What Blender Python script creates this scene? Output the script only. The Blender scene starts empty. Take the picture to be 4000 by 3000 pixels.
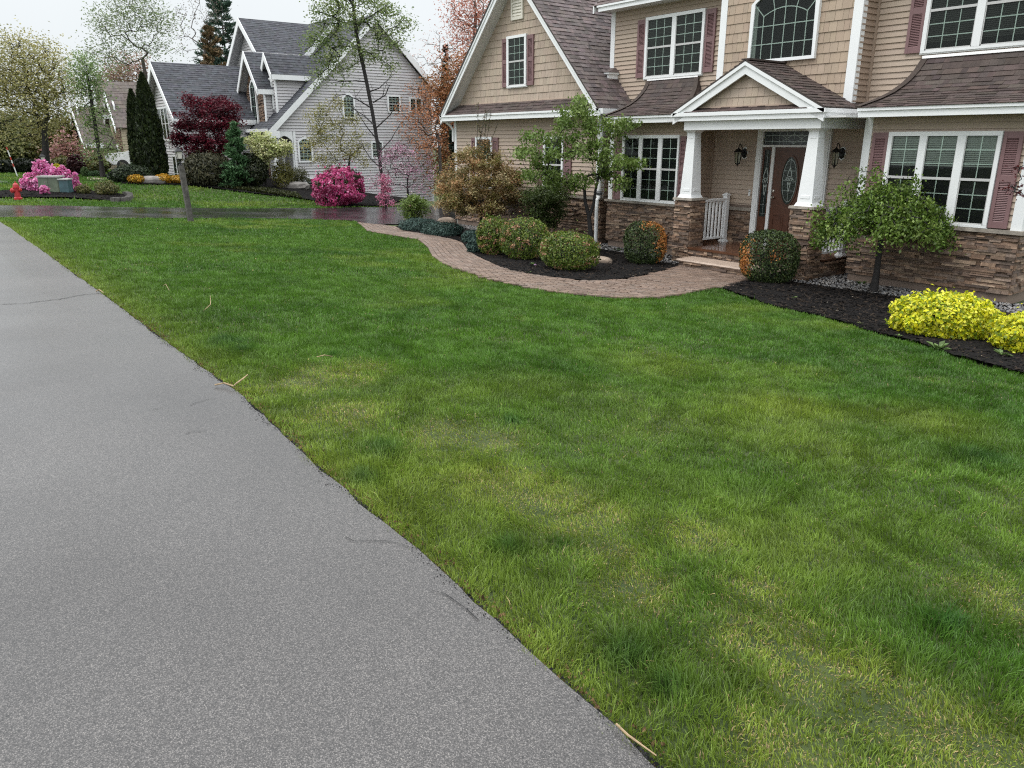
import bpy, math, random
import numpy as np
from mathutils import Vector, Matrix
# World axes: +X runs along the tan house's front (to the right), +Y goes from the street towards the house, +Z up. Metres.
SC = bpy.context.scene
COL = SC.collection
# ---------------------------------------------------------------- camera, sky, sun, exposure
F, PITCH, YAW, CH = 3000.0, math.radians(17.52), math.radians(52.7), 1.6
cam = bpy.data.cameras.new('camera'); cam_o = bpy.data.objects.new('camera', cam); COL.objects.link(cam_o)
cam.sensor_width = 36; cam.lens = 27.0; cam.clip_end = 2000; cam.clip_start = 0.05
cam_o.location = (0, 0, CH); cam_o.rotation_euler = (math.pi/2 - PITCH, 0, YAW)
SC.camera = cam_o
SC.view_settings.view_transform = 'Standard'; SC.view_settings.look = 'None'
SC.view_settings.exposure = 0.38; SC.cycles.use_denoising = False; SC.cycles.filter_width = 1.15; SC.view_settings.gamma = 1
SUN_EL, SUN_AZ = math.radians(58), math.radians(200)      # azimuth measured from +Y towards +X
w = bpy.data.worlds.new('World'); SC.world = w; w.use_nodes = True
nt = w.node_tree; nt.nodes.clear()
wout = nt.nodes.new('ShaderNodeOutputWorld'); bg = nt.nodes.new('ShaderNodeBackground')
sky = nt.nodes.new('ShaderNodeTexSky'); sky.sky_type = 'NISHITA'; sky.sun_disc = False
sky.sun_elevation = SUN_EL; sky.sun_rotation = SUN_AZ; sky.dust_density = 4; sky.air_density = 1.0
tc = nt.nodes.new('ShaderNodeTexCoord'); sep = nt.nodes.new('ShaderNodeSeparateXYZ')
ramp = nt.nodes.new('ShaderNodeValToRGB')                   # overcast cloud deck: brighter overhead than at the horizon
ramp.color_ramp.elements[0].position = 0.0; ramp.color_ramp.elements[0].color = (0.295, 0.31, 0.318, 1)
ramp.color_ramp.elements[1].position = 1.0; ramp.color_ramp.elements[1].color = (1.12, 1.14, 1.17, 1)
e = ramp.color_ramp.elements.new(0.25); e.color = (0.345, 0.362, 0.37, 1)
nz = nt.nodes.new('ShaderNodeTexNoise'); nz.inputs['Scale'].default_value = 2.2; nz.inputs['Detail'].default_value = 4
mr = nt.nodes.new('ShaderNodeMapRange'); mr.inputs['To Min'].default_value = 0.9; mr.inputs['To Max'].default_value = 1.1
sc1 = nt.nodes.new('ShaderNodeVectorMath'); sc1.operation = 'SCALE'
sc2 = nt.nodes.new('ShaderNodeVectorMath'); sc2.operation = 'SCALE'; sc2.inputs['Scale'].default_value = 22.0
mix = nt.nodes.new('ShaderNodeMix'); mix.data_type = 'RGBA'; mix.inputs['Factor'].default_value = 0.92
L = nt.links.new
L(tc.outputs['Generated'], sep.inputs[0]); L(sep.outputs['Z'], ramp.inputs['Fac'])
L(tc.outputs['Generated'], nz.inputs['Vector']); L(nz.outputs['Fac'], mr.inputs['Value'])
L(ramp.outputs['Color'], sc1.inputs[0]); L(mr.outputs['Result'], sc1.inputs['Scale'])
L(sc1.outputs[0], sc2.inputs[0])
L(sky.outputs['Color'], mix.inputs['A']); L(sc2.outputs[0], mix.inputs['B'])
L(mix.outputs['Result'], bg.inputs['Color']); bg.inputs['Strength'].default_value = 0.1
L(bg.outputs[0], wout.inputs['Surface'])
sun = bpy.data.lights.new('sun', 'SUN'); sun.energy = 0.9; sun.angle = math.radians(25); sun.color = (1, 0.97, 0.93)
sun_o = bpy.data.objects.new('sun', sun); COL.objects.link(sun_o)
sd = Vector((math.sin(SUN_AZ)*math.cos(SUN_EL), math.cos(SUN_AZ)*math.cos(SUN_EL), math.sin(SUN_EL)))
sun_o.rotation_euler = sd.to_track_quat('Z', 'Y').to_euler()
sun_o.location = (0, 0, 30)

# ---------------------------------------------------------------- terrain and helpers
def lerp_tab(x, tab):
    return np.interp(x, [a for a, b in tab], [b for a, b in tab])
TA = [(-90, -.2), (-60, -.2), (-42, -.18), (-38.5, -.28), (-31, -.55), (-23, -.42), (-15, -.2), (-6, -.0), (10, 0)]
TB = [(-90, -.2), (-60, -.2), (-42, -.12), (-39, -.22), (-34, -.75), (-31, -.98), (-27, -1.02), (-21, -.95), (-4, -.93), (3, -.85), (30, -.8)]
TC = [(-90, -1.2), (-42, -1.8), (-39, -1.75), (-34, -.85), (-29, -.25), (-26, 0), (30, 0)]
def terrain(x, y):
    x = np.asarray(x, float); y = np.asarray(y, float)
    h = np.clip((y - 1.0) / 12.0, 0, 1); h = h*(0.55 + 0.45*h*(3 - 2*h)) if False else (0.6*h + 0.4*h*h*(3 - 2*h))
    g = np.clip((y - 14.5) / 10.0, 0, 1.3)
    a = lerp_tab(x, TA); b = lerp_tab(x, TB)
    far = np.clip((np.hypot(x, y) - 60) / 120, 0, 1) * 2.5
    return a + (b - a)*h + lerp_tab(x, TC)*g + far
_cy, _sy, _cp, _sp = math.cos(YAW), math.sin(YAW), math.cos(PITCH), math.sin(PITCH)
def ray(px, py):
    u = (px - 2000)/F; v = (py - 1500)/F
    f = _cp - v*_sp; z = -_sp - v*_cp
    return np.array([u*_cy - f*_sy, u*_sy + f*_cy, z])
def spot(px, py):
    """where the line of sight towards a point of the photograph meets the ground"""
    d = ray(px, py); lo, hi = 0.3, 400.0
    ts = np.linspace(lo, hi, 4000); P = d[None]*ts[:, None]
    below = CH + P[:, 2] < terrain(P[:, 0], P[:, 1])
    i = int(np.argmax(below)) if below.any() else len(ts) - 1
    a, b = ts[max(i-1, 0)], ts[i]
    for _ in range(40):
        m = (a + b)/2; q = d*m
        if CH + q[2] < terrain(q[0], q[1]): b = m
        else: a = m
    q = d*b
    return np.array([q[0], q[1], float(terrain(q[0], q[1]))])
def mpp(P):   # metres per photo pixel at a point
    dep = (-P[0]*_sy + P[1]*_cy)*_cp - (P[2] - CH)*_sp
    return dep/F
def at_depth(px, py, dist):
    """point on the line of sight at a given horizontal distance"""
    d = ray(px, py); k = dist/math.hypot(d[0], d[1]); return np.array([d[0]*k, d[1]*k, CH + d[2]*k])

def on_face(px, py, base):
    """point of the upright plane through base, square to the view, seen at a point of the photograph"""
    d = ray(px, py); k = (-base[0]*_sy + base[1]*_cy)/(-d[0]*_sy + d[1]*_cy)
    return np.array([d[0]*k, d[1]*k, CH + d[2]*k])

class MB:
    def __init__(s): s.v = []; s.f = []; s.c = []; s.m = []
    def cut(s): s.m.append((len(s.v), len(s.f)))      # what follows is a new piece
    def add(s, vs, fs, col=(1, 1, 1)):
        n = len(s.v); s.v += [tuple(map(float, p)) for p in vs]
        for f in fs: s.f.append(tuple(i + n for i in f)); s.c.append(col)
    def box(s, x0, x1, y0, y1, z0, z1, col=(1, 1, 1)):
        s.add([(x0, y0, z0), (x1, y0, z0), (x1, y1, z0), (x0, y1, z0), (x0, y0, z1), (x1, y0, z1), (x1, y1, z1), (x0, y1, z1)],
              [(3, 2, 1, 0), (4, 5, 6, 7), (0, 1, 5, 4), (1, 2, 6, 5), (2, 3, 7, 6), (3, 0, 4, 7)], col)
    def prism(s, Fr, poly, n0, n1, col=(1, 1, 1)):
        k = len(poly); vs = [Fr(u, v, n0) for u, v in poly] + [Fr(u, v, n1) for u, v in poly]
        s.add(vs, [tuple(range(k))[::-1], tuple(range(k, 2*k))] + [(i, (i+1) % k, k + (i+1) % k, k + i) for i in range(k)], col)
    def fbox(s, Fr, u0, u1, v0, v1, n0, n1, col=(1, 1, 1)):
        s.prism(Fr, [(u0, v0), (u1, v0), (u1, v1), (u0, v1)], n0, n1, col)
    def taper(s, cx, cy, z0, z1, a0, b0, a1, b1, col=(1, 1, 1)):
        vs = [(cx-a0, cy-b0, z0), (cx+a0, cy-b0, z0), (cx+a0, cy+b0, z0), (cx-a0, cy+b0, z0), (cx-a1, cy-b1, z1), (cx+a1, cy-b1, z1), (cx+a1, cy+b1, z1), (cx-a1, cy+b1, z1)]
        s.add(vs, [(3, 2, 1, 0), (4, 5, 6, 7), (0, 1, 5, 4), (1, 2, 6, 5), (2, 3, 7, 6), (3, 0, 4, 7)], col)
    def tube(s, pts, r, k=8, col=(1, 1, 1), cap=True):
        pts = [Vector(p) for p in pts]; n = len(pts); rs = r if isinstance(r, (list, tuple)) else [r]*n
        vs = []
        for i, p in enumerate(pts):
            d = (pts[min(i+1, n-1)] - pts[max(i-1, 0)]).normalized()
            a = d.cross(Vector((0, 0, 1)) if abs(d.z) < .9 else Vector((1, 0, 0))).normalized(); b = d.cross(a)
            for j in range(k):
                t = 2*math.pi*j/k; vs.append(p + (a*math.cos(t) + b*math.sin(t))*rs[i])
        fs = [(i*k + j, i*k + (j+1) % k, (i+1)*k + (j+1) % k, (i+1)*k + j) for i in range(n-1) for j in range(k)]
        if cap: fs += [tuple(range(k))[::-1], tuple((n-1)*k + j for j in range(k))]
        s.add(vs, fs, col)
    def lathe(s, c, prof, k=16, col=(1, 1, 1), axis=None):
        A = Vector(axis or (0, 0, 1)).normalized(); a = A.cross(Vector((0, 1, 0)) if abs(A.y) < .9 else Vector((1, 0, 0))).normalized(); b = A.cross(a)
        c = Vector(c); vs = []
        for h, r in prof:
            for j in range(k):
                t = 2*math.pi*j/k; vs.append(c + A*h + (a*math.cos(t) + b*math.sin(t))*r)
        n = len(prof)
        fs = [(i*k + j, i*k + (j+1) % k, (i+1)*k + (j+1) % k, (i+1)*k + j) for i in range(n-1) for j in range(k)]
        fs += [tuple(range(k))[::-1], tuple((n-1)*k + j for j in range(k))]
        s.add(vs, fs, col)
def frame(O, U, V):
    O, U, V = Vector(O), Vector(U).normalized(), Vector(V).normalized(); N = U.cross(V)
    return lambda u, v, n=0.0: O + U*u + V*v + N*n
def front(y): return frame((0, y, 0), (1, 0, 0), (0, 0, 1))          # wall facing the street (-Y): u = x, v = z
def sideR(x): return frame((x, 0, 0), (0, 1, 0), (0, 0, 1))          # wall facing +X: u = y, v = z
def sideL(x): return frame((x, 0, 0), (0, -1, 0), (0, 0, 1))         # wall facing -X: u = -y
def rootof(p):
    while p.parent: p = p.parent
    return p
def link_mesh(name, verts, faces, mat, parent=None, cols=None, smooth=False):
    off = Vector((0, 0, 0))
    if parent is not None: off = Vector(rootof(parent).location)
    me = bpy.data.meshes.new(name)
    if isinstance(verts, np.ndarray):
        n = len(verts); k = faces.shape[1]; m = len(faces)
        me.vertices.add(n); me.vertices.foreach_set('co', (verts - np.array(off)).astype(np.float32).ravel())
        me.loops.add(m*k); me.loops.foreach_set('vertex_index', faces.astype(np.int32).ravel())
        me.polygons.add(m); me.polygons.foreach_set('loop_start', np.arange(0, m*k, k, dtype=np.int32))
        me.update(calc_edges=True)
    else:
        me.from_pydata([tuple(Vector(v) - off) for v in verts], [], faces)
    if cols is not None:
        cols = np.asarray(cols, np.float32)
        a = me.attributes.new('col', 'FLOAT_COLOR', 'FACE')
        buf = np.ones((len(me.polygons), 4), np.float32); buf[:, :3] = cols; a.data.foreach_set('color', buf.ravel())
    if smooth: me.polygons.foreach_set('use_smooth', [True]*len(me.polygons))
    me.materials.append(mat)
    o = bpy.data.objects.new(name, me); COL.objects.link(o)
    if parent is not None: o.parent = parent
    return o
def obj(name, mb, mat, parent=None, smooth=False, fix=True):
    if not mb.m: return link_mesh(name, mb.v, mb.f, mat, parent, mb.c, smooth)
    ms = [q for q in mb.m if q[1] < len(mb.f)]; ms = ([(0, 0)] if ms[0][1] > 0 else []) + ms + [(len(mb.v), len(mb.f))]; o = None
    for (v0, f0), (v1, f1) in zip(ms[:-1], ms[1:]):     # one object per piece
        o = link_mesh(name, mb.v[v0:v1], [tuple(i-v0 for i in f) for f in mb.f[f0:f1]], mat, parent, mb.c[f0:f1], smooth)
    return o
def tag(o, label=None, cat=None, group=None, kind=None):
    if label: o['label'] = label
    if cat: o['category'] = cat
    if group: o['group'] = group
    if kind: o['kind'] = kind
    return o
def thing(name, label, cat, loc, group=None):
    o = bpy.data.objects.new(name, None); COL.objects.link(o); o.location = tuple(map(float, loc))
    return tag(o, label, cat, group)
def struct(o): o['kind'] = 'structure'; return o

# ---------------------------------------------------------------- materials
def newmat(name):
    m = bpy.data.materials.new(name); m.use_nodes = True; t = m.node_tree
    b = t.nodes['Principled BSDF']; return m, t, b
def bump_noise(t, b, scale, strength, dist=0.01, detail=4, vec=None):
    n = t.nodes.new('ShaderNodeTexNoise'); n.inputs['Scale'].default_value = scale; n.inputs['Detail'].default_value = detail
    bp = t.nodes.new('ShaderNodeBump'); bp.inputs['Strength'].default_value = strength; bp.inputs['Distance'].default_value = dist
    c = t.nodes.new('ShaderNodeTexCoord'); t.links.new(c.outputs['Object'], n.inputs['Vector'])
    t.links.new(n.outputs['Fac'], bp.inputs['Height']); t.links.new(bp.outputs['Normal'], b.inputs['Normal'])
    return n
def plain(name, col, rough=0.5, metal=0.0, noise=0.0, nscale=6.0, bump=0.0, bscale=60.0, spec=0.5):
    m, t, b = newmat(name); b.inputs['Roughness'].default_value = rough; b.inputs['Metallic'].default_value = metal
    b.inputs['Specular IOR Level'].default_value = spec; b.inputs['Base Color'].default_value = (*col, 1)
    if noise:
        c = t.nodes.new('ShaderNodeTexCoord'); n = t.nodes.new('ShaderNodeTexNoise'); n.inputs['Scale'].default_value = nscale; n.inputs['Detail'].default_value = 5
        r = t.nodes.new('ShaderNodeMapRange'); r.inputs['From Min'].default_value = .3; r.inputs['From Max'].default_value = .7
        r.inputs['To Min'].default_value = 1 - noise; r.inputs['To Max'].default_value = 1 + noise
        k = t.nodes.new('ShaderNodeVectorMath'); k.operation = 'SCALE'; k.inputs[0].default_value = col
        t.links.new(c.outputs['Object'], n.inputs['Vector']); t.links.new(n.outputs['Fac'], r.inputs['Value']); t.links.new(r.outputs['Result'], k.inputs['Scale']); t.links.new(k.outputs[0], b.inputs['Base Color'])
    if bump: bump_noise(t, b, bscale, bump)
    return m
def attr(name, rough=0.7, noise=0.15, nscale=12.0, bump=0.0, bscale=40.0, spec=0.4, streak=False):
    """base colour comes from each piece's own colour, with a little mottling"""
    m, t, b = newmat(name); b.inputs['Roughness'].default_value = rough; b.inputs['Specular IOR Level'].default_value = spec
    a = t.nodes.new('ShaderNodeAttribute'); a.attribute_name = 'col'
    c = t.nodes.new('ShaderNodeTexCoord'); n = t.nodes.new('ShaderNodeTexNoise'); n.inputs['Scale'].default_value = nscale; n.inputs['Detail'].default_value = 6
    if streak:
        mp = t.nodes.new('ShaderNodeMapping'); mp.inputs['Scale'].default_value = (1, 1, .25); t.links.new(c.outputs['Object'], mp.inputs['Vector']); t.links.new(mp.outputs[0], n.inputs['Vector'])
    else: t.links.new(c.outputs['Object'], n.inputs['Vector'])
    r = t.nodes.new('ShaderNodeMapRange'); r.inputs['From Min'].default_value = .28; r.inputs['From Max'].default_value = .72
    r.inputs['To Min'].default_value = 1 - noise; r.inputs['To Max'].default_value = 1 + noise
    k = t.nodes.new('ShaderNodeVectorMath'); k.operation = 'SCALE'
    t.links.new(n.outputs['Fac'], r.inputs['Value']); t.links.new(a.outputs['Color'], k.inputs[0]); t.links.new(r.outputs['Result'], k.inputs['Scale']); t.links.new(k.outputs[0], b.inputs['Base Color'])
    if bump: bump_noise(t, b, bscale, bump)
    return m
def leafmat(name, rough=0.45, trans=0.3):
    m, t, b = newmat(name); b.inputs['Roughness'].default_value = rough; b.inputs['Specular IOR Level'].default_value = 0.35
    a = t.nodes.new('ShaderNodeAttribute'); a.attribute_name = 'col'; t.links.new(a.outputs['Color'], b.inputs['Base Color'])
    tr = t.nodes.new('ShaderNodeBsdfTranslucent'); t.links.new(a.outputs['Color'], tr.inputs['Color'])
    mx = t.nodes.new('ShaderNodeMixShader'); mx.inputs[0].default_value = trans
    o = t.nodes['Material Output']; t.links.new(b.outputs[0], mx.inputs[1]); t.links.new(tr.outputs[0], mx.inputs[2]); t.links.new(mx.outputs[0], o.inputs['Surface'])
    return m
def glassmat(name):
    m, t, b = newmat(name); t.nodes.remove(b)
    fr = t.nodes.new('ShaderNodeFresnel'); fr.inputs['IOR'].default_value = 1.3
    tp = t.nodes.new('ShaderNodeBsdfTransparent'); tp.inputs['Color'].default_value = (.86, .92, .88, 1)
    gl = t.nodes.new('ShaderNodeBsdfGlossy'); gl.inputs['Roughness'].default_value = 0.02; gl.inputs['Color'].default_value = (.95, 1, .97, 1)
    n = t.nodes.new('ShaderNodeTexNoise'); n.inputs['Scale'].default_value = 1.6; bp = t.nodes.new('ShaderNodeBump'); bp.inputs['Strength'].default_value = .08; bp.inputs['Distance'].default_value = .02
    t.links.new(n.outputs['Fac'], bp.inputs['Height']); t.links.new(bp.outputs[0], gl.inputs['Normal'])
    mx = t.nodes.new('ShaderNodeMixShader'); t.links.new(fr.outputs[0], mx.inputs[0]); t.links.new(tp.outputs[0], mx.inputs[1]); t.links.new(gl.outputs[0], mx.inputs[2])
    t.links.new(mx.outputs[0], t.nodes['Material Output'].inputs['Surface'])
    return m
M = {}
M['siding'] = attr('tan_siding', .55, .06, 1.4, .04, 90)
M['shake'] = attr('tan_shake', .65, .08, 5, .15, 50, streak=True)
M['roof'] = attr('roof_shingle', .72, .22, 9, .5, 160)
M['stone'] = attr('ledge_stone', .62, .35, 14, .8, 45)
M['cap'] = plain('stone_cap', (.27, .24, .20), .7, 0, .3, 8, .6, 50)
M['white'] = plain('white_trim', (.80, .82, .82), .35, 0, .03, 2)
M['vinyl'] = plain('white_vinyl', (.82, .83, .83), .3, 0, .02, 2)
M['sash'] = plain('sash_grey', (.52, .52, .51), .4, 0, .05, 3)
M['muntin'] = plain('muntin_white', (.72, .80, .76), .4)
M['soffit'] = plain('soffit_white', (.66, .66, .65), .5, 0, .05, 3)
M['shutter'] = plain('mauve_shutter', (.205, .118, .12), .5, 0, .08, 4, .1, 80)
M['dark'] = plain('dark_room', (.012, .012, .013), .9)
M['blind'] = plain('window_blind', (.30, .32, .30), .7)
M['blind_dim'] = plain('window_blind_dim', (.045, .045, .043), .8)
M['glass'] = glassmat('window_glass')
M['concrete'] = plain('concrete', (.33, .32, .29), .85, 0, .25, 3, .3, 60)
M['concrete_dark'] = plain('damp_concrete', (.13, .12, .095), .8, 0, .3, 3, .3, 60)
M['door'] = plain('brown_door', (.095, .040, .024), .35, 0, .18, 9, .1, 30)
M['deckwood'] = plain('wet_deck_board', (.10, .048, .028), .16, 0, .2, 6)
M['black'] = plain('black_metal', (.012, .012, .013), .35, .3)
M['brass'] = plain('satin_nickel', (.55, .52, .47), .3, 1)
M['leadglass'] = plain('leaded_glass', (.02, .028, .026), .12, 0, .5, 30, .4, 25)
M['came'] = plain('lead_came', (.42, .47, .45), .35, .6)
M['frost'] = plain('frosted_glass', (.62, .60, .55), .35)
M['tread'] = plain('limestone_tread', (.40, .31, .245), .5, 0, .12, 5, .3, 70)
M['bark'] = plain('bark', (.055, .045, .038), .85, 0, .35, 14, .7, 40)
M['bark_dark'] = plain('wet_dark_bark', (.016, .014, .013), .75, 0, .35, 14, .7, 40)
M['bark_grey'] = plain('grey_bark', (.11, .095, .085), .85, 0, .3, 14, .6, 40)
M['leaf'] = leafmat('leaf')
M['needle'] = leafmat('needle', .6, .12)
M['petal'] = leafmat('petal', .6, .35)
M['granite'] = plain('weathered_post', (.085, .08, .072), .85, 0, .45, 9, .8, 30)
M['boulder'] = plain('boulder', (.20, .185, .17), .85, 0, .35, 5, .7, 12)
M['boulder_tan'] = plain('tan_boulder', (.22, .17, .13), .85, 0, .3, 5, .7, 12)
M['ebox'] = plain('grey_plastic', (.09, .095, .10), .5, 0, .1, 5)
M['hydrant'] = plain('hydrant_red', (.40, .025, .03), .4, 0, .15, 12, .1, 40)
M['green_box'] = plain('green_cabinet', (.10, .125, .085), .5, 0, .3, 5)
M['teal_box'] = plain('teal_cabinet', (.045, .095, .105), .45, 0, .25, 6)
M['lidgrey'] = plain('pale_lid', (.34, .35, .32), .5, 0, .15, 5)
M['red'] = plain('marker_red', (.5, .05, .03), .5)
M['carpaint'] = plain('white_car_paint', (.80, .81, .82), .18)
M['rubber'] = plain('rubber', (.02, .02, .02), .8)
M['headlamp'] = plain('headlamp_glass', (.55, .58, .6), .1)
M['gsiding'] = attr('grey_siding', .5, .06, 1.2)
M['groof'] = attr('grey_shingle', .7, .25, 9, .3, 90)
M['bsiding'] = attr('beige_siding', .6, .06, 1.2)
M['twig'] = plain('dry_twig', (.33, .24, .14), .8, 0, .3, 30)

def ground_mats():
    # thatch / soil under the grass blades
    m, t, b = newmat('lawn_soil'); b.inputs['Roughness'].default_value = .95
    c = t.nodes.new('ShaderNodeTexCoord'); n = t.nodes.new('ShaderNodeTexNoise'); n.inputs['Scale'].default_value = 5; n.inputs['Detail'].default_value = 8
    r = t.nodes.new('ShaderNodeValToRGB'); r.color_ramp.elements[0].position = .35; r.color_ramp.elements[0].color = (.030, .050, .010, 1)
    r.color_ramp.elements[1].position = .7; r.color_ramp.elements[1].color = (.060, .082, .020, 1)
    t.links.new(c.outputs['Object'], n.inputs['Vector']); t.links.new(n.outputs['Fac'], r.inputs['Fac']); t.links.new(r.outputs['Color'], b.inputs['Base Color'])
    bump_noise(t, b, 70, .8, .03); M['lawn'] = m
    # asphalt: dark binder with pale stone flecks
    def asphalt(name, base, fleck, rough0, rough1, wet):
        m, t, b = newmat(name)
        c = t.nodes.new('ShaderNodeTexCoord')
        v = t.nodes.new('ShaderNodeTexVoronoi'); v.inputs['Scale'].default_value = 290; v.inputs['Randomness'].default_value = 1
        n2 = t.nodes.new('ShaderNodeTexNoise'); n2.inputs['Scale'].default_value = 260; n2.inputs['Detail'].default_value = 2
        big = t.nodes.new('ShaderNodeTexNoise'); big.inputs['Scale'].default_value = .55; big.inputs['Detail'].default_value = 6
        for q in (v, n2, big): t.links.new(c.outputs['Object'], q.inputs['Vector'])
        s = t.nodes.new('ShaderNodeSeparateColor'); t.links.new(v.outputs['Color'], s.inputs[0])
        cr = t.nodes.new('ShaderNodeValToRGB'); E = cr.color_ramp.elements
        E[0].position = 0; E[0].color = (*[x*.4 for x in base], 1); E[1].position = 1; E[1].color = (*fleck, 1)
        for p_, k_ in ((.25, .7), (.5, 1.05), (.75, 1.6), (.92, 2.4)): q = E.new(p_); q.color = (*[x*k_ for x in base], 1)
        t.links.new(s.outputs[0], cr.inputs['Fac'])
        gp = t.nodes.new('ShaderNodeMapRange'); gp.inputs['From Min'].default_value = .25; gp.inputs['From Max'].default_value = .75; gp.inputs['To Min'].default_value = 1.15; gp.inputs['To Max'].default_value = .45; t.links.new(v.outputs['Distance'], gp.inputs['Value'])
        mm = t.nodes.new('ShaderNodeMapRange'); mm.inputs['From Min'].default_value = .3; mm.inputs['From Max'].default_value = .7; mm.inputs['To Min'].default_value = .72; mm.inputs['To Max'].default_value = 1.25
        t.links.new(big.outputs['Fac'], mm.inputs['Value'])
        k = t.nodes.new('ShaderNodeVectorMath'); k.operation = 'SCALE'; t.links.new(cr.outputs['Color'], k.inputs[0]); t.links.new(mm.outputs['Result'], k.inputs['Scale'])
        a = t.nodes.new('ShaderNodeAttribute'); a.attribute_name = 'col'
        k2 = t.nodes.new('ShaderNodeVectorMath'); k2.operation = 'MULTIPLY'; t.links.new(k.outputs[0], k2.inputs[0]); t.links.new(a.outputs['Color'], k2.inputs[1])
        k3 = t.nodes.new('ShaderNodeVectorMath'); k3.operation = 'SCALE'; t.links.new(k2.outputs[0], k3.inputs[0]); t.links.new(gp.outputs['Result'], k3.inputs['Scale']); t.links.new(k3.outputs[0], b.inputs['Base Color'])
        rr = t.nodes.new('ShaderNodeMapRange'); rr.inputs['From Min'].default_value = .35; rr.inputs['From Max'].default_value = .65; rr.inputs['To Min'].default_value = rough0; rr.inputs['To Max'].default_value = rough1
        pud = t.nodes.new('ShaderNodeTexNoise'); pud.inputs['Scale'].default_value = .8; pud.inputs['Detail'].default_value = 5; t.links.new(c.outputs['Object'], pud.inputs['Vector'])
        t.links.new(pud.outputs['Fac'], rr.inputs['Value']); t.links.new(rr.outputs['Result'], b.inputs['Roughness'])
        bp = t.nodes.new('ShaderNodeBump'); bp.inputs['Strength'].default_value = .12 if wet else .42; bp.inputs['Distance'].default_value = .003
        ad = t.nodes.new('ShaderNodeMath'); ad.operation = 'ADD'; t.links.new(v.outputs['Distance'], ad.inputs[0]); t.links.new(n2.outputs['Fac'], ad.inputs[1])
        t.links.new(ad.outputs[0], bp.inputs['Height']); t.links.new(bp.outputs[0], b.inputs['Normal'])
        b.inputs['Coat Weight'].default_value = .0 if wet else .5; b.inputs['Coat Roughness'].default_value = .3; b.inputs['Coat IOR'].default_value = 1.4
        if wet: b.inputs['Specular IOR Level'].default_value = .6
        return m
    M['street'] = asphalt('street_asphalt', (.060, .056, .053), (.17, .158, .143), .34, .52, False)
    M['drive'] = asphalt('wet_driveway_asphalt', (.022, .022, .022), (.06, .06, .06), .10, .27, True)
    M['mulch'] = attr('black_mulch', .95, .5, 30, 1.0, 60, spec=.12)
    M['gravel'] = attr('grey_gravel', .7, .3, 25, .3, 60)
    M['paver'] = attr('clay_paver', .5, .3, 11, .4, 70)
    M['grass'] = leafmat('grass_blade', .42, .3)
ground_mats()

# ---------------------------------------------------------------- ground: lawn soil, street, driveway, walkway, beds
def lawn_base():
    xs = np.concatenate([np.arange(-140, -46, 4), np.arange(-46, 10, .5), np.arange(10, 60, 4)]); ys = np.concatenate([np.arange(-40, -6, 4), np.arange(-6, 32, .5), np.arange(32, 140, 4)])
    X, Y = np.meshgrid(xs, ys); Z = terrain(X, Y)
    v = np.stack([X.ravel(), Y.ravel(), Z.ravel()], 1); nx = len(xs); ny = len(ys)
    i = np.arange(nx*(ny-1)).reshape(ny-1, nx)[:, :-1].ravel()
    f = np.stack([i, i+1, i+1+nx, i+nx], 1)
    return struct(link_mesh('lawn', v, f, M['lawn'], smooth=True))
lawn_base()
def clip_rect(poly, u0, u1, v0, v1):
    for ax, lim, sg in ((0, u0, 1), (0, u1, -1), (1, v0, 1), (1, v1, -1)):
        out = []; n = len(poly)
        if n == 0: return out
        for i in range(n):
            a, b = poly[i], poly[(i+1) % n]
            da, db = (a[ax]-lim)*sg, (b[ax]-lim)*sg
            if da >= 0: out.append(a)
            if (da > 0 and db < 0) or (da < 0 and db > 0):
                k = da/(da-db); out.append((a[0]+(b[0]-a[0])*k, a[1]+(b[1]-a[1])*k))
        poly = out
    return poly
def inside(poly, x, y):
    x = np.asarray(x); y = np.asarray(y); r = np.zeros(x.shape, bool); n = len(poly)
    for i in range(n):
        x0, y0 = poly[i][:2]; x1, y1 = poly[(i+1) % n][:2]
        if y0 == y1: continue
        c = ((y0 > y) != (y1 > y)) & (x < (x1-x0)*(y-y0)/(y1-y0) + x0); r ^= c
    return r
def jag(poly, step, amp, seed=0, closed=False):
    rnd = random.Random(seed); out = []
    n = len(poly) if closed else len(poly)-1
    for i in range(n):
        a, b = np.array(poly[i][:2]), np.array(poly[(i+1) % len(poly)][:2]); k = max(1, int(np.linalg.norm(b-a)/step))
        for j in range(k):
            p = a + (b-a)*j/k; out.append((p[0]+rnd.uniform(-amp, amp), p[1]+rnd.uniform(-amp, amp)))
    if not closed: out.append(tuple(poly[-1][:2]))
    return out
def drape(name, poly, mat, off, cell, zfun=None, colfun=None, skirt=0.0):
    xs = [p[0] for p in poly]; ys = [p[1] for p in poly]; mb = MB(); z = lambda x, y: float(terrain(x, y)) + off + (zfun(x, y) if zfun else 0)
    nx = int((max(xs)-min(xs))/cell)+1; ny = int((max(ys)-min(ys))/cell)+1
    for i in range(nx):
        u0 = min(xs)+i*cell; strip = clip_rect(poly, u0, u0+cell, -1e4, 1e4)
        if len(strip) < 3: continue
        for j in range(ny):
            v0 = min(ys)+j*cell; q = clip_rect(strip, u0, u0+cell, v0, v0+cell)
            if len(q) < 3: continue
            ar = sum(q[k][0]*q[(k+1) % len(q)][1]-q[(k+1) % len(q)][0]*q[k][1] for k in range(len(q)))
            if abs(ar) < 1e-7: continue
            if ar < 0: q = q[::-1]
            mb.add([(x, y, z(x, y)) for x, y in q], [tuple(range(len(q)))], colfun(u0+cell/2, v0+cell/2) if colfun else (1, 1, 1))
    if skirt:
        n = len(poly)
        for i in range(n):
            a, b = poly[i], poly[(i+1) % n]; za, zb = z(*a), z(*b)
            mb.add([(a[0], a[1], za-skirt), (b[0], b[1], zb-skirt), (b[0], b[1], zb), (a[0], a[1], za)], [(0, 1, 2, 3)], (.5, .5, .5))
    return struct(obj(name, mb, mat))
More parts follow.
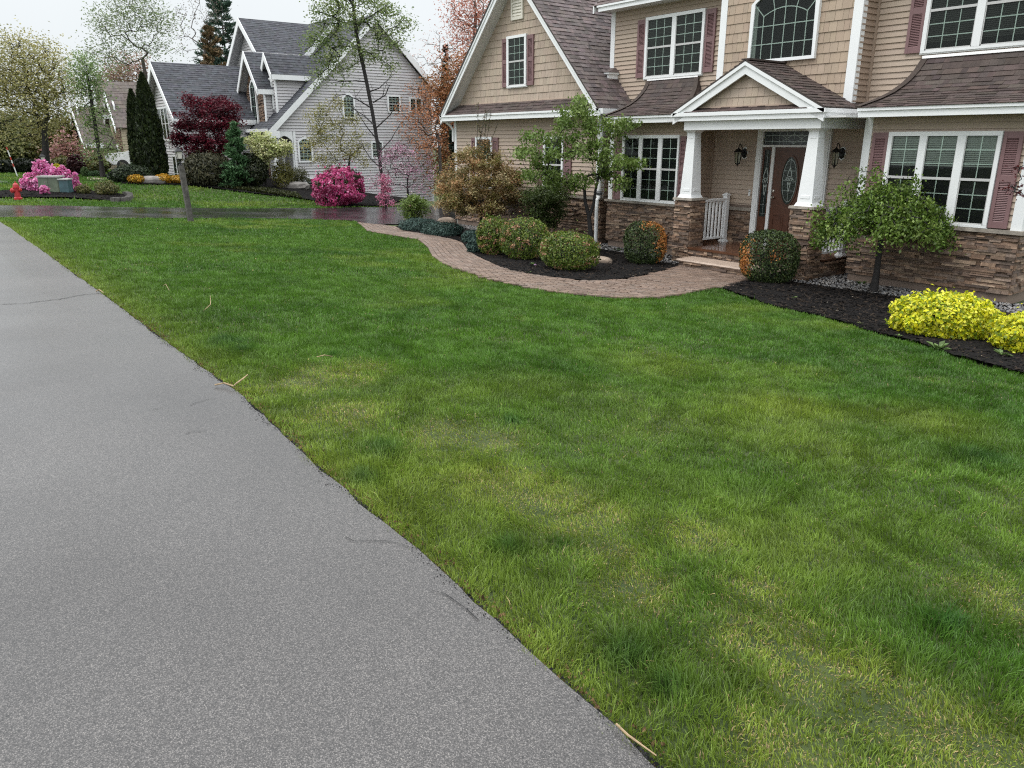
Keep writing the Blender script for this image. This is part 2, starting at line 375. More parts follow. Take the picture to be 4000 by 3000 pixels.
def G(pts): return [tuple(spot(x, y)[:2]) for x, y in pts]
EDGE_PX = [(0, 871), (42, 896), (102, 942), (190, 1003), (278, 1071), (345, 1118), (407, 1163), (475, 1215), (542, 1268), (605, 1317), (664, 1363), (735, 1412), (800, 1461), (929, 1552), (1030, 1644), (1112, 1722),
           (1217, 1823), (1300, 1897), (1406, 1988), (1506, 2076), (1622, 2170), (1781, 2315), (1940, 2452), (2042, 2561), (2193, 2684), (2302, 2792), (2410, 2893), (2530, 3000)]
edge = G(EDGE_PX)
tip = G([(-260, 860), (-420, 845)])
edge = tip[::-1] + edge + [(1.5, 1.15), (3.5, 1.1), (12, 1.1)]
street_poly = jag(edge, .12, .012, 3) + [(12, -6), (-26, -6), (-26, float(edge[0][1]))]
street_poly = [p for p in street_poly]
def edge_dark(x, y):
    d = np.interp(x, [p[0] for p in edge], [p[1] for p in edge]) - y
    return (.5, .5, .52) if d < .05 else (.72, .72, .73) if d < .12 else (1, 1, 1)
drape('street', street_poly, M['street'], .035, .25, colfun=None, skirt=.06)
# crumbling black lip along the street's edge, and hairline cracks
def vn1(x): return .5+.25*math.sin(x*5.3)+.15*math.sin(x*13.1+1)+.1*math.sin(x*29+2)
def edge_lip():
    mb = MB(); rnd = random.Random(5); P = [np.array(p) for p in edge if p[0] > -16]
    for i in range(len(P)-1):
        a, b = P[i], P[i+1]; L_ = np.linalg.norm(b-a)
        for _ in range(int(L_*(520 if a[0] > -8 else 200))):
            k = rnd.random(); soil = rnd.random() < .38; p = a+(b-a)*k + np.array([rnd.uniform(-.02, .02), abs(rnd.gauss(0, .05)) if soil else -abs(rnd.gauss(0, .018))+.012]); r = rnd.uniform(.003, .009)
            if not soil and vn1(p[0]) < .35 and rnd.random() < .8: continue
            if not soil: p[1] -= max(0, vn1(p[0])-.55)*.16*rnd.random()
            z = float(terrain(*p))+(.018 if soil else .035); ang = rnd.random()*6.28; c = rnd.uniform(.012, .05)
            vs = [(p[0]+r*math.cos(ang+q), p[1]+r*math.sin(ang+q), z-.006) for q in (0, 2.1, 4.2)] + [(p[0], p[1], z+r*.5)]
            mb.add(vs, [(0, 1, 3), (1, 2, 3), (2, 0, 3)], (c*4.2, c*2.7, c*1.4) if soil else (c, c, c*1.03))
    return struct(obj('street_edge', mb, M['mulch']))
edge_lip()
def crack(px, wid, seed):
    rnd = random.Random(seed); pts = [np.array(spot(*q)) for q in px]; fine = []
    for a, b in zip(pts[:-1], pts[1:]):
        n = max(2, int(np.linalg.norm(b-a)/.06))
        for k in range(n): fine.append(a+(b-a)*k/n + np.array([rnd.gauss(0, .012), rnd.gauss(0, .012), 0]))
    fine.append(pts[-1]); mb = MB()
    for i in range(len(fine)-1):
        a, b = fine[i], fine[i+1]; d = (b-a)[:2]; d = np.array([-d[1], d[0]])/(np.linalg.norm(d)+1e-6)*wid*rnd.uniform(.3, 1)
        z = lambda p: float(terrain(p[0], p[1]))+.0395
        mb.add([(a[0]-d[0], a[1]-d[1], z(a)), (b[0]-d[0], b[1]-d[1], z(b)), (b[0]+d[0], b[1]+d[1], z(b)), (a[0]+d[0], a[1]+d[1], z(a))], [(0, 1, 2, 3)], (.03, .03, .03))
    return struct(obj('street_crack', mb, M['mulch']))
crack([(-40, 1206), (120, 1197), (230, 1182), (330, 1163), (405, 1158)], .007, 1)
crack([(745, 1600), (800, 1585), (850, 1577)], .0022, 2); crack([(590, 1625), (640, 1616)], .002, 3); crack([(725, 1720), (770, 1708), (812, 1704)], .0022, 4)
crack([(1370, 2130), (1440, 2140), (1530, 2140), (1620, 2175)], .0022, 5); crack([(1700, 2330), (1790, 2390), (1870, 2460)], .002, 6)

near_px = [(1396, 869), (1383, 865), (1150, 858), (950, 855), (552, 856), (375, 855), (225, 849), (60, 851), (0, 852), (-200, 852)]
far_px = [(-200, 804), (0, 805), (275, 807), (475, 813), (700, 814), (950, 817), (1150, 815), (1356, 813), (1480, 811), (1700, 808)]
drive_near, drive_far = G(near_px), G(far_px)
gleft = -21.05
drive_poly = [(gleft, 24), (gleft, 13.9), (gleft, 13.0)] + G([(1760, 876), (1620, 880), (1400, 877)]) + drive_near + [(-23.5, -3.0), (-34.5, -3.0)] + drive_far + [(-31, 24)]
drape('driveway', jag(drive_poly, .4, .015, 4, True), M['drive'], .030, .5)
# far neighbour's drive and a pale front path
drape('neighbour_path', G([(340, 704), (600, 701), (620, 693), (470, 690), (340, 695)]), M['tread'], .03, .5)
drape('neighbour_driveway', G([(-150, 716), (30, 715), (30, 706), (-150, 706)]), M['street'], .03, 1.0)

walk_in = [(1547, 890), (1576, 906), (1653, 917), (1700, 926), (1762, 938), (1807, 952), (1828, 982), (1860, 1005), (1937, 1042), (2000, 1065), (2125, 1087), (2253, 1101), (2312, 1105), (2457, 1095), (2562, 1070), (2650, 1045)]
walk_out = [(1396, 872), (1435, 906), (1547, 926), (1635, 941), (1670, 970), (1688, 1006), (1729, 1035), (1811, 1064), (1929, 1100), (2076, 1132), (2223, 1155), (2399, 1170), (2517, 1171), (2605, 1164), (2681, 1152), (2795, 1126)]
WI, WO = G(walk_in), G(walk_out)
walk_poly = WO + [tuple(spot(2815, 1131)[:2]), tuple(spot(2907, 1105)[:2]), (-8.6, 12.52), (-10.75, 12.52)] + WI[::-1] + G([(1500, 880), (1450, 874)])
CIRC = np.array(spot(2453, 1123)[:2]); CR = 1.05
def resample(P, n):
    P = np.array(P); d = np.concatenate([[0], np.cumsum(np.linalg.norm(np.diff(P, axis=0), axis=1))]); t = np.linspace(0, d[-1], n)
    return np.stack([np.interp(t, d, P[:, 0]), np.interp(t, d, P[:, 1])], 1)
def walkway():
    rnd = random.Random(11); mb = MB()
    base = [(.165, .115, .085), (.18, .125, .094), (.15, .102, .076), (.20, .145, .112), (.17, .122, .096), (.14, .098, .074), (.165, .125, .10)]
    def paver(q):
        if len(q) < 3: return
        c = np.mean(q, 0); ar = 0
        for k in range(len(q)): ar += q[k][0]*q[(k+1) % len(q)][1]-q[(k+1) % len(q)][0]*q[k][1]
        if abs(ar) < 6e-4: return
        if ar < 0: q = q[::-1]
        g = [c+(np.array(p)-c)*(1-.022/ max(.05, np.linalg.norm(np.array(p)-c)*2)) for p in q]; g2 = [c+(p-c)*.95 for p in g]
        z0 = float(terrain(*c)); dz = rnd.uniform(-.003, .003); n = len(g); col = np.array(rnd.choice(base))*rnd.uniform(.88, 1.14)
        tz = lambda p: float(terrain(p[0], p[1]))
        vs = [(p[0], p[1], tz(p)+.012) for p in g]+[(p[0], p[1], tz(p)+.034+dz) for p in g]+[(p[0], p[1], tz(p)+.040+dz) for p in g2]
        mb.add(vs, [tuple(range(2*n, 3*n))]+[(i, (i+1) % n, n+(i+1) % n, n+i) for i in range(n)]+[(n+i, n+(i+1) % n, 2*n+(i+1) % n, 2*n+i) for i in range(n)], tuple(col))
    # curved body: rows follow the path
    N = 90; A = resample(WI, N); B = resample(WO, N); rows = 9
    for r in range(rows):
        s = (r % 2)*.5; i = 0.0
        Lr = np.linalg.norm(np.diff(A+(B-A)*(r+.5)/rows, axis=0), axis=1); cum = np.concatenate([[0], np.cumsum(Lr)])
        pos = np.arange(-.1+s*.2, cum[-1], .21)
        for a0 in pos:
            a1 = min(a0+.21, cum[-1]); a = max(a0, 0)
            if a1-a < .04: continue
            ka, kb = np.interp([a, a1], cum, np.arange(N))
            def pt(k, f):
                i0 = int(min(k, N-2)); fr = k-i0; p = A[i0]+(A[i0+1]-A[i0])*fr; o = B[i0]+(B[i0+1]-B[i0])*fr; return p+(o-p)*f
            q = [pt(ka, r/rows), pt(kb, r/rows), pt(kb, (r+1)/rows), pt(ka, (r+1)/rows)]
            cc = np.mean(q, 0)
            if np.linalg.norm(cc-CIRC) < CR+.02 or not inside(walk_poly, cc[:1], cc[1:])[0]: continue
            if cc[0] > -11.6: continue
            paver([np.array(p) for p in q])
    # rings round the centre stone
    for k in range(9):
        r0, r1 = k*.115, (k+1)*.115; n = max(3, int(2*math.pi*(r0+r1)/2/.17)); off = rnd.random()
        for j in range(n):
            t0, t1 = (j+off)*2*math.pi/n, (j+1+off)*2*math.pi/n
            q = [CIRC+r*np.array([math.cos(t), math.sin(t)]) for r, t in ((r0, t0), (r1, t0), (r1, t1), (r0, t1))]
            if r0 == 0: q = q[1:] + []
            cc = np.mean(q, 0)
            if inside(walk_poly, cc[:1], cc[1:])[0]: paver(q)
    # straight rows up to the step
    ca, sa = math.cos(math.radians(62)), math.sin(math.radians(62)); pol = [(p[0]*ca+p[1]*sa, -p[0]*sa+p[1]*ca) for p in walk_poly]
    us = [p[0] for p in pol]; vs_ = [p[1] for p in pol]; j = 0
    v = min(vs_)
    while v < max(vs_):
        u = min(us)+(j % 2)*.105; j += 1
        while u < max(us):
            q = clip_rect([(u, v), (u+.21, v), (u+.21, v+.105), (u, v+.105)], -1e3, 1e3, -1e3, 1e3); u += .21
            cc = np.mean(q, 0); x, y = cc[0]*ca-cc[1]*sa, cc[0]*sa+cc[1]*ca
            if x < -11.6 or np.linalg.norm(np.array([x, y])-CIRC) < CR or not inside(walk_poly, np.array([x]), np.array([y]))[0]: continue
            paver([np.array((a*ca-b*sa, a*sa+b*ca)) for a, b in q])
        v += .105
    # joint sand under the pavers
    struct(obj('walkway', mb, M['paver']))
    drape('walkway_sand', walk_poly, plain('joint_sand', (.075, .052, .038), .9, 0, .2, 20), .024, .3)
walkway()
fbed = WI + [(-10.8, 12.9), (-11.35, 13.0), (-11.6, 13.72), (-14.1, 13.74), (-14.4, 14.6), (-14.45, 13.74), (-20.9, 13.74), (-21.0, 13.2)] + G([(1690, 878), (1600, 872)])
rbed_px = [(2815, 1131), (2900, 1160), (3000, 1197), (3193, 1240), (3309, 1269), (3434, 1312), (3579, 1346), (3723, 1399), (3868, 1438), (4000, 1471), (4300, 1555)]
RB = G(rbed_px)
rbed = RB + [(RB[-1][0]+.6, 13.0), (-4.0, 14.5), (-4.85, 13.74), (-7.6, 13.74), (-8.0, 14.3), (-8.1, 13.05), (-8.4, 12.9), (-8.7, 12.5)] + G([(2907, 1105)])
def chips(mb, poly, n, size, cols, seed, off, rocks=False, taper=None):
    rnd = random.Random(seed); rg = np.random.default_rng(seed); xs = [p[0] for p in poly]; ys = [p[1] for p in poly]; X_ = rg.uniform(min(xs), max(xs), n*12); Y_ = rg.uniform(min(ys), max(ys), n*12); I_ = inside(poly, X_, Y_)
    for x, y in zip(X_[I_][:n].tolist(), Y_[I_][:n].tolist()):
        r = size*rnd.uniform(.5, 1.6); a = rnd.random()*6.28; z = float(terrain(x, y))+off; c = np.array(rnd.choice(cols))*rnd.uniform(.7, 1.3)
        if rocks:
            vs = [(x+r*math.cos(a+i*1.57)*rnd.uniform(.7, 1.2), y+r*math.sin(a+i*1.57)*rnd.uniform(.7, 1.2), z+rnd.uniform(0, .006)) for i in range(4)]+[(x+rnd.uniform(-.4, .4)*r, y+rnd.uniform(-.4, .4)*r, z+r*rnd.uniform(.6, 1))]
            mb.add(vs, [(0, 1, 4), (1, 2, 4), (2, 3, 4), (3, 0, 4)], tuple(c))
        else:
            d = Vector((math.cos(a), math.sin(a), rnd.uniform(-.25, .35))); s_ = Vector((-math.sin(a), math.cos(a), rnd.uniform(-.3, .3)))
            p = Vector((x, y, z+rnd.uniform(0, .015))); vs = [p-d*r-s_*r*.25, p+d*r-s_*r*.25, p+d*r+s_*r*.3, p-d*r+s_*r*.2]
            mb.add(vs, [(0, 1, 2, 3)], tuple(c))
hump = lambda x, y: .016+.008*math.sin(x*2.1+y)+.006*math.sin(y*5-x*3)+.008*math.sin(x*17)*math.sin(y*15)
def bed(name, poly, n, seed, off=.022, cols=((.010, .0085, .008), (.016, .013, .011), (.006, .0055, .0055), (.030, .022, .016), (.009, .008, .008))):
    o = drape(name, jag(poly, .15, .02, seed, True), M['mulch'], off, .18, hump, lambda x, y: (.007, .0062, .006))
    mb = MB(); chips(mb, poly, int(n*2.4), .030, cols, seed, off+.018)
    chips(mb, poly, n//70, .014, ((.2, .16, .11), (.28, .25, .2)), seed+9, off+.022)
    struct(obj(name+'_chips', mb, M['mulch']))
bed('mulch_bed', fbed, 5200, 1); bed('side_mulch_bed', rbed, 6500, 2)
def gravel(name, poly, n, seed):
    drape(name, poly, M['gravel'], .035, .2, None, lambda x, y: (.09, .088, .085)); mb = MB()
    chips(mb, poly, n, .022, ((.20, .20, .20), (.13, .13, .135), (.27, .26, .25), (.09, .09, .095), (.22, .20, .18)), seed, .04, True)
    struct(obj(name+'_stones', mb, M['gravel']))
gravel('gravel_strip', [(-20.8, 13.73), (-20.6, 13.0), (-18, 13.15), (-14.6, 13.1), (-14.2, 13.2), (-11.9, 13.1), (-11.4, 12.55), (-10.85, 12.6), (-11.0, 13.02), (-11.32, 13.05), (-11.35, 13.7), (-14.05, 13.73), (-14.4, 14.5), (-14.45, 13.73)], 2600, 4)
gravel('side_gravel_strip', [(-8.1, 13.0), (-8.5, 12.95), (-8.55, 12.55), (-7.9, 12.75), (-6.8, 12.85), (-5.2, 13.05), (-4.3, 13.0), (-4.2, 14.4), (-4.86, 13.73), (-7.6, 13.73), (-7.7, 14.5), (-8.05, 14.5)], 2400, 5)
# beds on the far side of the driveway
ibed = G([(-120, 762), (0, 752), (60, 746), (200, 742), (330, 748), (440, 760), (500, 768), (512, 782), (470, 792), (400, 786), (250, 778), (100, 776), (0, 776), (-120, 782)])
bed('island_mulch_bed', ibed, 1500, 7, .06)
nbed = G([(470, 722), (640, 724), (745, 728), (860, 742), (960, 757), (1080, 768), (1180, 780), (1270, 798), (1320, 812), (1480, 809)]) + [(-38.8, 24), (-39.0, 14.0), (-41, 10), (-41, 6)] + G([(520, 708)])
bed('neighbour_mulch_bed', nbed, 3000, 8, .05)

# ---------------------------------------------------------------- cladding
def clad(mb, Fr, poly, rows, cuts, hb, ht, colf, sides=False, n0=0.0):
    """courses of siding / shakes / shingles / stone over a wall outline. rows: [(v0,v1)], cuts(row index)->u breaks or None, hb/ht: proud height at lower/upper edge"""
    for ri, (v0, v1) in enumerate(rows):
        strip = clip_rect(poly, -1e4, 1e4, v0, v1)
        if len(strip) < 3: continue
        us = [p[0] for p in strip]; cs = cuts(ri, min(us), max(us)) if cuts else [min(us)-1, max(us)+1]
        for u0, u1 in zip(cs[:-1], cs[1:]):
            q = clip_rect(strip, u0, u1, v0, v1); n = len(q)
            if n < 3: continue
            ar = sum(q[k][0]*q[(k+1) % n][1]-q[(k+1) % n][0]*q[k][1] for k in range(n))
            if abs(ar) < 2e-5: continue
            if ar < 0: q = q[::-1]
            b = hb(ri) if callable(hb) else hb; t = ht(b) if callable(ht) else ht
            top = [Fr(u, v, n0+b+(t-b)*(v-v0)/(v1-v0)) for u, v in q]; bot = [Fr(u, v, n0) for u, v in q]
            fs = [tuple(range(n))]
            for k in range(n):
                m = (k+1) % n
                if sides or (abs(q[k][1]-v0) < 1e-6 and abs(q[m][1]-v0) < 1e-6): fs.append((n+k, n+m, m, k))
            mb.add(top+bot, fs, colf())
def even_rows(v0, v1, h):
    out = []; v = v0
    while v < v1-1e-6: out.append((v, min(v+h, v1))); v += h
    return out
RND = random.Random(77)
def rcol(base, amp, hue=.04): 
    def f():
        k = 1+RND.uniform(-amp, amp); return tuple(max(0, c*k*(1+RND.uniform(-hue, hue))) for c in base)
    return f
TAN = (.425, .34, .268); TAN2 = (.425, .345, .272)
def clapboard(mb, Fr, poly, base=TAN, h=.1, lap=.026):
    mb.cut()
    vs = [p[1] for p in poly]; v0 = math.floor(min(vs)/h)*h
    clad(mb, Fr, poly, even_rows(v0, max(vs)+h, h), None, lap, .002, rcol(base, .03, .01))
def shakes(mb, Fr, poly, base=TAN2, h=.18):
    mb.cut()
    vs = [p[1] for p in poly]; v0 = min(vs)
    def cuts(ri, a, b):
        out = [a-.01-RND.uniform(0, .15)]
        while out[-1] < b: out += [out[-1]+RND.choice((.11, .14, .16, .2, .13))]
        res = []
        return out
    class Gap: pass
    # leave a fine dark slot between neighbouring shakes
    for ri, (a, b) in enumerate(even_rows(v0, max(vs), h)):
        strip = clip_rect(poly, -1e4, 1e4, a, b)
        if len(strip) < 3: continue
        us = [p[0] for p in strip]; cs = cuts(ri, min(us), max(us))
        for u0, u1 in zip(cs[:-1], cs[1:]):
            sub = clip_rect(strip, u0+.0025, u1-.0025, a, b)
            if len(sub) >= 3: clad(mb, Fr, sub, [(a, b)], None, .022+RND.uniform(-.003, .003), .006, rcol(base, .06, .015), True)
def shingles(mb, Fr, poly, base=(.088, .066, .06), h=.135, amp=.3):
    vs = [p[1] for p in poly]; v0 = min(vs)
    def cuts(ri, a, b):
        out = [a-RND.uniform(0, .3)]
        while out[-1] < b: out.append(out[-1]+RND.choice((.1, .16, .22, .3, .13)))
        return out
    clad(mb, Fr, poly, even_rows(v0, max(vs), h), cuts, lambda r: RND.choice((.009, .015, .02)), .003, rcol(base, amp, .05), True)
STONES = [(.20, .128, .085), (.255, .17, .115), (.15, .098, .07), (.30, .215, .15), (.205, .15, .115), (.115, .08, .062), (.235, .15, .10), (.17, .12, .09)]
def ledgestone(mb, Fr, poly, cut=True):
    if cut: mb.cut()
    vs = [p[1] for p in poly]; v = min(vs); rows = []
    while v < max(vs): h = RND.choice((.026, .032, .038, .045, .055)); rows.append((v, min(v+h-.002, max(vs)))); v += h
    def cuts(ri, a, b):
        out = [a-RND.uniform(0, .2)]
        while out[-1] < b: out.append(out[-1]+RND.choice((.08, .12, .17, .22, .28, .36)))
        return out
    def col():
        c = RND.choice(STONES); k = RND.uniform(.55, 1.25); return tuple(x*k for x in c)
    clad(mb, Fr, poly, rows, cuts, lambda r: RND.uniform(.012, .06), lambda b: b-RND.uniform(0, .012), col, True)

# ---------------------------------------------------------------- windows, shutters and other parts
def sash_grid(mb, Fr, u0, u1, v0, v1, nc, nr, n, wd=.016):
    for i in range(1, nc):
        u = u0+(u1-u0)*i/nc; mb.fbox(Fr, u-wd/2, u+wd/2, v0, v1, n, n+.006)
    for i in range(1, nr):
        v = v0+(v1-v0)*i/nr; mb.fbox(Fr, u0, u1, v-wd/2, v+wd/2, n+.001, n+.007)
def window(root, Fr, u0, u1, v0, v1, panes, nc=3, nr=3, blind=None, casing=.07, white='white', hung=True, label=None, mid=.5):
    """double-hung units in one casing: panes = [(u0,u1)] glass openings"""
    cs = MB(); c = casing
    gv0, gv1 = v0+c*.95, v1-c
    cs.fbox(Fr, u0, u1, v1-c, v1, .0, .085); cs.fbox(Fr, u0, u1, v0, v0+c*.6, .0, .08); cs.fbox(Fr, u0-.01, u1+.01, v0-.02, v0, .0, .06)
    edges = [u0]+[e for p in panes for e in (p[0]-.012, p[1]+.012)]+[u1]
    for i in range(0, len(edges), 2): cs.fbox(Fr, edges[i], edges[i+1], v0+c*.6, v1-c, .0, .082)
    root_o = obj('window', cs, M[white], root)
    if label: root_o['label'] = label
    bk = MB(); gl = MB(); mu = MB(); sa = MB(); bl = MB()
    for a, b in panes:
        bk.fbox(Fr, a-.012, b+.012, gv0-c*.4, gv1, .027, .030)
        if hung:
            m = v0+(v1-v0)*mid
            sa.fbox(Fr, a-.012, b+.012, m-.02, m+.022, .052, .072)
            sa.fbox(Fr, a-.012, b+.012, v0+c*.6, gv0, .050, .066); sa.fbox(Fr, a-.012, a+.006, v0+c*.6, m, .050, .066); sa.fbox(Fr, b-.006, b+.012, v0+c*.6, m, .050, .066)
            sa.fbox(Fr, a-.012, a, m, gv1, .048, .070); sa.fbox(Fr, b, b+.012, m, gv1, .048, .070)
            sash_grid(mu, Fr, a, b, gv0, m-.02, nc, nr, .042); sash_grid(mu, Fr, a, b, m+.022, gv1, nc, nr, .042)
        else:
            sash_grid(mu, Fr, a, b, gv0, gv1, nc, nr, .042)
        gl.add([Fr(a-.004, gv0, .06), Fr(b+.004, gv0, .06), Fr(b+.004, gv1, .06), Fr(a-.004, gv1, .06)], [(0, 1, 2, 3)])
        if blind:
            bot, step, = blind[0], .03
            v = gv1-.01
            while v > bot:
                bl.fbox(Fr, a, b, v-.022, v, .033, .037); v -= step
    obj('interior', bk, M['dark'], root_o)
    obj('pane', gl, M['glass'], root_o)
    obj('muntin', mu, M['muntin'], root_o)
    if hung: obj('sash', sa, M['sash'], root_o)
    if blind: obj('blind', bl, M[blind[1]], root_o)
    return root_o
def shutter(root, Fr, u0, u1, v0, v1):
    mb = MB(); w_ = u1-u0; st = w_*.2; mid = v0+(v1-v0)*.52
    mb.fbox(Fr, u0, u1, v0, v1, .012, .030)
    for a, b in ((u0, u0+st), (u1-st, u1)): mb.fbox(Fr, a, b, v0, v1, .028, .056)
    for a, b in ((v0, v0+.10), (mid-.05, mid+.05), (v1-.10, v1)): mb.fbox(Fr, u0+st, u1-st, a, b, .029, .054)
    for a, b in ((v0+.10, mid-.05), (mid+.05, v1-.10)):
        v = a
        while v < b-.012:
            p = [Fr(u0+st, v, .052), Fr(u1-st, v, .052), Fr(u1-st, v+.024, .031), Fr(u0+st, v+.024, .031), Fr(u0+st, v-.001, .031), Fr(u1-st, v-.001, .031)]
            mb.add(p, [(0, 1, 2, 3), (4, 5, 1, 0)]); v += .027
    # arched head over the upper louvres
    k = [(u0+st+(w_-2*st)*i/8, v1-.10-.0+.035*math.sin(math.pi*i/8)) for i in range(9)]
    mb.prism(Fr, [(u0+st, v1-.10)]+k[1:-1]+[(u1-st, v1-.10)], .055, .057)
    return obj('shutter', mb, M['shutter'], root)

# ================================================================ the tan house
ZF = -.55
house = thing('tan_house', 'two-storey tan house with stone base, mauve shutters and brown roofs beside the lawn', 'house', (-11, 14.6, -.93))
TW, TB_, TCN = 14.6, 13.75, 14.1
FW, FB, FC = front(TW), front(TB_), front(TCN)
def wall_block(name, boxes):
    mb = MB()
    for bx in boxes: mb.box(*bx, (.2, .15, .12))
    return obj(name, mb, M['siding'], house)
LEDGE = .215; SB = -.75
# core volumes behind the cladding
wall_block('wall_core', [(-20.94, -14.43, TB_+.004, 20.5, -1.3, 2.45), (-14.07, -11.69, TB_+.004, TW+.1, -1.3, 2.05), (-7.63, -4.89, TB_+.004, TW+.1, -1.3, 2.05),
                         (-15.05, -4.89, TW+.004, 22.5, -1.3, 4.75), (-11.29, -8.2, TCN+.004, TW+.1, 2.05, 6.2)])
sd_ = MB(); sk = MB(); stn = MB(); con = MB(); tr = MB(); cap = MB(); sof = MB()
# --- garage wing
clapboard(sd_, FB, [(-20.85, LEDGE+.06), (-14.52, LEDGE+.06), (-14.52, 2.24), (-20.85, 2.24)])
ledgestone(stn, FB, [(-20.97, SB), (-14.42, SB), (-14.42, LEDGE-.01), (-20.97, LEDGE-.01)])
GA, GE, GS = (-17.62, 6.02), 2.36, 1.05      # ridge, eave height, roof slope
def gable_poly(x0, x1, zb, drop): 
    return [(x0, zb), (x1, zb), (GA[0]+.001, GA[1]-drop), (GA[0]-.001, GA[1]-drop)]
gz = 2.66; gx = lambda z, d=0: (GA[1]-d-z)/GS
shakes(sk, FB, [(GA[0]-gx(gz, .16), gz), (GA[0]+gx(gz, .16), gz), (GA[0], GA[1]-.16)])
core = MB(); core.prism(FB, [(-20.9, 2.2), (-14.4, 2.2), (GA[0], GA[1]-.2)], -.4, -.004); obj('gable_core', core, M['siding'], house)
clapboard(sd_, sideR(-14.42), [(TB_, LEDGE+.06), (TW, LEDGE+.06), (TW, 2.3), (TB_, 2.3)]); ledgestone(stn, sideR(-14.42), [(TB_-.02, SB), (TW, SB), (TW, LEDGE-.01), (TB_-.02, LEDGE-.01)])
cap.cut(); cap.box(-20.99, -14.36, TB_-.075, TB_+.02, LEDGE-.01, LEDGE+.05); cap.cut(); cap.box(-14.36, -14.352, TB_-.07, TW, LEDGE-.01, LEDGE+.05)
# --- left bay
clapboard(sd_, FB, [(-13.96, LEDGE+.05), (-11.69, LEDGE+.05), (-11.69, 2.02), (-13.96, 2.02)])
ledgestone(stn, FB, [(-14.11, SB), (-11.30, SB), (-11.30, LEDGE-.01), (-14.11, LEDGE-.01)])
cap.cut(); cap.box(-14.16, -11.32, TB_-.085, TB_+.02, LEDGE-.02, LEDGE+.03)
ledgestone(stn, sideL(-14.08), [(-TW, SB), (-TB_, SB), (-TB_, LEDGE), (-TW, LEDGE)]); clapboard(sd_, sideL(-14.08), [(-TW, LEDGE), (-TB_-.02, LEDGE), (-TB_-.02, 2.05), (-TW, 2.05)])
# recess beside the porch
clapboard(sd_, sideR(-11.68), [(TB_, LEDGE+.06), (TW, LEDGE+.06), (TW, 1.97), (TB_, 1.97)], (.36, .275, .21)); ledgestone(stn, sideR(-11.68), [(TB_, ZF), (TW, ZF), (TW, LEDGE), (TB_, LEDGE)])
# --- porch back wall
clapboard(sd_, FW, [(-11.66, LEDGE+.05), (-10.48, LEDGE+.05), (-10.48, 1.97), (-11.66, 1.97)]); clapboard(sd_, FW, [(-8.78, LEDGE+.05), (-7.6, LEDGE+.05), (-7.6, 1.97), (-8.78, 1.97)])
ledgestone(stn, FW, [(-11.66, ZF), (-10.48, ZF), (-10.48, LEDGE-.06), (-11.66, LEDGE-.06)]); ledgestone(stn, FW, [(-8.78, ZF), (-7.6, ZF), (-7.6, LEDGE-.06), (-8.78, LEDGE-.06)])
cap.cut(); cap.box(-11.66, -10.475, TW-.075, TW+.01, LEDGE-.07, LEDGE+.0); cap.cut(); cap.box(-8.785, -7.63, TW-.075, TW+.01, LEDGE-.07, LEDGE+.0)
# --- right bay
clapboard(sd_, FB, [(-7.52, LEDGE+.06), (-5.0, LEDGE+.06), (-5.0, 2.02), (-7.52, 2.02)])
ledgestone(stn, FB, [(-7.67, SB), (-4.87, SB), (-4.87, LEDGE-.01), (-7.67, LEDGE-.01)])
cap.cut(); cap.box(-7.70, -4.80, TB_-.085, TB_+.02, LEDGE-.015, LEDGE+.045); cap.cut(); cap.box(-4.87, -4.80, TB_+.021, 19, LEDGE-.015, LEDGE+.045)
ledgestone(stn, sideR(-4.88), [(TB_-.02, SB), (17.5, SB), (17.5, LEDGE-.01), (TB_-.02, LEDGE-.01)]); clapboard(sd_, sideR(-4.88), [(TB_+.1, LEDGE+.06), (19, LEDGE+.06), (19, 4.7), (TB_+.1, 4.7)])
# --- upper storey
clapboard(sd_, FW, [(-14.94, 2.3), (-11.3, 2.3), (-11.3, 4.75), (-14.94, 4.75)])
clapboard(sd_, FW, [(-8.19, 2.1), (-4.99, 2.1), (-4.99, 4.75), (-8.19, 4.75)])
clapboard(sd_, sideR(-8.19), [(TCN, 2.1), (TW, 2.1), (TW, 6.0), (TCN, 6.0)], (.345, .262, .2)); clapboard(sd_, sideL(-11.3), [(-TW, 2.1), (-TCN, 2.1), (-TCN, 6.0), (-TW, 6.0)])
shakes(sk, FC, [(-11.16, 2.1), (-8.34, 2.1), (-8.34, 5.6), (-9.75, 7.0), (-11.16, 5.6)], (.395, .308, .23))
obj('clapboard_wall', sd_, M['siding'], house); obj('shake_wall', sk, M['shake'], house); obj('stone_wall', stn, M['stone'], house); obj('stone_ledge', cap, M['cap'], house)
con.cut(); con.box(-20.93, -14.44, TB_+.012, TB_+.2, -1.4, SB+.01); con.cut(); con.box(-14.06, -11.3, TB_+.012, TB_+.2, -1.4, SB+.01)
con.cut(); con.box(-7.62, -4.90, TB_+.012, TB_+.2, -1.4, SB+.01); con.cut(); con.box(-5.1, -4.901, TB_+.2, 19, -1.4, SB+.01)
obj('foundation', con, M['concrete_dark'], house)
pf = MB(); pf.box(-20.945, -20.90, TB_-.004, TB_+.011, -1.2, SB+.0); pf.cut(); pf.box(-20.90, -18.6, TB_+.006, TB_+.0115, -1.2, SB); pf.cut(); pf.box(-13.9, -12.9, TB_+.007, TB_+.0118, -1.2, SB)
obj('foundation_paint', pf, M['concrete'], house)
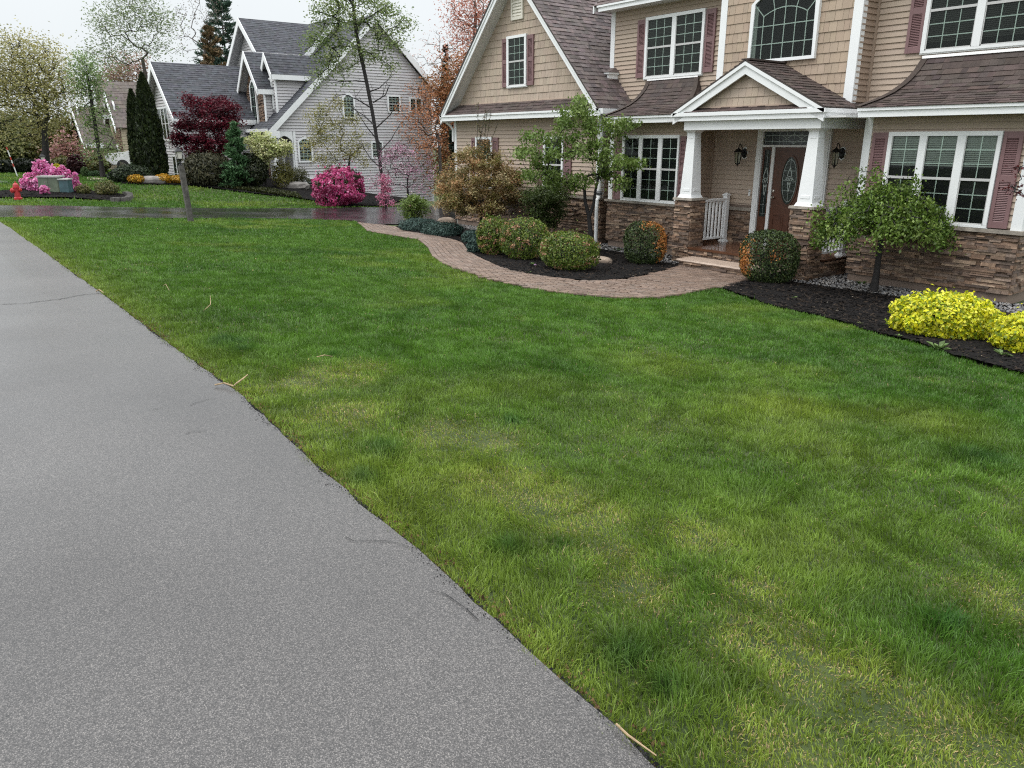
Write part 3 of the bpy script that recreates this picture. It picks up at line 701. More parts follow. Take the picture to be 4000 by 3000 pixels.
# --- white trim: corner boards
for b in [(-20.97, -20.84, TB_-.03, TB_+.1, LEDGE+.05, 2.24), (-14.55, -14.40, TB_-.03, TB_+.12, LEDGE+.05, 2.24), (-14.09, -13.95, TB_-.03, TB_+.1, LEDGE+.03, 2.04), (-11.71, -11.6, TB_-.03, TB_+.06, LEDGE+.03, 1.98),
          (-7.65, -7.51, TB_-.03, TB_+.1, LEDGE+.045, 2.04), (-5.02, -4.86, TB_-.03, TB_+.12, LEDGE+.045, 2.04), (-15.07, -14.93, TW-.03, TW+.1, 3.27, 4.72),
          (-11.31, -11.15, TCN-.03, TCN+.12, 2.2, 6.3), (-8.35, -8.17, TCN-.03, TCN+.12, 2.2, 6.3), (-5.0, -4.86, TW-.03, TW+.12, 2.7, 4.72)]: tr.cut(); tr.box(*b)
obj('corner_board', tr, M['white'], house)
ic = MB(); ic.cut(); ic.box(-8.185, -8.13, TW-.05, TW-.001, 2.1, 4.8, (1, 1, 1)); ic.cut(); ic.box(-11.67, -11.62, TW-.05, TW-.001, LEDGE, 1.97)
obj('inside_corner_trim', ic, plain('tan_trim', (.33, .25, .19), .55), house)
# small cornice return at the foot of the upper-left corner
cr = MB(); cr.box(-15.24, -14.78, TW-.34, TW-.02, 3.09, 3.19); cr.box(-15.28, -14.74, TW-.38, TW-.02, 3.19, 3.235); obj('cornice_return', cr, M['white'], house)
crr = MB(); crr.add([(-15.30, TW-.40, 3.236), (-14.72, TW-.40, 3.236), (-14.86, TW-.02, 3.36), (-15.18, TW-.02, 3.36), (-15.3, TW-.02, 3.236), (-14.72, TW-.02, 3.236)], [(0, 1, 2, 3), (1, 5, 2), (0, 3, 4)], (.088, .066, .06)); obj('cornice_return_roof', crr, M['roof'], house)

# --- garage roof, rakes, eave and skirt roof
rf = MB(); SQ = math.sqrt(1+GS*GS)
YF, YB = 13.33, 21
half = 3.52
for sgn in (1, -1):
    O = (GA[0]+sgn*half, 0, GA[1]-half*GS+.03); V = (-sgn, 0, GS); U = (0, sgn*1, 0)
    Fr = frame(O, U, V)
    u = lambda y: y*sgn
    poly = [(u(YF-.03), 0), (u(YB), 0), (u(YB), half*SQ), (u(YF-.03), half*SQ)]
    if sgn < 0: poly = poly[::-1]
    shingles(rf, Fr, poly, (.105, .083, .079), .135, .42)
    rf.prism(Fr, poly, -.03, -.004, (.06, .05, .045))
rf.box(GA[0]-.12, GA[0]+.12, YF-.03, YB, GA[1]+.012, GA[1]+.05, (.07, .055, .05))
# skirt roof under the gable
Sk = frame((0, 13.33, GE-.02), (1, 0, 0), (0, .40, .31)); xl, xr = GA[0]-half+.35, GA[0]+half-.35
shingles(rf, Sk, [(xl-.12, 0), (xr+.12, 0), (xr-.18, .52), (xl+.18, .52)], (.075, .055, .05), .13, .25)
rf.prism(Sk, [(xl-.12, 0), (xr+.12, 0), (xr-.18, .52), (xl+.18, .52)], -.02, -.003, (.06, .05, .045))
obj('garage_roof', rf, M['roof'], house)
rk = MB(); FE = front(13.36)
def rake_board(mb, Fr, apex, slope, hw, wd, n0, n1, top=0.0):
    k = math.sqrt(1+slope*slope)*wd
    for sg in (1, -1):
        p = [(apex[0], apex[1]-top), (apex[0]+sg*hw, apex[1]-top-hw*slope), (apex[0]+sg*hw, apex[1]-top-hw*slope-k), (apex[0], apex[1]-top-k)]
        mb.prism(Fr, p if sg < 0 else p[::-1], n0, n1)
rake_board(rk, FE, GA, GS, half, .15, -.02, .018, .01); rake_board(rk, FE, GA, GS, half, .055, .0185, .042, .012)
rk.box(GA[0]-half-.02, GA[0]+half+.02, 13.345, 13.38, GE-.17, GE-.005); rk.box(GA[0]-half-.02, GA[0]+half+.02, 13.318, 13.344, GE-.055, GE-.006)
rk.box(GA[0]-half-.02, GA[0]-half+.0, 13.38, 14.5, GE-.17, GE-.005)
obj('garage_rake_trim', rk, M['white'], house)
so = MB()
for sg in (1, -1):
    a = (GA[0], GA[1]-.17); b = (GA[0]+sg*half, GA[1]-.17-half*GS)
    so.add([(a[0], 13.37, a[1]), (b[0], 13.37, b[1]), (b[0], TB_+.0, b[1]), (a[0], TB_+.0, a[1])], [(0, 1, 2, 3)])
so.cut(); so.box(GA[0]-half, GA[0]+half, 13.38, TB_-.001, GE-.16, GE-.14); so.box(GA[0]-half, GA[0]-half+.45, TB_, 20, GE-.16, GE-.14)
obj('garage_soffit', so, M['soffit'], house)
lt = MB(); lt.box(GA[0]-gx(gz, .16), GA[0]+gx(gz, .16), TB_-.045, TB_-.001, gz-.035, gz+.0); lt.box(GA[0]-gx(gz, .16)-.03, GA[0]+gx(gz, .16)+.03, TB_-.06, TB_-.02, gz-.075, gz-.036); obj('gable_band', lt, plain('tan_band', (.42, .32, .25), .5), house)
vt = MB()   # louvred gable vent
vt.fbox(FB, -18.02, -17.20, 4.70, 5.42, .0, .031); vt.fbox(FB, -18.02, -17.93, 4.70, 5.42, .031, .06); vt.fbox(FB, -17.29, -17.20, 4.70, 5.42, .031, .06); vt.fbox(FB, -17.925, -17.295, 4.70, 4.78, .031, .06); vt.fbox(FB, -17.925, -17.295, 5.34, 5.42, .031, .06)
v = 4.80
while v < 5.33:
    vt.add([FB(-17.92, v, .058), FB(-17.3, v, .058), FB(-17.3, v+.06, .032), FB(-17.92, v+.06, .032), FB(-17.92, v-.004, .032), FB(-17.3, v-.004, .032)], [(0, 1, 2, 3), (4, 5, 1, 0)]); v += .075
# photo vent is narrower: scale about its centre
vt.v = [((x+17.61)*.62-17.77, y, z) for x, y, z in vt.v]
obj('gable_vent', vt, plain('cream_vent', (.72, .69, .60), .5), house)
# gutters and downspouts
gt = MB(); gt.box(GA[0]+half-.02, GA[0]+half+.1, 13.36, 14.55, GE-.13, GE-.01)
obj('gutter', gt, M['white'], house)
dn = MB()
dn.tube([(-14.16, 14.2, 2.26), (-14.30, 13.9, 2.1), (-14.36, 13.70, 1.9), (-14.36, 13.68, .36)], .042, 8); dn.tube([(-14.36, 13.68, .37), (-14.36, 13.68, .30), (-14.27, 13.52, .20), (-14.25, 13.5, .05), (-14.25, 13.5, -.86)], .045, 8)
obj('downspout', dn, M['white'], house)
dn2 = MB(); dn2.tube([(-20.98-.15, 13.5, 2.2), (-21.04, 13.62, 2.08), (-20.99, 13.70, 1.95), (-20.99, 13.70, 1.6)], .04, 8); obj('downspout', dn2, M['white'], house)
hd = MB(); hd.lathe((-14.36, 13.68, .33), [(0, .07), (.05, .085), (.09, .05), (.12, .03)], 10); obj('downspout_collar', hd, M['ebox'], house)

# --- windows
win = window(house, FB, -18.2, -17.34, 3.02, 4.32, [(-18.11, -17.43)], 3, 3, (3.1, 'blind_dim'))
shutter(house, FB, -18.44, -18.21, 3.04, 4.28); shutter(house, FB, -17.33, -17.06, 3.04, 4.28)
window(house, FB, -19.76, -18.93, .29, 1.73, [(-19.68, -19.01)], 3, 3); shutter(house, FB, -20.0, -19.77, .31, 1.71); shutter(house, FB, -18.92, -18.66, .31, 1.71)
window(house, FB, -16.58, -15.77, .29, 1.73, [(-16.50, -15.85)], 3, 3); shutter(house, FB, -16.85, -16.59, .31, 1.71); shutter(house, FB, -15.76, -15.48, .31, 1.71)
window(house, FB, -13.62, -11.87, .25, 1.74, [(-13.54, -13.10), (-12.97, -12.50), (-12.36, -11.93)], 2, 3)
shutter(house, FB, -13.89, -13.63, .26, 1.71); shutter(house, FB, -11.86, -11.70, .26, 1.71)
window(house, FB, -7.17, -5.36, .265, 1.76, [(-7.09, -6.64), (-6.50, -6.03), (-5.88, -5.43)], 2, 3, (1.22, 'blind'))
shutter(house, FB, -7.47, -7.18, .28, 1.75); shutter(house, FB, -5.35, -5.07, .28, 1.75)
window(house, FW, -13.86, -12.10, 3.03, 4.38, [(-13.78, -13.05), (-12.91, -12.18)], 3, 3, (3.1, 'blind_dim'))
shutter(house, FW, -14.14, -13.87, 3.07, 4.35); shutter(house, FW, -12.09, -11.82, 3.07, 4.35)
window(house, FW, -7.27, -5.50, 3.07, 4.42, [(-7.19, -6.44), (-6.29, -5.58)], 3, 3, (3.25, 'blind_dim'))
shutter(house, FW, -7.56, -7.28, 3.09, 4.4); shutter(house, FW, -5.49, -5.2, 3.09, 4.4)
# arched centre window
def arch_window():
    x0, x1, zb, zs, rise = -10.52, -9.01, 3.10, 4.19, .30; cx = (x0+x1)/2; hw = (x1-x0)/2; R_ = (hw*hw+rise*rise)/(2*rise); a0 = math.asin(hw/R_)
    arc = lambda inset, n=20: [(cx+(R_-inset)*math.sin(a0*(1-2*i/n)*(hw-inset)/hw), zs+rise-R_+(R_-inset)*math.cos(a0*(1-2*i/n)*(hw-inset)/hw)) for i in range(n+1)]
    out = arc(0); inn = arc(.06); fr = MB()
    P0 = [(x0, zb), (x1, zb)]+out; P1 = [(x0+.06, zb+.06), (x1-.06, zb+.06)]+inn
    n = len(P0)
    for i in range(n):
        j = (i+1) % n; vs = [FC(*P0[i], 0), FC(*P0[j], 0), FC(*P1[j], 0), FC(*P1[i], 0), FC(*P0[i], .085), FC(*P0[j], .085), FC(*P1[j], .085), FC(*P1[i], .085)]
        fr.add(vs, [(4, 5, 6, 7), (0, 1, 5, 4), (2, 3, 7, 6)])
    o = obj('arched_window', fr, M['white'], house)
    m = MB(); wd = .018; ivs = [-10.23, -9.99, -9.75, -9.51, -9.27]
    ri = .13; hw2 = .48; c2 = -9.75; R2 = (hw2*hw2+ri*ri)/(2*ri); ztop = lambda x: 3.95+ri-R2+math.sqrt(R2*R2-(x-c2)**2)
    for x in ivs: m.fbox(FC, x-wd/2, x+wd/2, zb+.06, ztop(x) if abs(x-c2) > .4 else ztop(x), .042, .052)
    for z in (3.44, 3.77): m.fbox(FC, x0+.06, x1-.06, z-wd/2, z+wd/2, .043, .053)
    pts = [(c2-hw2+2*hw2*i/16, ztop(c2-hw2+2*hw2*i/16)) for i in range(17)]
    m.prism(FC, [(p[0], p[1]-wd/2) for p in pts]+[(p[0], p[1]+wd/2) for p in pts[::-1]], .041, .054)
    for (a, b) in (((-10.23, 3.95), (-10.47, 4.20)), ((-9.27, 3.95), (-9.05, 4.20)), ((-9.99, ztop(-9.99)), (-10.08, 4.37)), ((-9.75, 4.08), (-9.76, 4.44)), ((-9.51, ztop(-9.51)), (-9.43, 4.37))):
        d = Vector((b[0]-a[0], b[1]-a[1])).normalized()*wd/2; m.prism(FC, [(a[0]+d.y, a[1]-d.x), (b[0]+d.y, b[1]-d.x), (b[0]-d.y, b[1]+d.x), (a[0]-d.y, a[1]+d.x)], .0425, .0515)
    obj('muntin', m, M['muntin'], o)
    bk = MB(); bk.prism(FC, P1, .027, .030); obj('interior', bk, M['dark'], o); g = MB(); g.add([FC(u, v, .062) for u, v in P1], [tuple(range(len(P1)))]); obj('pane', g, M['glass'], o)
    rv = MB(); rv.fbox(FC, x0+.06, x0+.15, zb+.06, 4.15, .032, .036); obj('curtain', rv, M['blind'], o)
arch_window()

# --- flared bay roofs
PROF = [(13.30, 2.155), (13.70, 2.275), (13.98, 2.385), (14.25, 2.55), (14.44, 2.74), (14.57, 3.0)]
def profile(n):
    P = np.array(PROF); d = np.concatenate([[0], np.cumsum(np.linalg.norm(np.diff(P, axis=0), axis=1))]); t = np.linspace(0, d[-1], n)
    # smooth interpolation
    return [(float(np.interp(x, d, P[:, 0])), float(np.interp(x, d, P[:, 1]))) for x in t]
def flared_roof(name, xa0, xa1, xb0, xb1, cap_left=True):
    """xa0..xa1 along the eave, xb0..xb1 along the wall"""
    pr = profile(14); n = len(pr); mb = MB(); base = (.074, .055, .049)
    def lim(k):
        f = 1-(1-k)**2*.6-.4*(1-k); f = k
        return xa0+(xb0-xa0)*f, xa1+(xb1-xa1)*f
    for i in range(n-1):
        (y0, z0), (y1, z1) = pr[i], pr[i+1]; Lg = math.hypot(y1-y0, z1-z0); Fr = frame((0, y0, z0), (1, 0, 0), (0, y1-y0, z1-z0))
        a0, b0 = lim(i/(n-1)); a1, b1 = lim((i+1)/(n-1)); poly = [(a0, 0), (b0, 0), (b1, Lg), (a1, Lg)]
        shingles(mb, Fr, poly, base, Lg+.0001, .28); mb.add([Fr(*p, 0) for p in poly], [(0, 1, 2, 3)], base)
        for e0, e1, sg in ((b0, b1, 1), (a0, a1, -1)):
            q = [(e0, y0, z0), (e0, 14.6, z0), (e1, 14.6, z1), (e1, y1, z1)]; 
            mb.add([(x+sg*.012, y, z) for x, y, z in q], [(0, 1, 2, 3) if sg > 0 else (3, 2, 1, 0)], tuple(c*.9 for c in base))
    for side in (0, 1):      # hip caps
        for i in range(n-1):
            p, q = pr[i], pr[i+1]; a = lim(i/(n-1))[side]; b = lim((i+1)/(n-1))[side]; wd = .09
            s = 1 if side == 0 else -1
            mb.add([(a-.02*s, p[0]-.012, p[1]+.034), (a+wd*s, p[0]-.012, p[1]+.034), (b+wd*s, q[0]-.012, q[1]+.034), (b-.02*s, q[0]-.012, q[1]+.034), (a-.02*s, p[0], p[1]), (a+wd*s, p[0], p[1]), (a-.02*s, p[0], p[1]), (b-.02*s, q[0], q[1])],
                   [(0, 1, 2, 3) if s > 0 else (3, 2, 1, 0), (4, 5, 1, 0) if s > 0 else (0, 1, 5, 4), (4, 0, 3, 7) if s > 0 else (7, 3, 0, 4)], (.06, .044, .036))
    o = obj(name, mb, M['roof'], house)
    fl = MB(); fl.box(xb0-.02, xb1+.02, 14.53, 14.585, 2.985, 3.03); obj('roof_flashing', fl, M['siding'], o)
    return o
flared_roof('bay_roof', -13.93, -11.72, -13.72, -12.22)
flared_roof('bay_roof', -7.62, -4.55, -7.2, -5.55)
ev = MB()
for x0, x1 in ((-13.92, -11.2), (-7.6, -4.53)):
    ev.cut(); ev.box(x0, x1, 13.345, 13.38, 2.0, 2.15); ev.box(x0-.012, x1+.012, 13.315, 13.344, 2.105, 2.155)
ev.box(-4.565, -4.53, 13.38, 14.6, 2.0, 2.15)
obj('bay_fascia', ev, M['white'], house)
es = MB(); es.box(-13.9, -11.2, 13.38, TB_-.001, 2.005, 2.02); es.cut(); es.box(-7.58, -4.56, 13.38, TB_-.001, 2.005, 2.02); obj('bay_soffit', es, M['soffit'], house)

# --- main roof eaves and roof
mr_ = MB(); EY, EZ = 14.2, 4.76; FrM = frame((0, EY-.03, EZ), (1, 0, 0), (0, 1, .8)); k_ = 5.5
shingles(mr_, FrM, [(-15.3, 0), (-4.5, 0), (-4.5, k_), (-15.3, k_)], (.088, .066, .06), .14, .3); mr_.prism(FrM, [(-15.3, 0), (-4.5, 0), (-4.5, k_), (-15.3, k_)], -.03, -.004, (.06, .05, .04))
FrMb = frame((0, 22.8, EZ), (-1, 0, 0), (0, -1, .8)); mr_.prism(FrMb, [(4.5, 0), (15.3, 0), (15.3, k_), (4.5, k_)], -.03, .01, (.08, .06, .055))
obj('main_roof', mr_, M['roof'], house)
mf = MB()
for x0, x1 in ((-15.14, -11.2), (-8.28, -4.7)): mf.cut(); mf.box(x0, x1, 14.185, 14.22, 4.62, 4.755); mf.box(x0-.03, x1+.02, 14.155, 14.184, 4.715, 4.757)
FsM = sideL(-15.3)
mf.cut(); mf.prism(FsM, [(-14.17, 4.60), (-14.17, 4.76), (-18.45, 8.18), (-18.45, 8.02)], -.02, .02); mf.prism(FsM, [(-22.8, 4.60), (-18.45, 8.02), (-18.45, 8.18), (-22.8, 4.76)], -.02, .02)
obj('main_fascia', mf, M['white'], house)
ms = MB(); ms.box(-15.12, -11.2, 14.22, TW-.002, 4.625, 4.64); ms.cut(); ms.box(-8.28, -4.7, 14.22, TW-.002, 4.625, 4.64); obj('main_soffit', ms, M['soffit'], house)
gw = MB(); gw.prism(sideL(-15.05), [(-14.6, 4.7), (-22.5, 4.7), (-18.5, 7.9)], -.2, 0, TAN); gw.cut(); gw.prism(sideR(-4.89), [(14.6, 4.7), (22.5, 4.7), (18.5, 7.9)], -.2, 0, TAN); obj('end_gable', gw, M['siding'], house)
cg = MB(); ap = (-9.75, 7.05)    # centre bay's own gable roof
for sg in (1, -1):
    Fr = frame((ap[0]+sg*1.9, 0, ap[1]-1.9+.03), (0, sg, 0), (-sg, 0, 1)); poly = [(sg*13.75, 0), (sg*19, 0), (sg*19, 2.69), (sg*13.75, 2.69)]
    poly = poly if sg > 0 else poly[::-1]; shingles(cg, Fr, poly); cg.prism(Fr, poly, -.03, -.004, (.06, .05, .04))
obj('centre_gable_roof', cg, M['roof'], house)
cgr = MB(); rake_board(cgr, front(13.78), ap, 1.0, 1.9, .14, -.02, .018); obj('centre_rake_trim', cgr, M['white'], house)
cgc = MB(); cgc.prism(FC, [(-11.29, 5.5), (-8.2, 5.5), (-9.75, 6.95)], -.4, -.004); obj('centre_gable_core', cgc, M['siding'], house)

# --- porch
pg = MB(); PY = 12.93; PA = (-9.72, 3.035); PS = .51; PHW = 1.74
for sg in (1, -1):
    Fr = frame((PA[0]+sg*PHW, 0, PA[1]-PHW*PS+.03), (0, sg, 0), (-sg, 0, PS)); k = PHW*math.sqrt(1+PS*PS)
    back = 14.585
    poly = [(sg*(PY-.03), 0), (sg*back, 0), (sg*back, k), (sg*(PY-.03), k)]; poly = poly if sg > 0 else poly[::-1]
    shingles(pg, Fr, poly, (.072, .053, .047), .12, .28); pg.prism(Fr, poly, -.025, -.003, (.06, .05, .045))
pg.box(PA[0]-.09, PA[0]+.09, PY-.03, TCN, PA[1]+.022, PA[1]+.052, (.06, .045, .04))
Fs = frame((0, PY-.02, 2.155), (1, 0, 0), (0, .2, .12)); shingles(pg, Fs, [(PA[0]-1.42, 0), (PA[0]+1.40, 0), (PA[0]+1.14, .235), (PA[0]-1.16, .235)], (.072, .05, .045), .118, .25)
pg.prism(Fs, [(PA[0]-1.42, 0), (PA[0]+1.40, 0), (PA[0]+1.14, .235), (PA[0]-1.16, .235)], -.02, -.003, (.06, .05, .045))
obj('porch_roof', pg, M['roof'], house)
pt = MB(); FP = front(PY+.02)
rake_board(pt, FP, PA, PS, PHW-.02, .185, -.02, .02, .012); rake_board(pt, FP, PA, PS, PHW-.0, .06, .0205, .05, .0)
FPb = front(PY+.021)
pt.box(-11.40, -7.985, PY, PY+.035, 2.0, 2.12); pt.box(-11.43, -7.955, PY-.03, PY-.001, 2.09, 2.16); pt.box(-8.02, -7.985, PY+.035, 14.3, 2.0, 2.12); pt.box(-7.984, -7.955, PY-.001, 14.2, 2.09, 2.16); pt.box(-11.40, -11.365, PY+.035, 13.7, 2.0, 2.12)
pt.fbox(FPb, -11.36, -11.0, 2.12, 2.22, -.02, .0); pt.fbox(FPb, -8.4, -8.04, 2.12, 2.22, -.02, .0)
obj('porch_pediment_trim', pt, M['white'], house)
bm_ = MB(); bm_.box(-11.21, -8.09, 13.03, 13.25, 1.825, 1.999); bm_.box(-8.31, -8.09, 13.25, 14.59, 1.825, 1.999); bm_.box(-11.21, -10.99, 13.25, 13.74, 1.825, 1.999)
obj('porch_beam', bm_, M['white'], house)
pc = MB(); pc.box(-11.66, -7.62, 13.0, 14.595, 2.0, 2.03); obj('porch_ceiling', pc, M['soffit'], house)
ps = MB(); shakes(ps, front(PY+.14), [(PA[0]-1.22, 2.25), (PA[0]+1.2, 2.25), (PA[0], 2.25+1.21*PS)], TAN2, .165); core2 = MB()
ps.prism(front(PY+.15), [(PA[0]-1.6, 2.1), (PA[0]+1.6, 2.1), (PA[0], PA[1]-.06)], -.05, -.002, TAN2)
ps.fbox(front(PY+.12), PA[0]-1.25, PA[0]+1.22, 2.225, 2.262, 0, .02, (.42, .32, .25))
obj('porch_pediment', ps, M['shake'], house)
pl_ = MB(); pl_.box(-10.92, -10.72, 13.7, 13.9, 1.975, 1.998); obj('ceiling_light', pl_, M['white'], house)
def column(cx):
    c = MB(); cy = 13.24
    c.taper(cx, cy, .505, 1.79, .155, .155, .095, .095)
    c.taper(cx, cy, .46, .525, .19, .19, .158, .158); c.taper(cx, cy, 1.77, 1.826, .098, .098, .155, .155)
    for s in (-1, 1):         # raised frame of the recessed panel, front and right faces
        pass
    def band(z0, z1, side):
        pass
    hw = lambda z: .155-.06*(z-.505)/1.285
    for (z0, z1) in ((.60, .655), (1.66, 1.70)):
        for f in (0, 1):
            a, b = hw(z0)*.62, hw(z1)*.62
            if f == 0: vs = [(cx-a, cy-hw(z0)-.008, z0), (cx+a, cy-hw(z0)-.008, z0), (cx+b, cy-hw(z1)-.008, z1), (cx-b, cy-hw(z1)-.008, z1), (cx-a, cy-hw(z0)+.01, z0), (cx+a, cy-hw(z0)+.01, z0), (cx+b, cy-hw(z1)+.01, z1), (cx-b, cy-hw(z1)+.01, z1)]
            else: vs = [(cx+hw(z0)+.008, cy-a, z0), (cx+hw(z0)+.008, cy+a, z0), (cx+hw(z1)+.008, cy+b, z1), (cx+hw(z1)+.008, cy-b, z1), (cx+hw(z0)-.01, cy-a, z0), (cx+hw(z0)-.01, cy+a, z0), (cx+hw(z1)-.01, cy+b, z1), (cx+hw(z1)-.01, cy-b, z1)]
            c.add(vs, [(0, 1, 2, 3), (4, 5, 1, 0), (3, 2, 6, 7), (5, 6, 2, 1), (0, 3, 7, 4)])
    o = obj('column', c, M['white'], house)
    p = MB(); x0, x1, y0, y1 = cx-.2, cx+.2, 13.05, 13.46
    p.box(x0+.003, x1-.003, y0+.003, y1-.003, -1.3, .42, (.1, .07, .05))
    ledgestone(p, front(y0), [(x0-.02, -1.05), (x1+.02, -1.05), (x1+.02, .42), (x0-.02, .42)], False); ledgestone(p, sideR(x1), [(y0-.02, -1.05), (y1, -1.05), (y1, .42), (y0-.02, .42)], False); ledgestone(p, sideL(x0), [(-y1, -1.05), (-y0, -1.05), (-y0, .42), (-y1, .42)], False)
    obj('pier', p, M['stone'], house)
    q = MB(); q.taper(cx, cy+.012, .415, .462, .265, .265, .255, .255); obj('pier_cap', q, M['cap'], house)
column(-11.10); column(-8.28)
dk = MB()
y = 13.04
while y < 14.58:
    y1 = min(y+.137, 14.595); dk.box(-11.66 if y > 13.5 else -10.9, -8.06 if y > 13.5 else -8.48, y, y1-.005, ZF-.03, ZF); y += .137
dk.box(-11.3, -8.3, 13.2, 14.596, ZF-.25, ZF-.031)
dk.box(-10.9, -8.48, 13.015, 13.039, ZF-.045, ZF-.004)
obj('porch_deck', dk, M['deckwood'], house)
rs = MB(); rs.box(-10.9, -8.4, 13.075, 13.3, -1.2, ZF-.05, (.1, .07, .05)); ledgestone(rs, front(13.075), [(-10.9, -1.0), (-8.46, -1.0), (-8.46, ZF-.046), (-10.9, ZF-.046)], False)
ledgestone(rs, front(12.56), [(-10.68, -1.0), (-8.5, -1.0), (-8.5, -.79), (-10.68, -.79)], False); ledgestone(rs, sideL(-10.68), [(-13.05, -1.0), (-12.56, -1.0), (-12.56, -.79), (-13.05, -.79)], False); rs.box(-10.675, -8.5, 12.565, 13.0, -1.2, -.792, (.1, .07, .05))
ledgestone(rs, sideR(-8.08), [(13.46, -1.0), (14.55, -1.0), (14.55, ZF-.05), (13.46, ZF-.05)], False); rs.box(-8.3, -8.085, 13.47, 14.55, -1.2, ZF-.05, (.1, .07, .05))
obj('stone_riser', rs, M['stone'], house)
td = MB(); rr_ = random.Random(4); xs = np.linspace(-10.74, -8.42, 40)
fr_ = [12.50+rr_.uniform(0, .018) for _ in xs]
for i in range(len(xs)-1):
    a, b, ya, yb = xs[i], xs[i+1], fr_[i], fr_[i+1]
    td.add([(a, ya+.015, -.79), (b, yb+.015, -.79), (b, 13.02, -.79), (a, 13.02, -.79), (a, ya+.012, -.735), (b, yb+.012, -.735), (b, 13.02, -.73), (a, 13.02, -.73), (a, ya-.006, -.762), (b, yb-.006, -.762)], [(4, 5, 6, 7), (8, 9, 5, 4), (0, 1, 9, 8), (0, 3, 2, 1)])
td.add([(-10.74, 12.51, -.79), (-10.74, 13.02, -.79), (-10.74, 13.02, -.73), (-10.74, 12.51, -.735)], [(3, 2, 1, 0)])
obj('step_tread', td, M['tread'], house)
def railing(x):
    r = MB(); r.box(x-.03, x+.03, 13.46, 14.40, .345, .375); r.box(x-.042, x+.042, 13.46, 14.40, .3751, .405); r.cut(); r.box(x-.03, x+.03, 13.46, 14.40, -.47, -.43)
    o = obj('rail', r, M['vinyl'], house); o.name = 'railing'; b = MB(); y = 13.53
    while y < 14.36: b.box(x-.018, x+.018, y, y+.036, -.4299, .3449); y += .118
    obj('baluster', b, M['vinyl'], o)
    p = MB(); p.box(x-.052, x+.052, 14.40, 14.504, ZF, .46); p.taper(x, 14.452, ZF, ZF+.04, .085, .085, .06, .06); p.taper(x, 14.452, .46, .475, .075, .075, .075, .075); p.taper(x, 14.452, .475, .515, .07, .07, .02, .02)
    obj('newel_post', p, M['vinyl'], o)
railing(-11.08); railing(-8.22)
# --- front door
dj = MB(); FD = front(TW)
for a, b in ((-10.47, -10.33), (-8.91, -8.77)): dj.fbox(FD, a, b, ZF, 1.96, .0, .07); 
for a, b in ((-10.44, -10.36), (-8.88, -8.80)): dj.fbox(FD, a, b, ZF, 1.96, .071, .085)
dj.fbox(FD, -10.33, -8.91, 1.80, 1.96, .0, .068); dj.fbox(FD, -10.33, -8.91, 1.49, 1.53, .0, .06); dj.fbox(FD, -10.09, -10.02, ZF, 1.49, .0, .058); dj.fbox(FD, -9.22, -9.15, ZF, 1.49, .0, .058)
fd = obj('front_door', dj, M['white'], house)
sl = MB(); sl.fbox(FD, -10.018, -9.222, ZF+.02, 1.488, .005, .028)
cx, cz, rx, rz = -9.62, .82, .185, .48
def ring(mb, Fr, cx, cz, rx, rz, w_, n0, n1, k=40):
    for i in range(k):
        a, b = 2*math.pi*i/k, 2*math.pi*(i+1)/k; P = []
        for n in (n0, n1):
            for t, f in ((a, 0), (b, 0), (b, w_), (a, w_)): P.append(Fr(cx+(rx+f)*math.cos(t), cz+(rz+f)*math.sin(t), n))
        mb.add(P, [(4, 5, 6, 7), (0, 4, 7, 3), (1, 2, 6, 5), (3, 7, 6, 2), (0, 1, 5, 4)])
ring(sl, FD, cx, cz, rx, rz, .03, .028, .046)
for a, b in ((-9.94, -9.68), (-9.56, -9.30)):
    for q in ((a, b, -.42, -.40), (a, b, .10, .12), (a, a+.018, -.40, .10), (b-.018, b, -.40, .10)): sl.fbox(FD, *q, .028, .040)
    sl.fbox(FD, a+.05, b-.05, -.36, .06, .028, .036)
for a, b in ((-10.32, -10.10), (-9.14, -8.92)):
    sl.fbox(FD, a+.002, b-.002, ZF, .05, .004, .03); sl.fbox(FD, a+.04, b-.04, -.45, -.1, .030, .040); sl.fbox(FD, a+.002, b-.002, 1.44, 1.488, .004, .03)
    sl.fbox(FD, a+.002, a+.035, .05, 1.44, .004, .03); sl.fbox(FD, b-.035, b-.002, .05, 1.44, .004, .03)
obj('door_leaf', sl, M['door'], fd)
lg = MB(); lg.prism(FD, [(cx+rx*math.cos(2*math.pi*i/40), cz+rz*math.sin(2*math.pi*i/40)) for i in range(40)], .029, .033)
for a, b in ((-10.285, -10.135), (-9.105, -8.955)): lg.fbox(FD, a, b, .05, 1.44, .006, .012)
lg.fbox(FD, -10.33, -8.91, 1.53, 1.80, .006, .012)
obj('leaded_glass', lg, M['leadglass'], fd)
lc = MB()
def bar(mb, Fr, a, b, w_, n):
    d = Vector((b[0]-a[0], b[1]-a[1])); d = d.normalized()*w_/2; mb.prism(Fr, [(a[0]+d.y, a[1]-d.x), (b[0]+d.y, b[1]-d.x), (b[0]-d.y, b[1]+d.x), (a[0]-d.y, a[1]+d.x)], n, n+.004)
ring(lc, FD, cx, cz, rx-.03, rz-.06, .008, .033, .037)
for z in (cz-.2, cz, cz+.2): bar(lc, FD, (cx-rx*.82, z), (cx+rx*.82, z), .007, .033)
bar(lc, FD, (cx, cz+.45), (cx, cz+.2), .007, .034); bar(lc, FD, (cx, cz-.45), (cx, cz-.25), .007, .034)
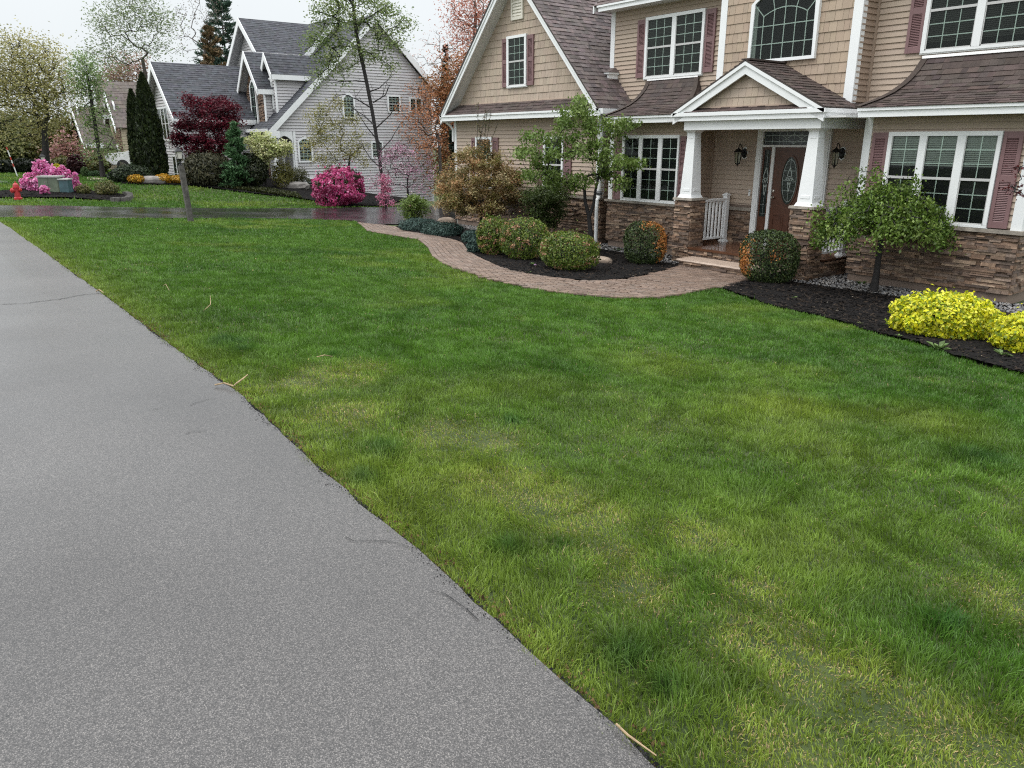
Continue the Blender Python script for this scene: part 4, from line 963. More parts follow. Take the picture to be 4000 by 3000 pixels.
def sprig(cx, cz, s, n):
    for a, b in (((0, .26), (-.05, .1)), ((0, .26), (.05, .1)), ((-.05, .1), (0, -.02)), ((.05, .1), (0, -.02)), ((-.08, .05), (0, -.1)), ((.08, .05), (0, -.1)), ((-.1, 0), (0, .07)), ((.1, 0), (0, .07)), ((-.04, -.02), (0, -.26)), ((.04, -.02), (0, -.26))):
        bar(lc, FD, (cx+a[0]*s, cz+a[1]*s), (cx+b[0]*s, cz+b[1]*s), .014*s, n)
sprig(cx, cz+.02, 1.0, .0345)
for c in (-10.21, -9.03): sprig(c, .78, 1.15, .0125); bar(lc, FD, (c, 1.42), (c, 1.1), .006, .0122); bar(lc, FD, (c, .45), (c, .07), .006, .0122); bar(lc, FD, (c-.07, .3), (c+.07, .3), .006, .0124); bar(lc, FD, (c-.07, .12), (c+.07, .12), .006, .0124)
for i in range(9): bar(lc, FD, (-10.3+i*.17, 1.55), (-10.3+i*.17, 1.78), .006, .0122)
for a, b in (((-10.3, 1.72), (-8.94, 1.72)), ((-10.3, 1.6), (-8.94, 1.6)), ((-9.9, 1.6), (-9.62, 1.75)), ((-9.34, 1.6), (-9.62, 1.75)), ((-9.9, 1.72), (-9.62, 1.56)), ((-9.34, 1.72), (-9.62, 1.56))): bar(lc, FD, a, b, .007, .0128)
obj('lead_came', lc, M['came'], fd)
kn = MB(); kn.lathe((-9.975, TW-.028, .47), [(0, .028), (.012, .03), (.03, .014), (.045, .03), (.065, .024)], 12, axis=(0, -1, 0)); kn.cut(); kn.lathe((-9.975, TW-.028, .60), [(0, .03), (.02, .03), (.03, .012)], 12, axis=(0, -1, 0)); kn.tube([(-9.975, TW-.075, .47), (-9.9, TW-.08, .468)], .009, 6)
obj('door_handle', kn, M['brass'], fd)
db = MB(); db.fbox(FW, -10.60, -10.555, .47, .60, .014, .035); obj('doorbell', db, M['white'], house)
dbb = MB(); dbb.lathe((-10.578, TW-.035, .565), [(0, .014), (.006, .012)], 10, axis=(0, -1, 0)); obj('doorbell_button', dbb, M['black'], house)
def wall_lantern(x, z):
    bl = MB(); y0 = TW-.016
    bl.lathe((x, y0, z), [(0, .062), (.02, .06), (.03, .03)], 8, axis=(0, -1, 0)); bl.v = [(p[0], p[1], z+(p[2]-z)*1.75) for p in bl.v]
    bl.tube([(x, y0-.02, z-.02), (x, y0-.08, z+.06), (x, y0-.13, z+.17), (x, y0-.19, z+.19), (x, y0-.22, z+.12), (x, y0-.22, z+.09)], .011, 8)
    cy, zb, zt = y0-.22, z-.22, z+.02
    bl.lathe((x, cy, zt), [(0, .085), (.015, .092), (.05, .06), (.075, .02), (.1, .012)], 8)
    bl.lathe((x, cy, zb), [(-.055, .008), (-.03, .016), (-.01, .03), (0, .05), (.012, .052)], 8)
    for i in range(6):
        t = i*math.pi/3; bl.tube([(x+.05*math.cos(t), cy+.05*math.sin(t), zb), (x+.083*math.cos(t), cy+.083*math.sin(t), zt)], .006, 5)
    bl.tube([(x, cy, zb), (x, cy, zb+.12)], .012, 6)
    o = obj('wall_lantern', bl, M['black'], house); g = MB(); g.lathe((x, cy, zb+.005), [(0, .045), (zt-zb-.01, .078)], 6); obj('lantern_glass', g, M['glass'], o)
    pl = MB(); pl.lathe((x, TW-.0, z), [(0, .082), (.015, .08)], 8, axis=(0, -1, 0)); pl.v = [(p[0], p[1], z+(p[2]-z)*1.7) for p in pl.v]; obj('mounting_plate', pl, M['white'], o)
wall_lantern(-10.80, 1.36); wall_lantern(-8.53, 1.38)
eb = MB(); eb.box(-12.28, -12.06, TB_-.14, TB_-.0, -.63, -.50); eb.box(-12.29, -12.05, TB_-.155, TB_-.0, -.4999, -.478); obj('utility_box', eb, M['ebox'], house)

# ================================================================ plants
def lin(r, g, b, k=1.0):
    f = lambda c: ((c/255+.055)/1.055)**2.4 if c > 10 else c/255/12.92
    return np.array([f(r)*k, f(g)*k, f(b)*k])
def unit(a): return a/(np.linalg.norm(a, axis=-1, keepdims=True)+1e-9)
def leaf_quads(C, A, N, ln, wd, fold=.15):
    """diamond leaves at C along A with facing N"""
    n = len(C); A = unit(A); S = unit(np.cross(A, N)); N = np.cross(S, A)
    ln = np.broadcast_to(np.asarray(ln, float), (n,))[:, None]; wd = np.broadcast_to(np.asarray(wd, float), (n,))[:, None]
    v = np.stack([C-A*ln*.5, C+S*wd*.5+N*wd*fold-A*ln*.05, C+A*ln*.5-N*ln*.08, C-S*wd*.5+N*wd*fold-A*ln*.05], 1).reshape(-1, 3)
    return v, np.arange(4*n).reshape(n, 4)
def pick(rng, cols, n, var=.18):
    cols = np.array(cols); c = cols[rng.integers(0, len(cols), n)]
    return np.clip(c*(1+rng.uniform(-var, var, (n, 1)))*(1+rng.uniform(-.05, .05, (n, 3))), 0, 1)
def tubes(P, Q, r0, r1, k=5):
    """many tapered limbs at once"""
    d = unit(Q-P); ref = np.where(np.abs(d[:, 2:3]) < .9, np.array([[0, 0, 1.]]), np.array([[1., 0, 0]])); a = unit(np.cross(d, ref)); b = np.cross(d, a)
    t = np.arange(k)*2*np.pi/k; n = len(P)
    ring = a[:, None]*np.cos(t)[None, :, None]+b[:, None]*np.sin(t)[None, :, None]
    v = np.concatenate([P[:, None]+ring*r0[:, None, None], Q[:, None]+ring*r1[:, None, None]], 1).reshape(-1, 3)
    j = np.arange(k); f = np.stack([j, (j+1) % k, k+(j+1) % k, k+j], 1); f = (f[None]+(np.arange(n)*2*k)[:, None, None]).reshape(-1, 4)
    return v, f
def grow(rng, stem, tips, lift=.12, wob=.05, r_tip=.006, pipe=2.3, up_pen=.7):
    """stem: polyline of nodes; each tip is joined to the nearest wood by a curved limb"""
    P = [np.array(p, float) for p in stem]; par = [-1]+list(range(len(stem)-1))
    tips = np.array(tips); c = np.array(stem[-1]); order = np.argsort(np.linalg.norm(tips-c, axis=1)); ends = []
    for i in order:
        t = tips[i]; A = np.array(P); d = t-A; dist = np.linalg.norm(d, axis=1); cost = dist+up_pen*np.maximum(0, A[:, 2]-t[2])+.15*np.linalg.norm(A-c, axis=1)*0
        cost[:max(1, len(stem)//3)] += 1e3 if len(stem) > 3 else 0
        j = int(np.argmin(cost)); a = A[j]; Ld = dist[j]; k = max(2, min(5, int(Ld/.25)+1)); last = j
        for q in range(1, k+1):
            f = q/k; p = a+(t-a)*f; p = p+np.array([0, 0, lift*Ld*math.sin(math.pi*f)])+rng.normal(0, wob*Ld*(1 if q < k else 0)*.5, 3)
            P.append(p); par.append(last); last = len(P)-1
        ends.append(last)
    n = len(P); rad = np.zeros(n); acc = np.zeros(n)
    for i in range(n-1, -1, -1):
        rad[i] = max(r_tip, acc[i]**(1/pipe))
        if par[i] >= 0: acc[par[i]] += rad[i]**pipe
    return np.array(P), np.array(par), rad, ends
def prof_tips(rng, n, base, prof, shell=.5, zjit=0):
    """points through a crown given as (height, radius) profile"""
    hs = np.linspace(prof[0][0], prof[-1][0], 200); rs = np.interp(hs, [p[0] for p in prof], [p[1] for p in prof]); wts = (rs+.02)**1.6; wts /= wts.sum()
    h = rng.choice(hs, n, p=wts)+rng.normal(0, zjit+.01, n); r = np.interp(h, [p[0] for p in prof], [p[1] for p in prof])*rng.uniform(0, 1, n)**shell; t = rng.uniform(0, 6.283, n)
    return np.stack([base[0]+r*np.cos(t), base[1]+r*np.sin(t), base[2]+h], 1)
def tree(name, label, cat, base, prof, stem, n_tips, leaves, leaf_len, leaf_wd, cols, seed, bark='bark', trunk_r=None, spread=.2, group=None, droop=.0, lift=.12, r_tip=.006, weep=0, shell=.5, extra=None, leafm='leaf', wob=.05, clump=1.0, flat=.5, tips_fn=None, up_pen=.7):
    rng = np.random.default_rng(seed); base = np.array(base, float); root = thing(name, label, cat, base, group)
    stem = [base+np.array(s, float) for s in stem]; tips = prof_tips(rng, n_tips, base, prof, shell) if tips_fn is None else tips_fn(rng, base)
    P, par, rad, ends = grow(rng, stem, tips, lift, wob, r_tip, up_pen=up_pen)
    if trunk_r:
        k = trunk_r/max(rad[0], 1e-6); rad = np.maximum(r_tip*.8, rad*np.where(rad > r_tip*1.5, k, 1)) if k < 1 else np.where(np.arange(len(rad)) < len(stem), np.maximum(rad, np.interp(np.arange(len(rad)), [0, max(1, len(stem)-1)], [trunk_r, trunk_r*.45])), rad)
    i = np.where(par >= 0)[0]; r0 = np.minimum(rad[par[i]], np.where(rad[i] < rad[par[i]]*.75, rad[i]*1.35, rad[par[i]])); r0 = np.where(par[i] == 0, rad[0]*1.25, r0)
    v, f = tubes(P[par[i]], P[i], r0, rad[i], 6)
    link_mesh('trunk', v, f, M[bark], root, smooth=True)
    E_ = P[ends]; n = leaves*len(E_)
    if leaves:
        # leaves cluster round the twig ends and along the last part of each twig
        own = np.repeat(np.arange(len(E_)), leaves); back = P[par[ends]][own]; k = rng.uniform(0, 1, (n, 1))**1.3
        dens = (.45+1.1*rng.random(len(E_))*clump)[own]
        keep = rng.random(n) < dens
        c = E_[own]*(1-k*.7)+back*k*.7+rng.normal(0, spread, (n, 3))*np.array([1, 1, flat+.2])
        if weep: 
            dz = rng.uniform(0, 1, n)**.8*weep*rng.uniform(.3, 1, len(E_))[own]; c[:, 2] -= dz; 
            out = unit((E_[own]-base)*np.array([1, 1, 0])); c[:, :2] += out[:, :2]*(dz*.18)[:, None]
        c, own = c[keep], own[keep]; n = len(c)
        A = unit(rng.normal(0, 1, (n, 3))*np.array([1, 1, .5])+np.array([0, 0, -droop])); N = unit(rng.normal(0, .7, (n, 3))+np.array([0, 0, .9]))
        v, f = leaf_quads(c, A, N, leaf_len*rng.uniform(.6, 1.25, n), leaf_wd*rng.uniform(.6, 1.25, n))
        tone = pick(rng, cols, len(E_), .12)[own]; mixk = rng.uniform(.3, .9, (n, 1)); col = tone*mixk+pick(rng, cols, n)*(1-mixk)
        link_mesh('crown', v, f, M[leafm], root, cols=col)
    if extra: extra(rng, root, P, par, ends, base)
    return root
def snoise(rng, D, freq, k=5):
    o = np.zeros(len(D))
    for _ in range(k):
        o += np.sin(D@(rng.normal(0, 1, 3)*freq)+rng.uniform(0, 6.28))
    return o/k
def bush(name, label, cat, base, rx, h, n, leaf_len, leaf_wd, cols, seed, ry=None, group=None, amp=.12, freq=4, power=2.0, up=.35, cz=.5, depth=.25, patch=None, mat='leaf', stems=True, lowz=0.0, out=.8, bark='bark_dark', tufts=0):
    """a dense shrub: leaves through the outer part of a lumpy rounded volume, on short stems"""
    rng = np.random.default_rng(seed); base = np.array(base, float); ry = ry or rx; root = thing(name, label, cat, base, group)
    D = unit(rng.normal(0, 1, (n, 3))); e_ = power
    Dn = np.abs(D)**(2/e_)*np.sign(D); s_ = (np.abs(D)**e_).sum(1)**(-1/e_); 
    bump = 1+amp*snoise(rng, D, freq)+amp*.5*snoise(rng, D, freq*2.7)
    rr = s_*bump*(1-depth*np.abs(rng.normal(0, .45, n)))
    c = D*rr[:, None]*np.array([rx, ry, h*.5]); c[:, 2] += h*cz
    c[:, 2] = np.where(c[:, 2] < lowz, lowz+np.abs(rng.normal(0, .04, n)), c[:, 2])
    if tufts:        # upright sprigs breaking the outline
        m = rng.random(n) < tufts; c[m, 2] += rng.exponential(.05*h, m.sum()); c[m, :2] += rng.normal(0, .02*rx, (m.sum(), 2))
    ROT = np.array([[_cy, _sy, 0], [-_sy, _cy, 0], [0, 0, 1]]); c = c@ROT; D = D@ROT
    N = unit(D*out+rng.normal(0, .55, (n, 3))+np.array([0, 0, up])); A = unit(np.cross(N, rng.normal(0, 1, (n, 3)))+np.array([0, 0, up]))
    v, f = leaf_quads(c+base, A, N, leaf_len*rng.uniform(.6, 1.3, n), leaf_wd*rng.uniform(.6, 1.3, n))
    col = pick(rng, cols, n)
    col *= (1+.22*snoise(rng, D, freq*2.2))[:, None]
    if patch:
        for pc, th, frq in patch:
            m = (snoise(rng, D, frq, 4)+rng.normal(0, .12, n)) > th; col[m] = pick(rng, pc, int(m.sum()))
    link_mesh('foliage', v, f, M[mat], root, cols=np.clip(col, 0, 1))
    if stems:
        k = 14; t = rng.uniform(0, 6.283, k); q = np.stack([np.cos(t)*rx*.55*rng.uniform(.2, 1, k), np.sin(t)*ry*.55*rng.uniform(.2, 1, k), np.full(k, h*.62)], 1)
        P = np.repeat(base[None], k, 0)+np.stack([np.cos(t)*rx*.12, np.sin(t)*ry*.12, np.zeros(k)-.03], 1); v, f = tubes(P, base+q, np.full(k, .012+.012*rx), np.full(k, .006), 5); link_mesh('stems', v, f, M[bark], root)
    return root
def px_box(x0, x1, y0, y1, back=.6):
    """centre on the ground, half width and height for something seen between these photo bounds"""
    xm = (x0+x1)/2; b = spot(xm, y1); r = (x1-x0)/2*mpp(b); d = b[:2]/np.linalg.norm(b[:2]); c = b[:2]+d*r*back; z = float(terrain(*c)); c3 = np.array([c[0], c[1], z])
    m = on_face(xm, (y0+y1)/2, c3); c3 = np.array([m[0], m[1], float(terrain(m[0], m[1]))])
    return c3, (x1-x0)/2*mpp(c3), on_face(xm, y0, c3)[2]-c3[2]
def base_on_y(px, y):
    q = ray(px, 800); k = y/q[1]; return np.array([q[0]*k, y, float(terrain(q[0]*k, y))])
def far_base(px, dist):
    q = ray(px, 640); q = q[:2]/np.linalg.norm(q[:2])*dist; return np.array([q[0], q[1], float(terrain(*q))])
def up_to(px, py, base): return on_face(px, py, base)[2]-base[2]
def side_dir(): return np.array([math.cos(YAW), math.sin(YAW), 0])    # picture-right on the ground

# ---- front bed of the tan house
GREEN = [lin(96, 118, 40, .55), lin(120, 145, 55, .55), lin(76, 100, 32, .5), lin(135, 150, 70, .55)]
TANPINK = [lin(205, 160, 120, .6), lin(220, 175, 140, .6), lin(190, 140, 100, .6)]
def near_bush(label, x0, x1, y0, y1, seed, n=5200):
    c, r, h = px_box(x0, x1, y0, y1, .55)
    return bush('clipped_shrub', label, 'shrub', c, r*1.0, h, n, .05, .03, [lin(100, 128, 42, .6), lin(128, 152, 55, .6), lin(78, 105, 32, .55), lin(146, 160, 72, .6)], seed, amp=.12, freq=4.5, power=2.3, up=.5, cz=.52, depth=.3, patch=[(TANPINK, .44, 9)], group='clipped shrubs in the front bed', lowz=.05, tufts=.12)
near_bush('rounded green clipped shrub with pinkish tips, beside the blue juniper mounds', 1862, 1990, 850, 1003, 21)
near_bush('tallest rounded clipped shrub with tan-pink tips, middle one of three', 1950, 2150, 852, 1022, 22)
near_bush('bright green rounded shrub in front of the white downspout, next to a flat stone', 2102, 2338, 908, 1064, 23, 6200)
c, r, h = px_box(2436, 2604, 866, 1038, .5)
ORANGE = [lin(205, 135, 60, .6), lin(190, 115, 55, .6), lin(220, 155, 85, .6)]
CED = [lin(52, 70, 30, .6), lin(66, 88, 36, .6), lin(40, 58, 24, .6), lin(88, 108, 50, .6)]
bush('globe_cedar', 'upright globe cedar with orange-brown dead foliage down its right side, left of the stone pier', 'shrub', c, r*.98, h, 7500, .052, .022, CED, 31, amp=.08, freq=4, power=2.6, up=.6, cz=.5, lowz=.03, depth=.22, mat='needle')
c, r, h = px_box(2896, 3112, 900, 1112, .5)
bush('globe_cedar', 'dark green globe cedar browned along its left edge, right of the step', 'shrub', c, r*1.0, h, 8500, .05, .024, CED, 32, amp=.05, freq=4, power=2.8, up=.6, cz=.5, patch=[(ORANGE, .8, 3)], lowz=.03, depth=.2, mat='needle')
def brown_side(o, dirn, th, wob):
    rng = np.random.default_rng(5); me = [q for q in o.children if q.name.startswith('foliage')][0].data
    n = len(me.polygons); co = np.zeros(len(me.vertices)*3); me.vertices.foreach_get('co', co); cc = co.reshape(-1, 4, 3).mean(1)
    d = (cc-cc.mean(0))/cc.std(0)/1.6; m = d@np.array(dirn)+rng.normal(0, .14, n)+snoise(rng, cc, 7)*wob > th
    buf = np.zeros(n*4, np.float32); me.attributes['col'].data.foreach_get('color', buf); buf = buf.reshape(-1, 4); buf[m, :3] = pick(rng, ORANGE, int(m.sum())); me.attributes['col'].data.foreach_set('color', buf.ravel())
sdv = side_dir(); fwv = np.array([-_sy, _cy, 0])
brown_side(bpy.data.objects['globe_cedar'], sdv*.95+np.array([0, 0, .35])-fwv*.25, .80, .85); brown_side(bpy.data.objects['globe_cedar.001'], -sdv*1.0-fwv*.1-np.array([0, 0, .1]), 1.12, .5)
# dark vase-shaped shrub by the wall
c = base_on_y(2140, 12.85); r = 96*mpp(c); h = up_to(2140, 738, c)
DG = [lin(82, 102, 50, .6), lin(100, 120, 62, .6), lin(64, 82, 40, .6), lin(118, 134, 76, .55)]
def vase_extra(rng, root, P, par, ends, base): pass
tree('vase_shrub', 'dark green many-stemmed shrub fanning up against the stone wall', 'shrub', c, [(.35, .25), (.7*h, r*.9), (.9*h, r), (1.02*h, r*.8)], [(0, 0, 0), (0, 0, .05), (0, 0, .12)], 190, 80, .05, .03, DG, 41, 'bark_dark', None, .075, lift=.02, r_tip=.0035, shell=.55, up_pen=.1)
# blue junipers
JUN = [lin(70, 100, 92, .55), lin(92, 122, 112, .55), lin(52, 80, 72, .55), lin(108, 138, 125, .5)]
for i, (x0, x1, y0, y1, lab) in enumerate([(1560, 1712, 846, 908, 'spreading blue-green juniper at the walkway end of the bed, nearest the driveway'), (1652, 1808, 862, 926, 'spreading blue-green juniper with a tan boulder behind it'), (1804, 1880, 896, 956, 'small dark juniper mound behind another, beside the clipped shrubs'), (1824, 1900, 926, 994, 'small blue juniper mound touching the curve of the brick walkway')]):
    c, r, h = px_box(x0, x1, y0, y1, .6)
    bush('juniper', lab, 'juniper', c, r*1.02, h*.98, 3800 if i < 2 else 2600, .075, .018, JUN, 50+i, ry=r*.8, group='blue junipers along the walkway', amp=.2, freq=6, up=.45, cz=.42, power=2.2, depth=.35, mat='needle', stems=False, tufts=.15, lowz=.02)
# pale shrub with dried flower heads by the driveway
c, r, h = px_box(1556, 1676, 772, 872, .4)
def dried_heads(rng, root, P, par, ends, base):
    mb = MB()
    for e in rng.choice(ends, 9):
        p = P[e]+np.array([0, 0, rng.uniform(-.25, .05)]); mb.cut(); mb.lathe(tuple(p), [(-.03, .012), (-.01, .045), (.02, .05), (.045, .02)], 7, (.3, .2, .13))
    obj('dried_flower', mb, M['stone'], root)
tree('hydrangea_shrub', 'light green leafing shrub with dried tan flower heads beside the driveway', 'shrub', c, [(.2*h, r*.7), (.6*h, r), (1.0*h, r*.6)], [(0, 0, 0), (0, 0, .05), (0, 0, .1)], 80, 60, .075, .042, [lin(140, 165, 80, .6), lin(115, 145, 60, .6), lin(160, 180, 100, .6), lin(95, 120, 50, .6)], 61, 'bark', None, .09, lift=.02, r_tip=.006, up_pen=.1, extra=dried_heads)
# brown-budded standard tree
b = base_on_y(1876, 12.45); m = mpp(b); H = lambda y: up_to(1874, y, b)
crown_lo, crown_hi = H(838), H(560); R_ = 172*m
BUD = [lin(175, 150, 100, .62), lin(155, 128, 82, .6), lin(212, 195, 150, .8), lin(140, 132, 74, .75), lin(192, 148, 104, .8), lin(130, 134, 70, .7)]
def shoots(rng, root, P, par, ends, base):
    S, Q, C = [], [], []
    for (px, py) in ((1868, 402), (1898, 425), (1902, 432), (1918, 430), (1945, 480), (1870, 470), (1880, 512), (1822, 560)):
        a = base+np.array([0, 0, crown_lo+.62*(crown_hi-crown_lo)])+rng.normal(0, .1, 3); t = on_face(px, py, base); k = 5
        for i in range(k):
            S.append(a+(t-a)*i/k); Q.append(a+(t-a)*(i+1)/k); C += [S[-1]+(Q[-1]-S[-1])*rng.random()+rng.normal(0, .03, 3) for _ in range(10 if i > 1 else 4)]
    v, f = tubes(np.array(S), np.array(Q), np.full(len(S), .009), np.full(len(S), .007), 4); link_mesh('shoots', v, f, M['bark'], root)
    C = np.array(C); v, f = leaf_quads(C, rng.normal(0, 1, C.shape), rng.normal(0, 1, C.shape), .06, .03); link_mesh('shoot_leaves', v, f, M['leaf'], root, cols=pick(rng, [lin(120, 130, 80, .5), lin(140, 120, 80, .5)], len(C)))
tree('dwarf_tree', 'small round-headed tree with bronze-brown budding leaves on a straight dark trunk', 'tree', b, [(crown_lo, R_*.55), (crown_lo+.15*(crown_hi-crown_lo), R_*.98), (crown_lo+.5*(crown_hi-crown_lo), R_*.97), (crown_lo+.8*(crown_hi-crown_lo), R_*.62), (crown_hi, R_*.2)], [(0, 0, 0), (0.01, 0, crown_lo*.5), (0, .01, crown_lo*1.02), (0, 0, crown_lo+.35)], 300, 105, .06, .042, BUD, 71, 'bark_dark', .055, .085, shell=.38, extra=shoots, r_tip=.005)
# green two-stemmed tree by the downspout
b = base_on_y(2322, 12.6); m = mpp(b); W_ = lambda px, py: tuple(on_face(px, py, b)-b)
DOG = [lin(118, 148, 64, .68), lin(142, 168, 86, .68), lin(98, 126, 52, .65), lin(158, 180, 104, .65)]
def dog_tips(rng, base):
    out = []
    pads = [(2180, 460, 60), (2250, 440, 45), (2266, 405, 25), (2140, 520, 60), (2090, 545, 45), (2205, 535, 70), (2280, 500, 60), (2330, 490, 55), (2390, 500, 50), (2420, 480, 30), (2075, 600, 40), (2030, 595, 18), (2140, 610, 60), (2215, 600, 60), (2290, 580, 60), (2350, 565, 60), (2400, 600, 60), (2440, 640, 45), (2480, 640, 20), (2110, 660, 50), (2060, 690, 25), (2200, 670, 55), (2260, 690, 50), (2330, 660, 50), (2390, 690, 40), (2440, 720, 25), (2155, 720, 30), (2300, 450, 40), (2355, 620, 50), (2235, 730, 30)]
    fwd = np.array([-_sy, _cy, 0])
    for px, py, rr in pads:
        for _ in range(6):
            a = rng.normal(0, .55, 2); dpt = rng.normal(0, .42)
            out.append(base+np.array(W_(px+a[0]*rr, py+a[1]*rr*.6))+fwd*dpt)
    return out
tree('dogwood_tree', 'small green-leaved tree with two dark leaning stems beside the white downspout', 'tree', b, None, [(0, 0, 0), W_(2305, 890), W_(2300, 840), W_(2286, 790), W_(2283, 740), W_(2290, 690)], 1, 64, .085, .045, DOG, 81, 'bark_dark', .062, .085, droop=.8, lift=.06, tips_fn=dog_tips, r_tip=.005, flat=.5, wob=.08)
def second_stem():
    o = bpy.data.objects['dogwood_tree']; P = [np.array(W_(2302, 850))+b, np.array(W_(2318, 800))+b, np.array(W_(2326, 745))+b, np.array(W_(2338, 690))+b, np.array(W_(2372, 650))+b, np.array(W_(2400, 610))+b]
    P = np.array(P); v, f = tubes(P[:-1], P[1:], np.array([.04, .036, .032, .026, .02]), np.array([.036, .032, .026, .02, .012]), 7); link_mesh('stem', v, f, M['bark_dark'], o, smooth=True)
second_stem()
# weeping tree by the bay window
b = spot(3410, 1150); m = mpp(b); W_ = lambda px, py: tuple(on_face(px, py, b)-b)
WEEP = [lin(108, 140, 50, .68), lin(132, 162, 68, .68), lin(86, 116, 40, .62), lin(150, 175, 88, .65), lin(66, 92, 34, .55)]
def weep_tips(rng, base):
    out = []; fwd = np.array([-_sy, _cy, 0]); R = 235*m
    for _ in range(250):
        t = rng.uniform(0, 6.283); q = rng.uniform(0, 1)**.55; top = up_to(3400, 742, base); x = math.cos(t)*q; y = math.sin(t)*q
        z = top-(q**2.2)*.62+rng.normal(0, .05); out.append(base+side_dir()*(x*R-.02)+fwd*(y*R*.8-.12)+np.array([0, 0, z]))
    for px, py in ((3380, 660), (3330, 690), (3372, 672), (3500, 690), (3560, 668), (3590, 690), (3620, 770), (3640, 800), (3445, 655), (3410, 690), (3475, 700), (3300, 735), (3200, 790), (3550, 745), (3520, 720), (3600, 830)):
        out.append(base+np.array(W_(px, py))+fwd*rng.normal(0, .15))
    return out
tree('weeping_tree', 'small weeping tree with an umbrella of green leaves in front of the porch railing', 'tree', b, None, [(0, 0, 0), (.01, 0, .35), (0, .01, .7), (0, 0, 1.0), (0, 0, 1.15)], 1, 75, .06, .038, WEEP, 91, 'bark_dark', .062, .07, droop=.9, weep=.42, tips_fn=weep_tips, r_tip=.005, lift=.2, flat=.6)
# golden shrubs
GOLD = [lin(238, 232, 40, .85), lin(220, 222, 42, .85), lin(195, 205, 42, .8), lin(246, 242, 90, .85), lin(140, 165, 40, .65)]
c, r, h = px_box(3494, 3878, 1146, 1332, .5)
bush('golden_shrub', 'low wide bright yellow shrub at the lawn edge of the bed, shown whole', 'shrub', c, r*.98, h*1.02, 7500, .05, .034, GOLD, 101, ry=r*.7, group='yellow shrubs in the side bed', amp=.16, freq=6, up=.5, cz=.46, power=2.5, depth=.28, lowz=.03, tufts=.12)
c, r, h = px_box(3890, 4250, 1224, 1398, .5)
bush('golden_shrub', 'bright yellow shrub cut off by the right edge of the photo', 'shrub', c, r*.98, h*1.02, 7000, .05, .034, GOLD, 102, ry=r*.75, group='yellow shrubs in the side bed', amp=.16, freq=6, up=.5, cz=.46, power=2.5, depth=.28, lowz=.03, tufts=.12)
# dark red maple reaching in from the right
b = np.array([-3.45, 12.9, float(terrain(-3.45, 12.9))]); REDM = [lin(95, 40, 42, .6), lin(120, 52, 50, .6), lin(70, 30, 34, .6)]
def maple_tips(rng, base):
    out = [at_depth(px, py, 12.4+rng.normal(0, .15)) for px, py in ((3985, 650), (3960, 655), (3978, 675), (3945, 730), (3960, 735), (3935, 722), (3990, 700), (3912, 745), (4010, 640), (3995, 660), (3968, 752), (4005, 770))]
    out += [base+np.array([rng.normal(.1, .55), rng.normal(0, .5), rng.uniform(.9, 2.0)]) for _ in range(60)]
    return [p for p in out]
tree('red_maple', 'twigs of a small dark red maple reaching past the right-hand shutter', 'tree', b, None, [(0, 0, 0), (.02, 0, .4), (.0, 0, .75)], 1, 9, .06, .03, REDM, 111, 'bark_dark', .04, .045, tips_fn=maple_tips, r_tip=.004, droop=.4)
# sprouts in the beds and a boulder or two
rng_s = random.Random(12)
def sprout(label, px, py, r, col, seed, n=14):
    b = spot(px, py); mb = MB(); rnd = random.Random(seed)
    for i in range(n):
        t = rnd.random()*6.28; l = r*rnd.uniform(.6, 1.2); d = Vector((math.cos(t), math.sin(t), rnd.uniform(.5, 1.3))).normalized(); s_ = Vector((-math.sin(t), math.cos(t), 0)); o = Vector(tuple(b))+Vector((0, 0, .02))
        p1, p2 = o+d*l*.55, o+d*l+Vector((0, 0, -.25*l)); w_ = l*.16; c_ = tuple(col*rnd.uniform(.7, 1.25))
        mb.add([o-s_*w_*.2, p1-s_*w_, p2, p1+s_*w_], [(0, 1, 2, 3)], c_)
    o = obj('sprouting_plant', mb, M['leaf']); tag(o, label, 'plant', 'small plants sprouting from the mulch'); return o
SG = lin(130, 160, 90, .6)
sprout('largest rosette of pale leaves in the mulch below the whole yellow shrub', 3660, 1375, .16, SG, 1, 22)
sprout('small leafy sprout in mulch below the gap between the yellow shrubs', 3915, 1398, .12, SG, 2)
sprout('tiny pale sprout at the lawn edge below the weeping tree', 3362, 1275, .07, lin(170, 180, 120, .6), 3)
sprout('tiny sprout at the lawn edge left of the whole yellow shrub', 3508, 1325, .08, SG, 4)
sprout('lone green sprout in open mulch near the walkway corner', 3103, 1172, .07, SG, 5)
sprout('fern-like green weed in gravel against the damp foundation', 3608, 1135, .2, lin(80, 110, 50, .6), 6, 12)
sprout('green weed at the foot of the weeping tree trunk', 3366, 1118, .16, lin(85, 115, 50, .6), 7, 12)
sprout('green tuft in gravel beside the browned globe cedar', 2410, 985, .14, lin(85, 115, 50, .6), 8, 10)
sprout('pale sprout beside the walkway below the tallest clipped shrub', 2066, 1072, .08, SG, 9)
def flower_plant():
    o = sprout('small green plant with one lilac flower below the clipped shrubs', 2082, 1040, .1, lin(110, 145, 70, .6), 10); b = spot(2090, 1047); mb = MB()
    for i in range(5):
        t = i*1.257; mb.add([b+np.array([0, 0, .05]), b+np.array([.022*math.cos(t-.4), .022*math.sin(t-.4), .075]), b+np.array([.045*math.cos(t), .045*math.sin(t), .06]), b+np.array([.022*math.cos(t+.4), .022*math.sin(t+.4), .075])], [(0, 1, 2, 3)], tuple(lin(215, 170, 215, .8)))
    off = Vector((0, 0, 0)); f = obj('flower', mb, M['petal']); f.parent = o
flower_plant()
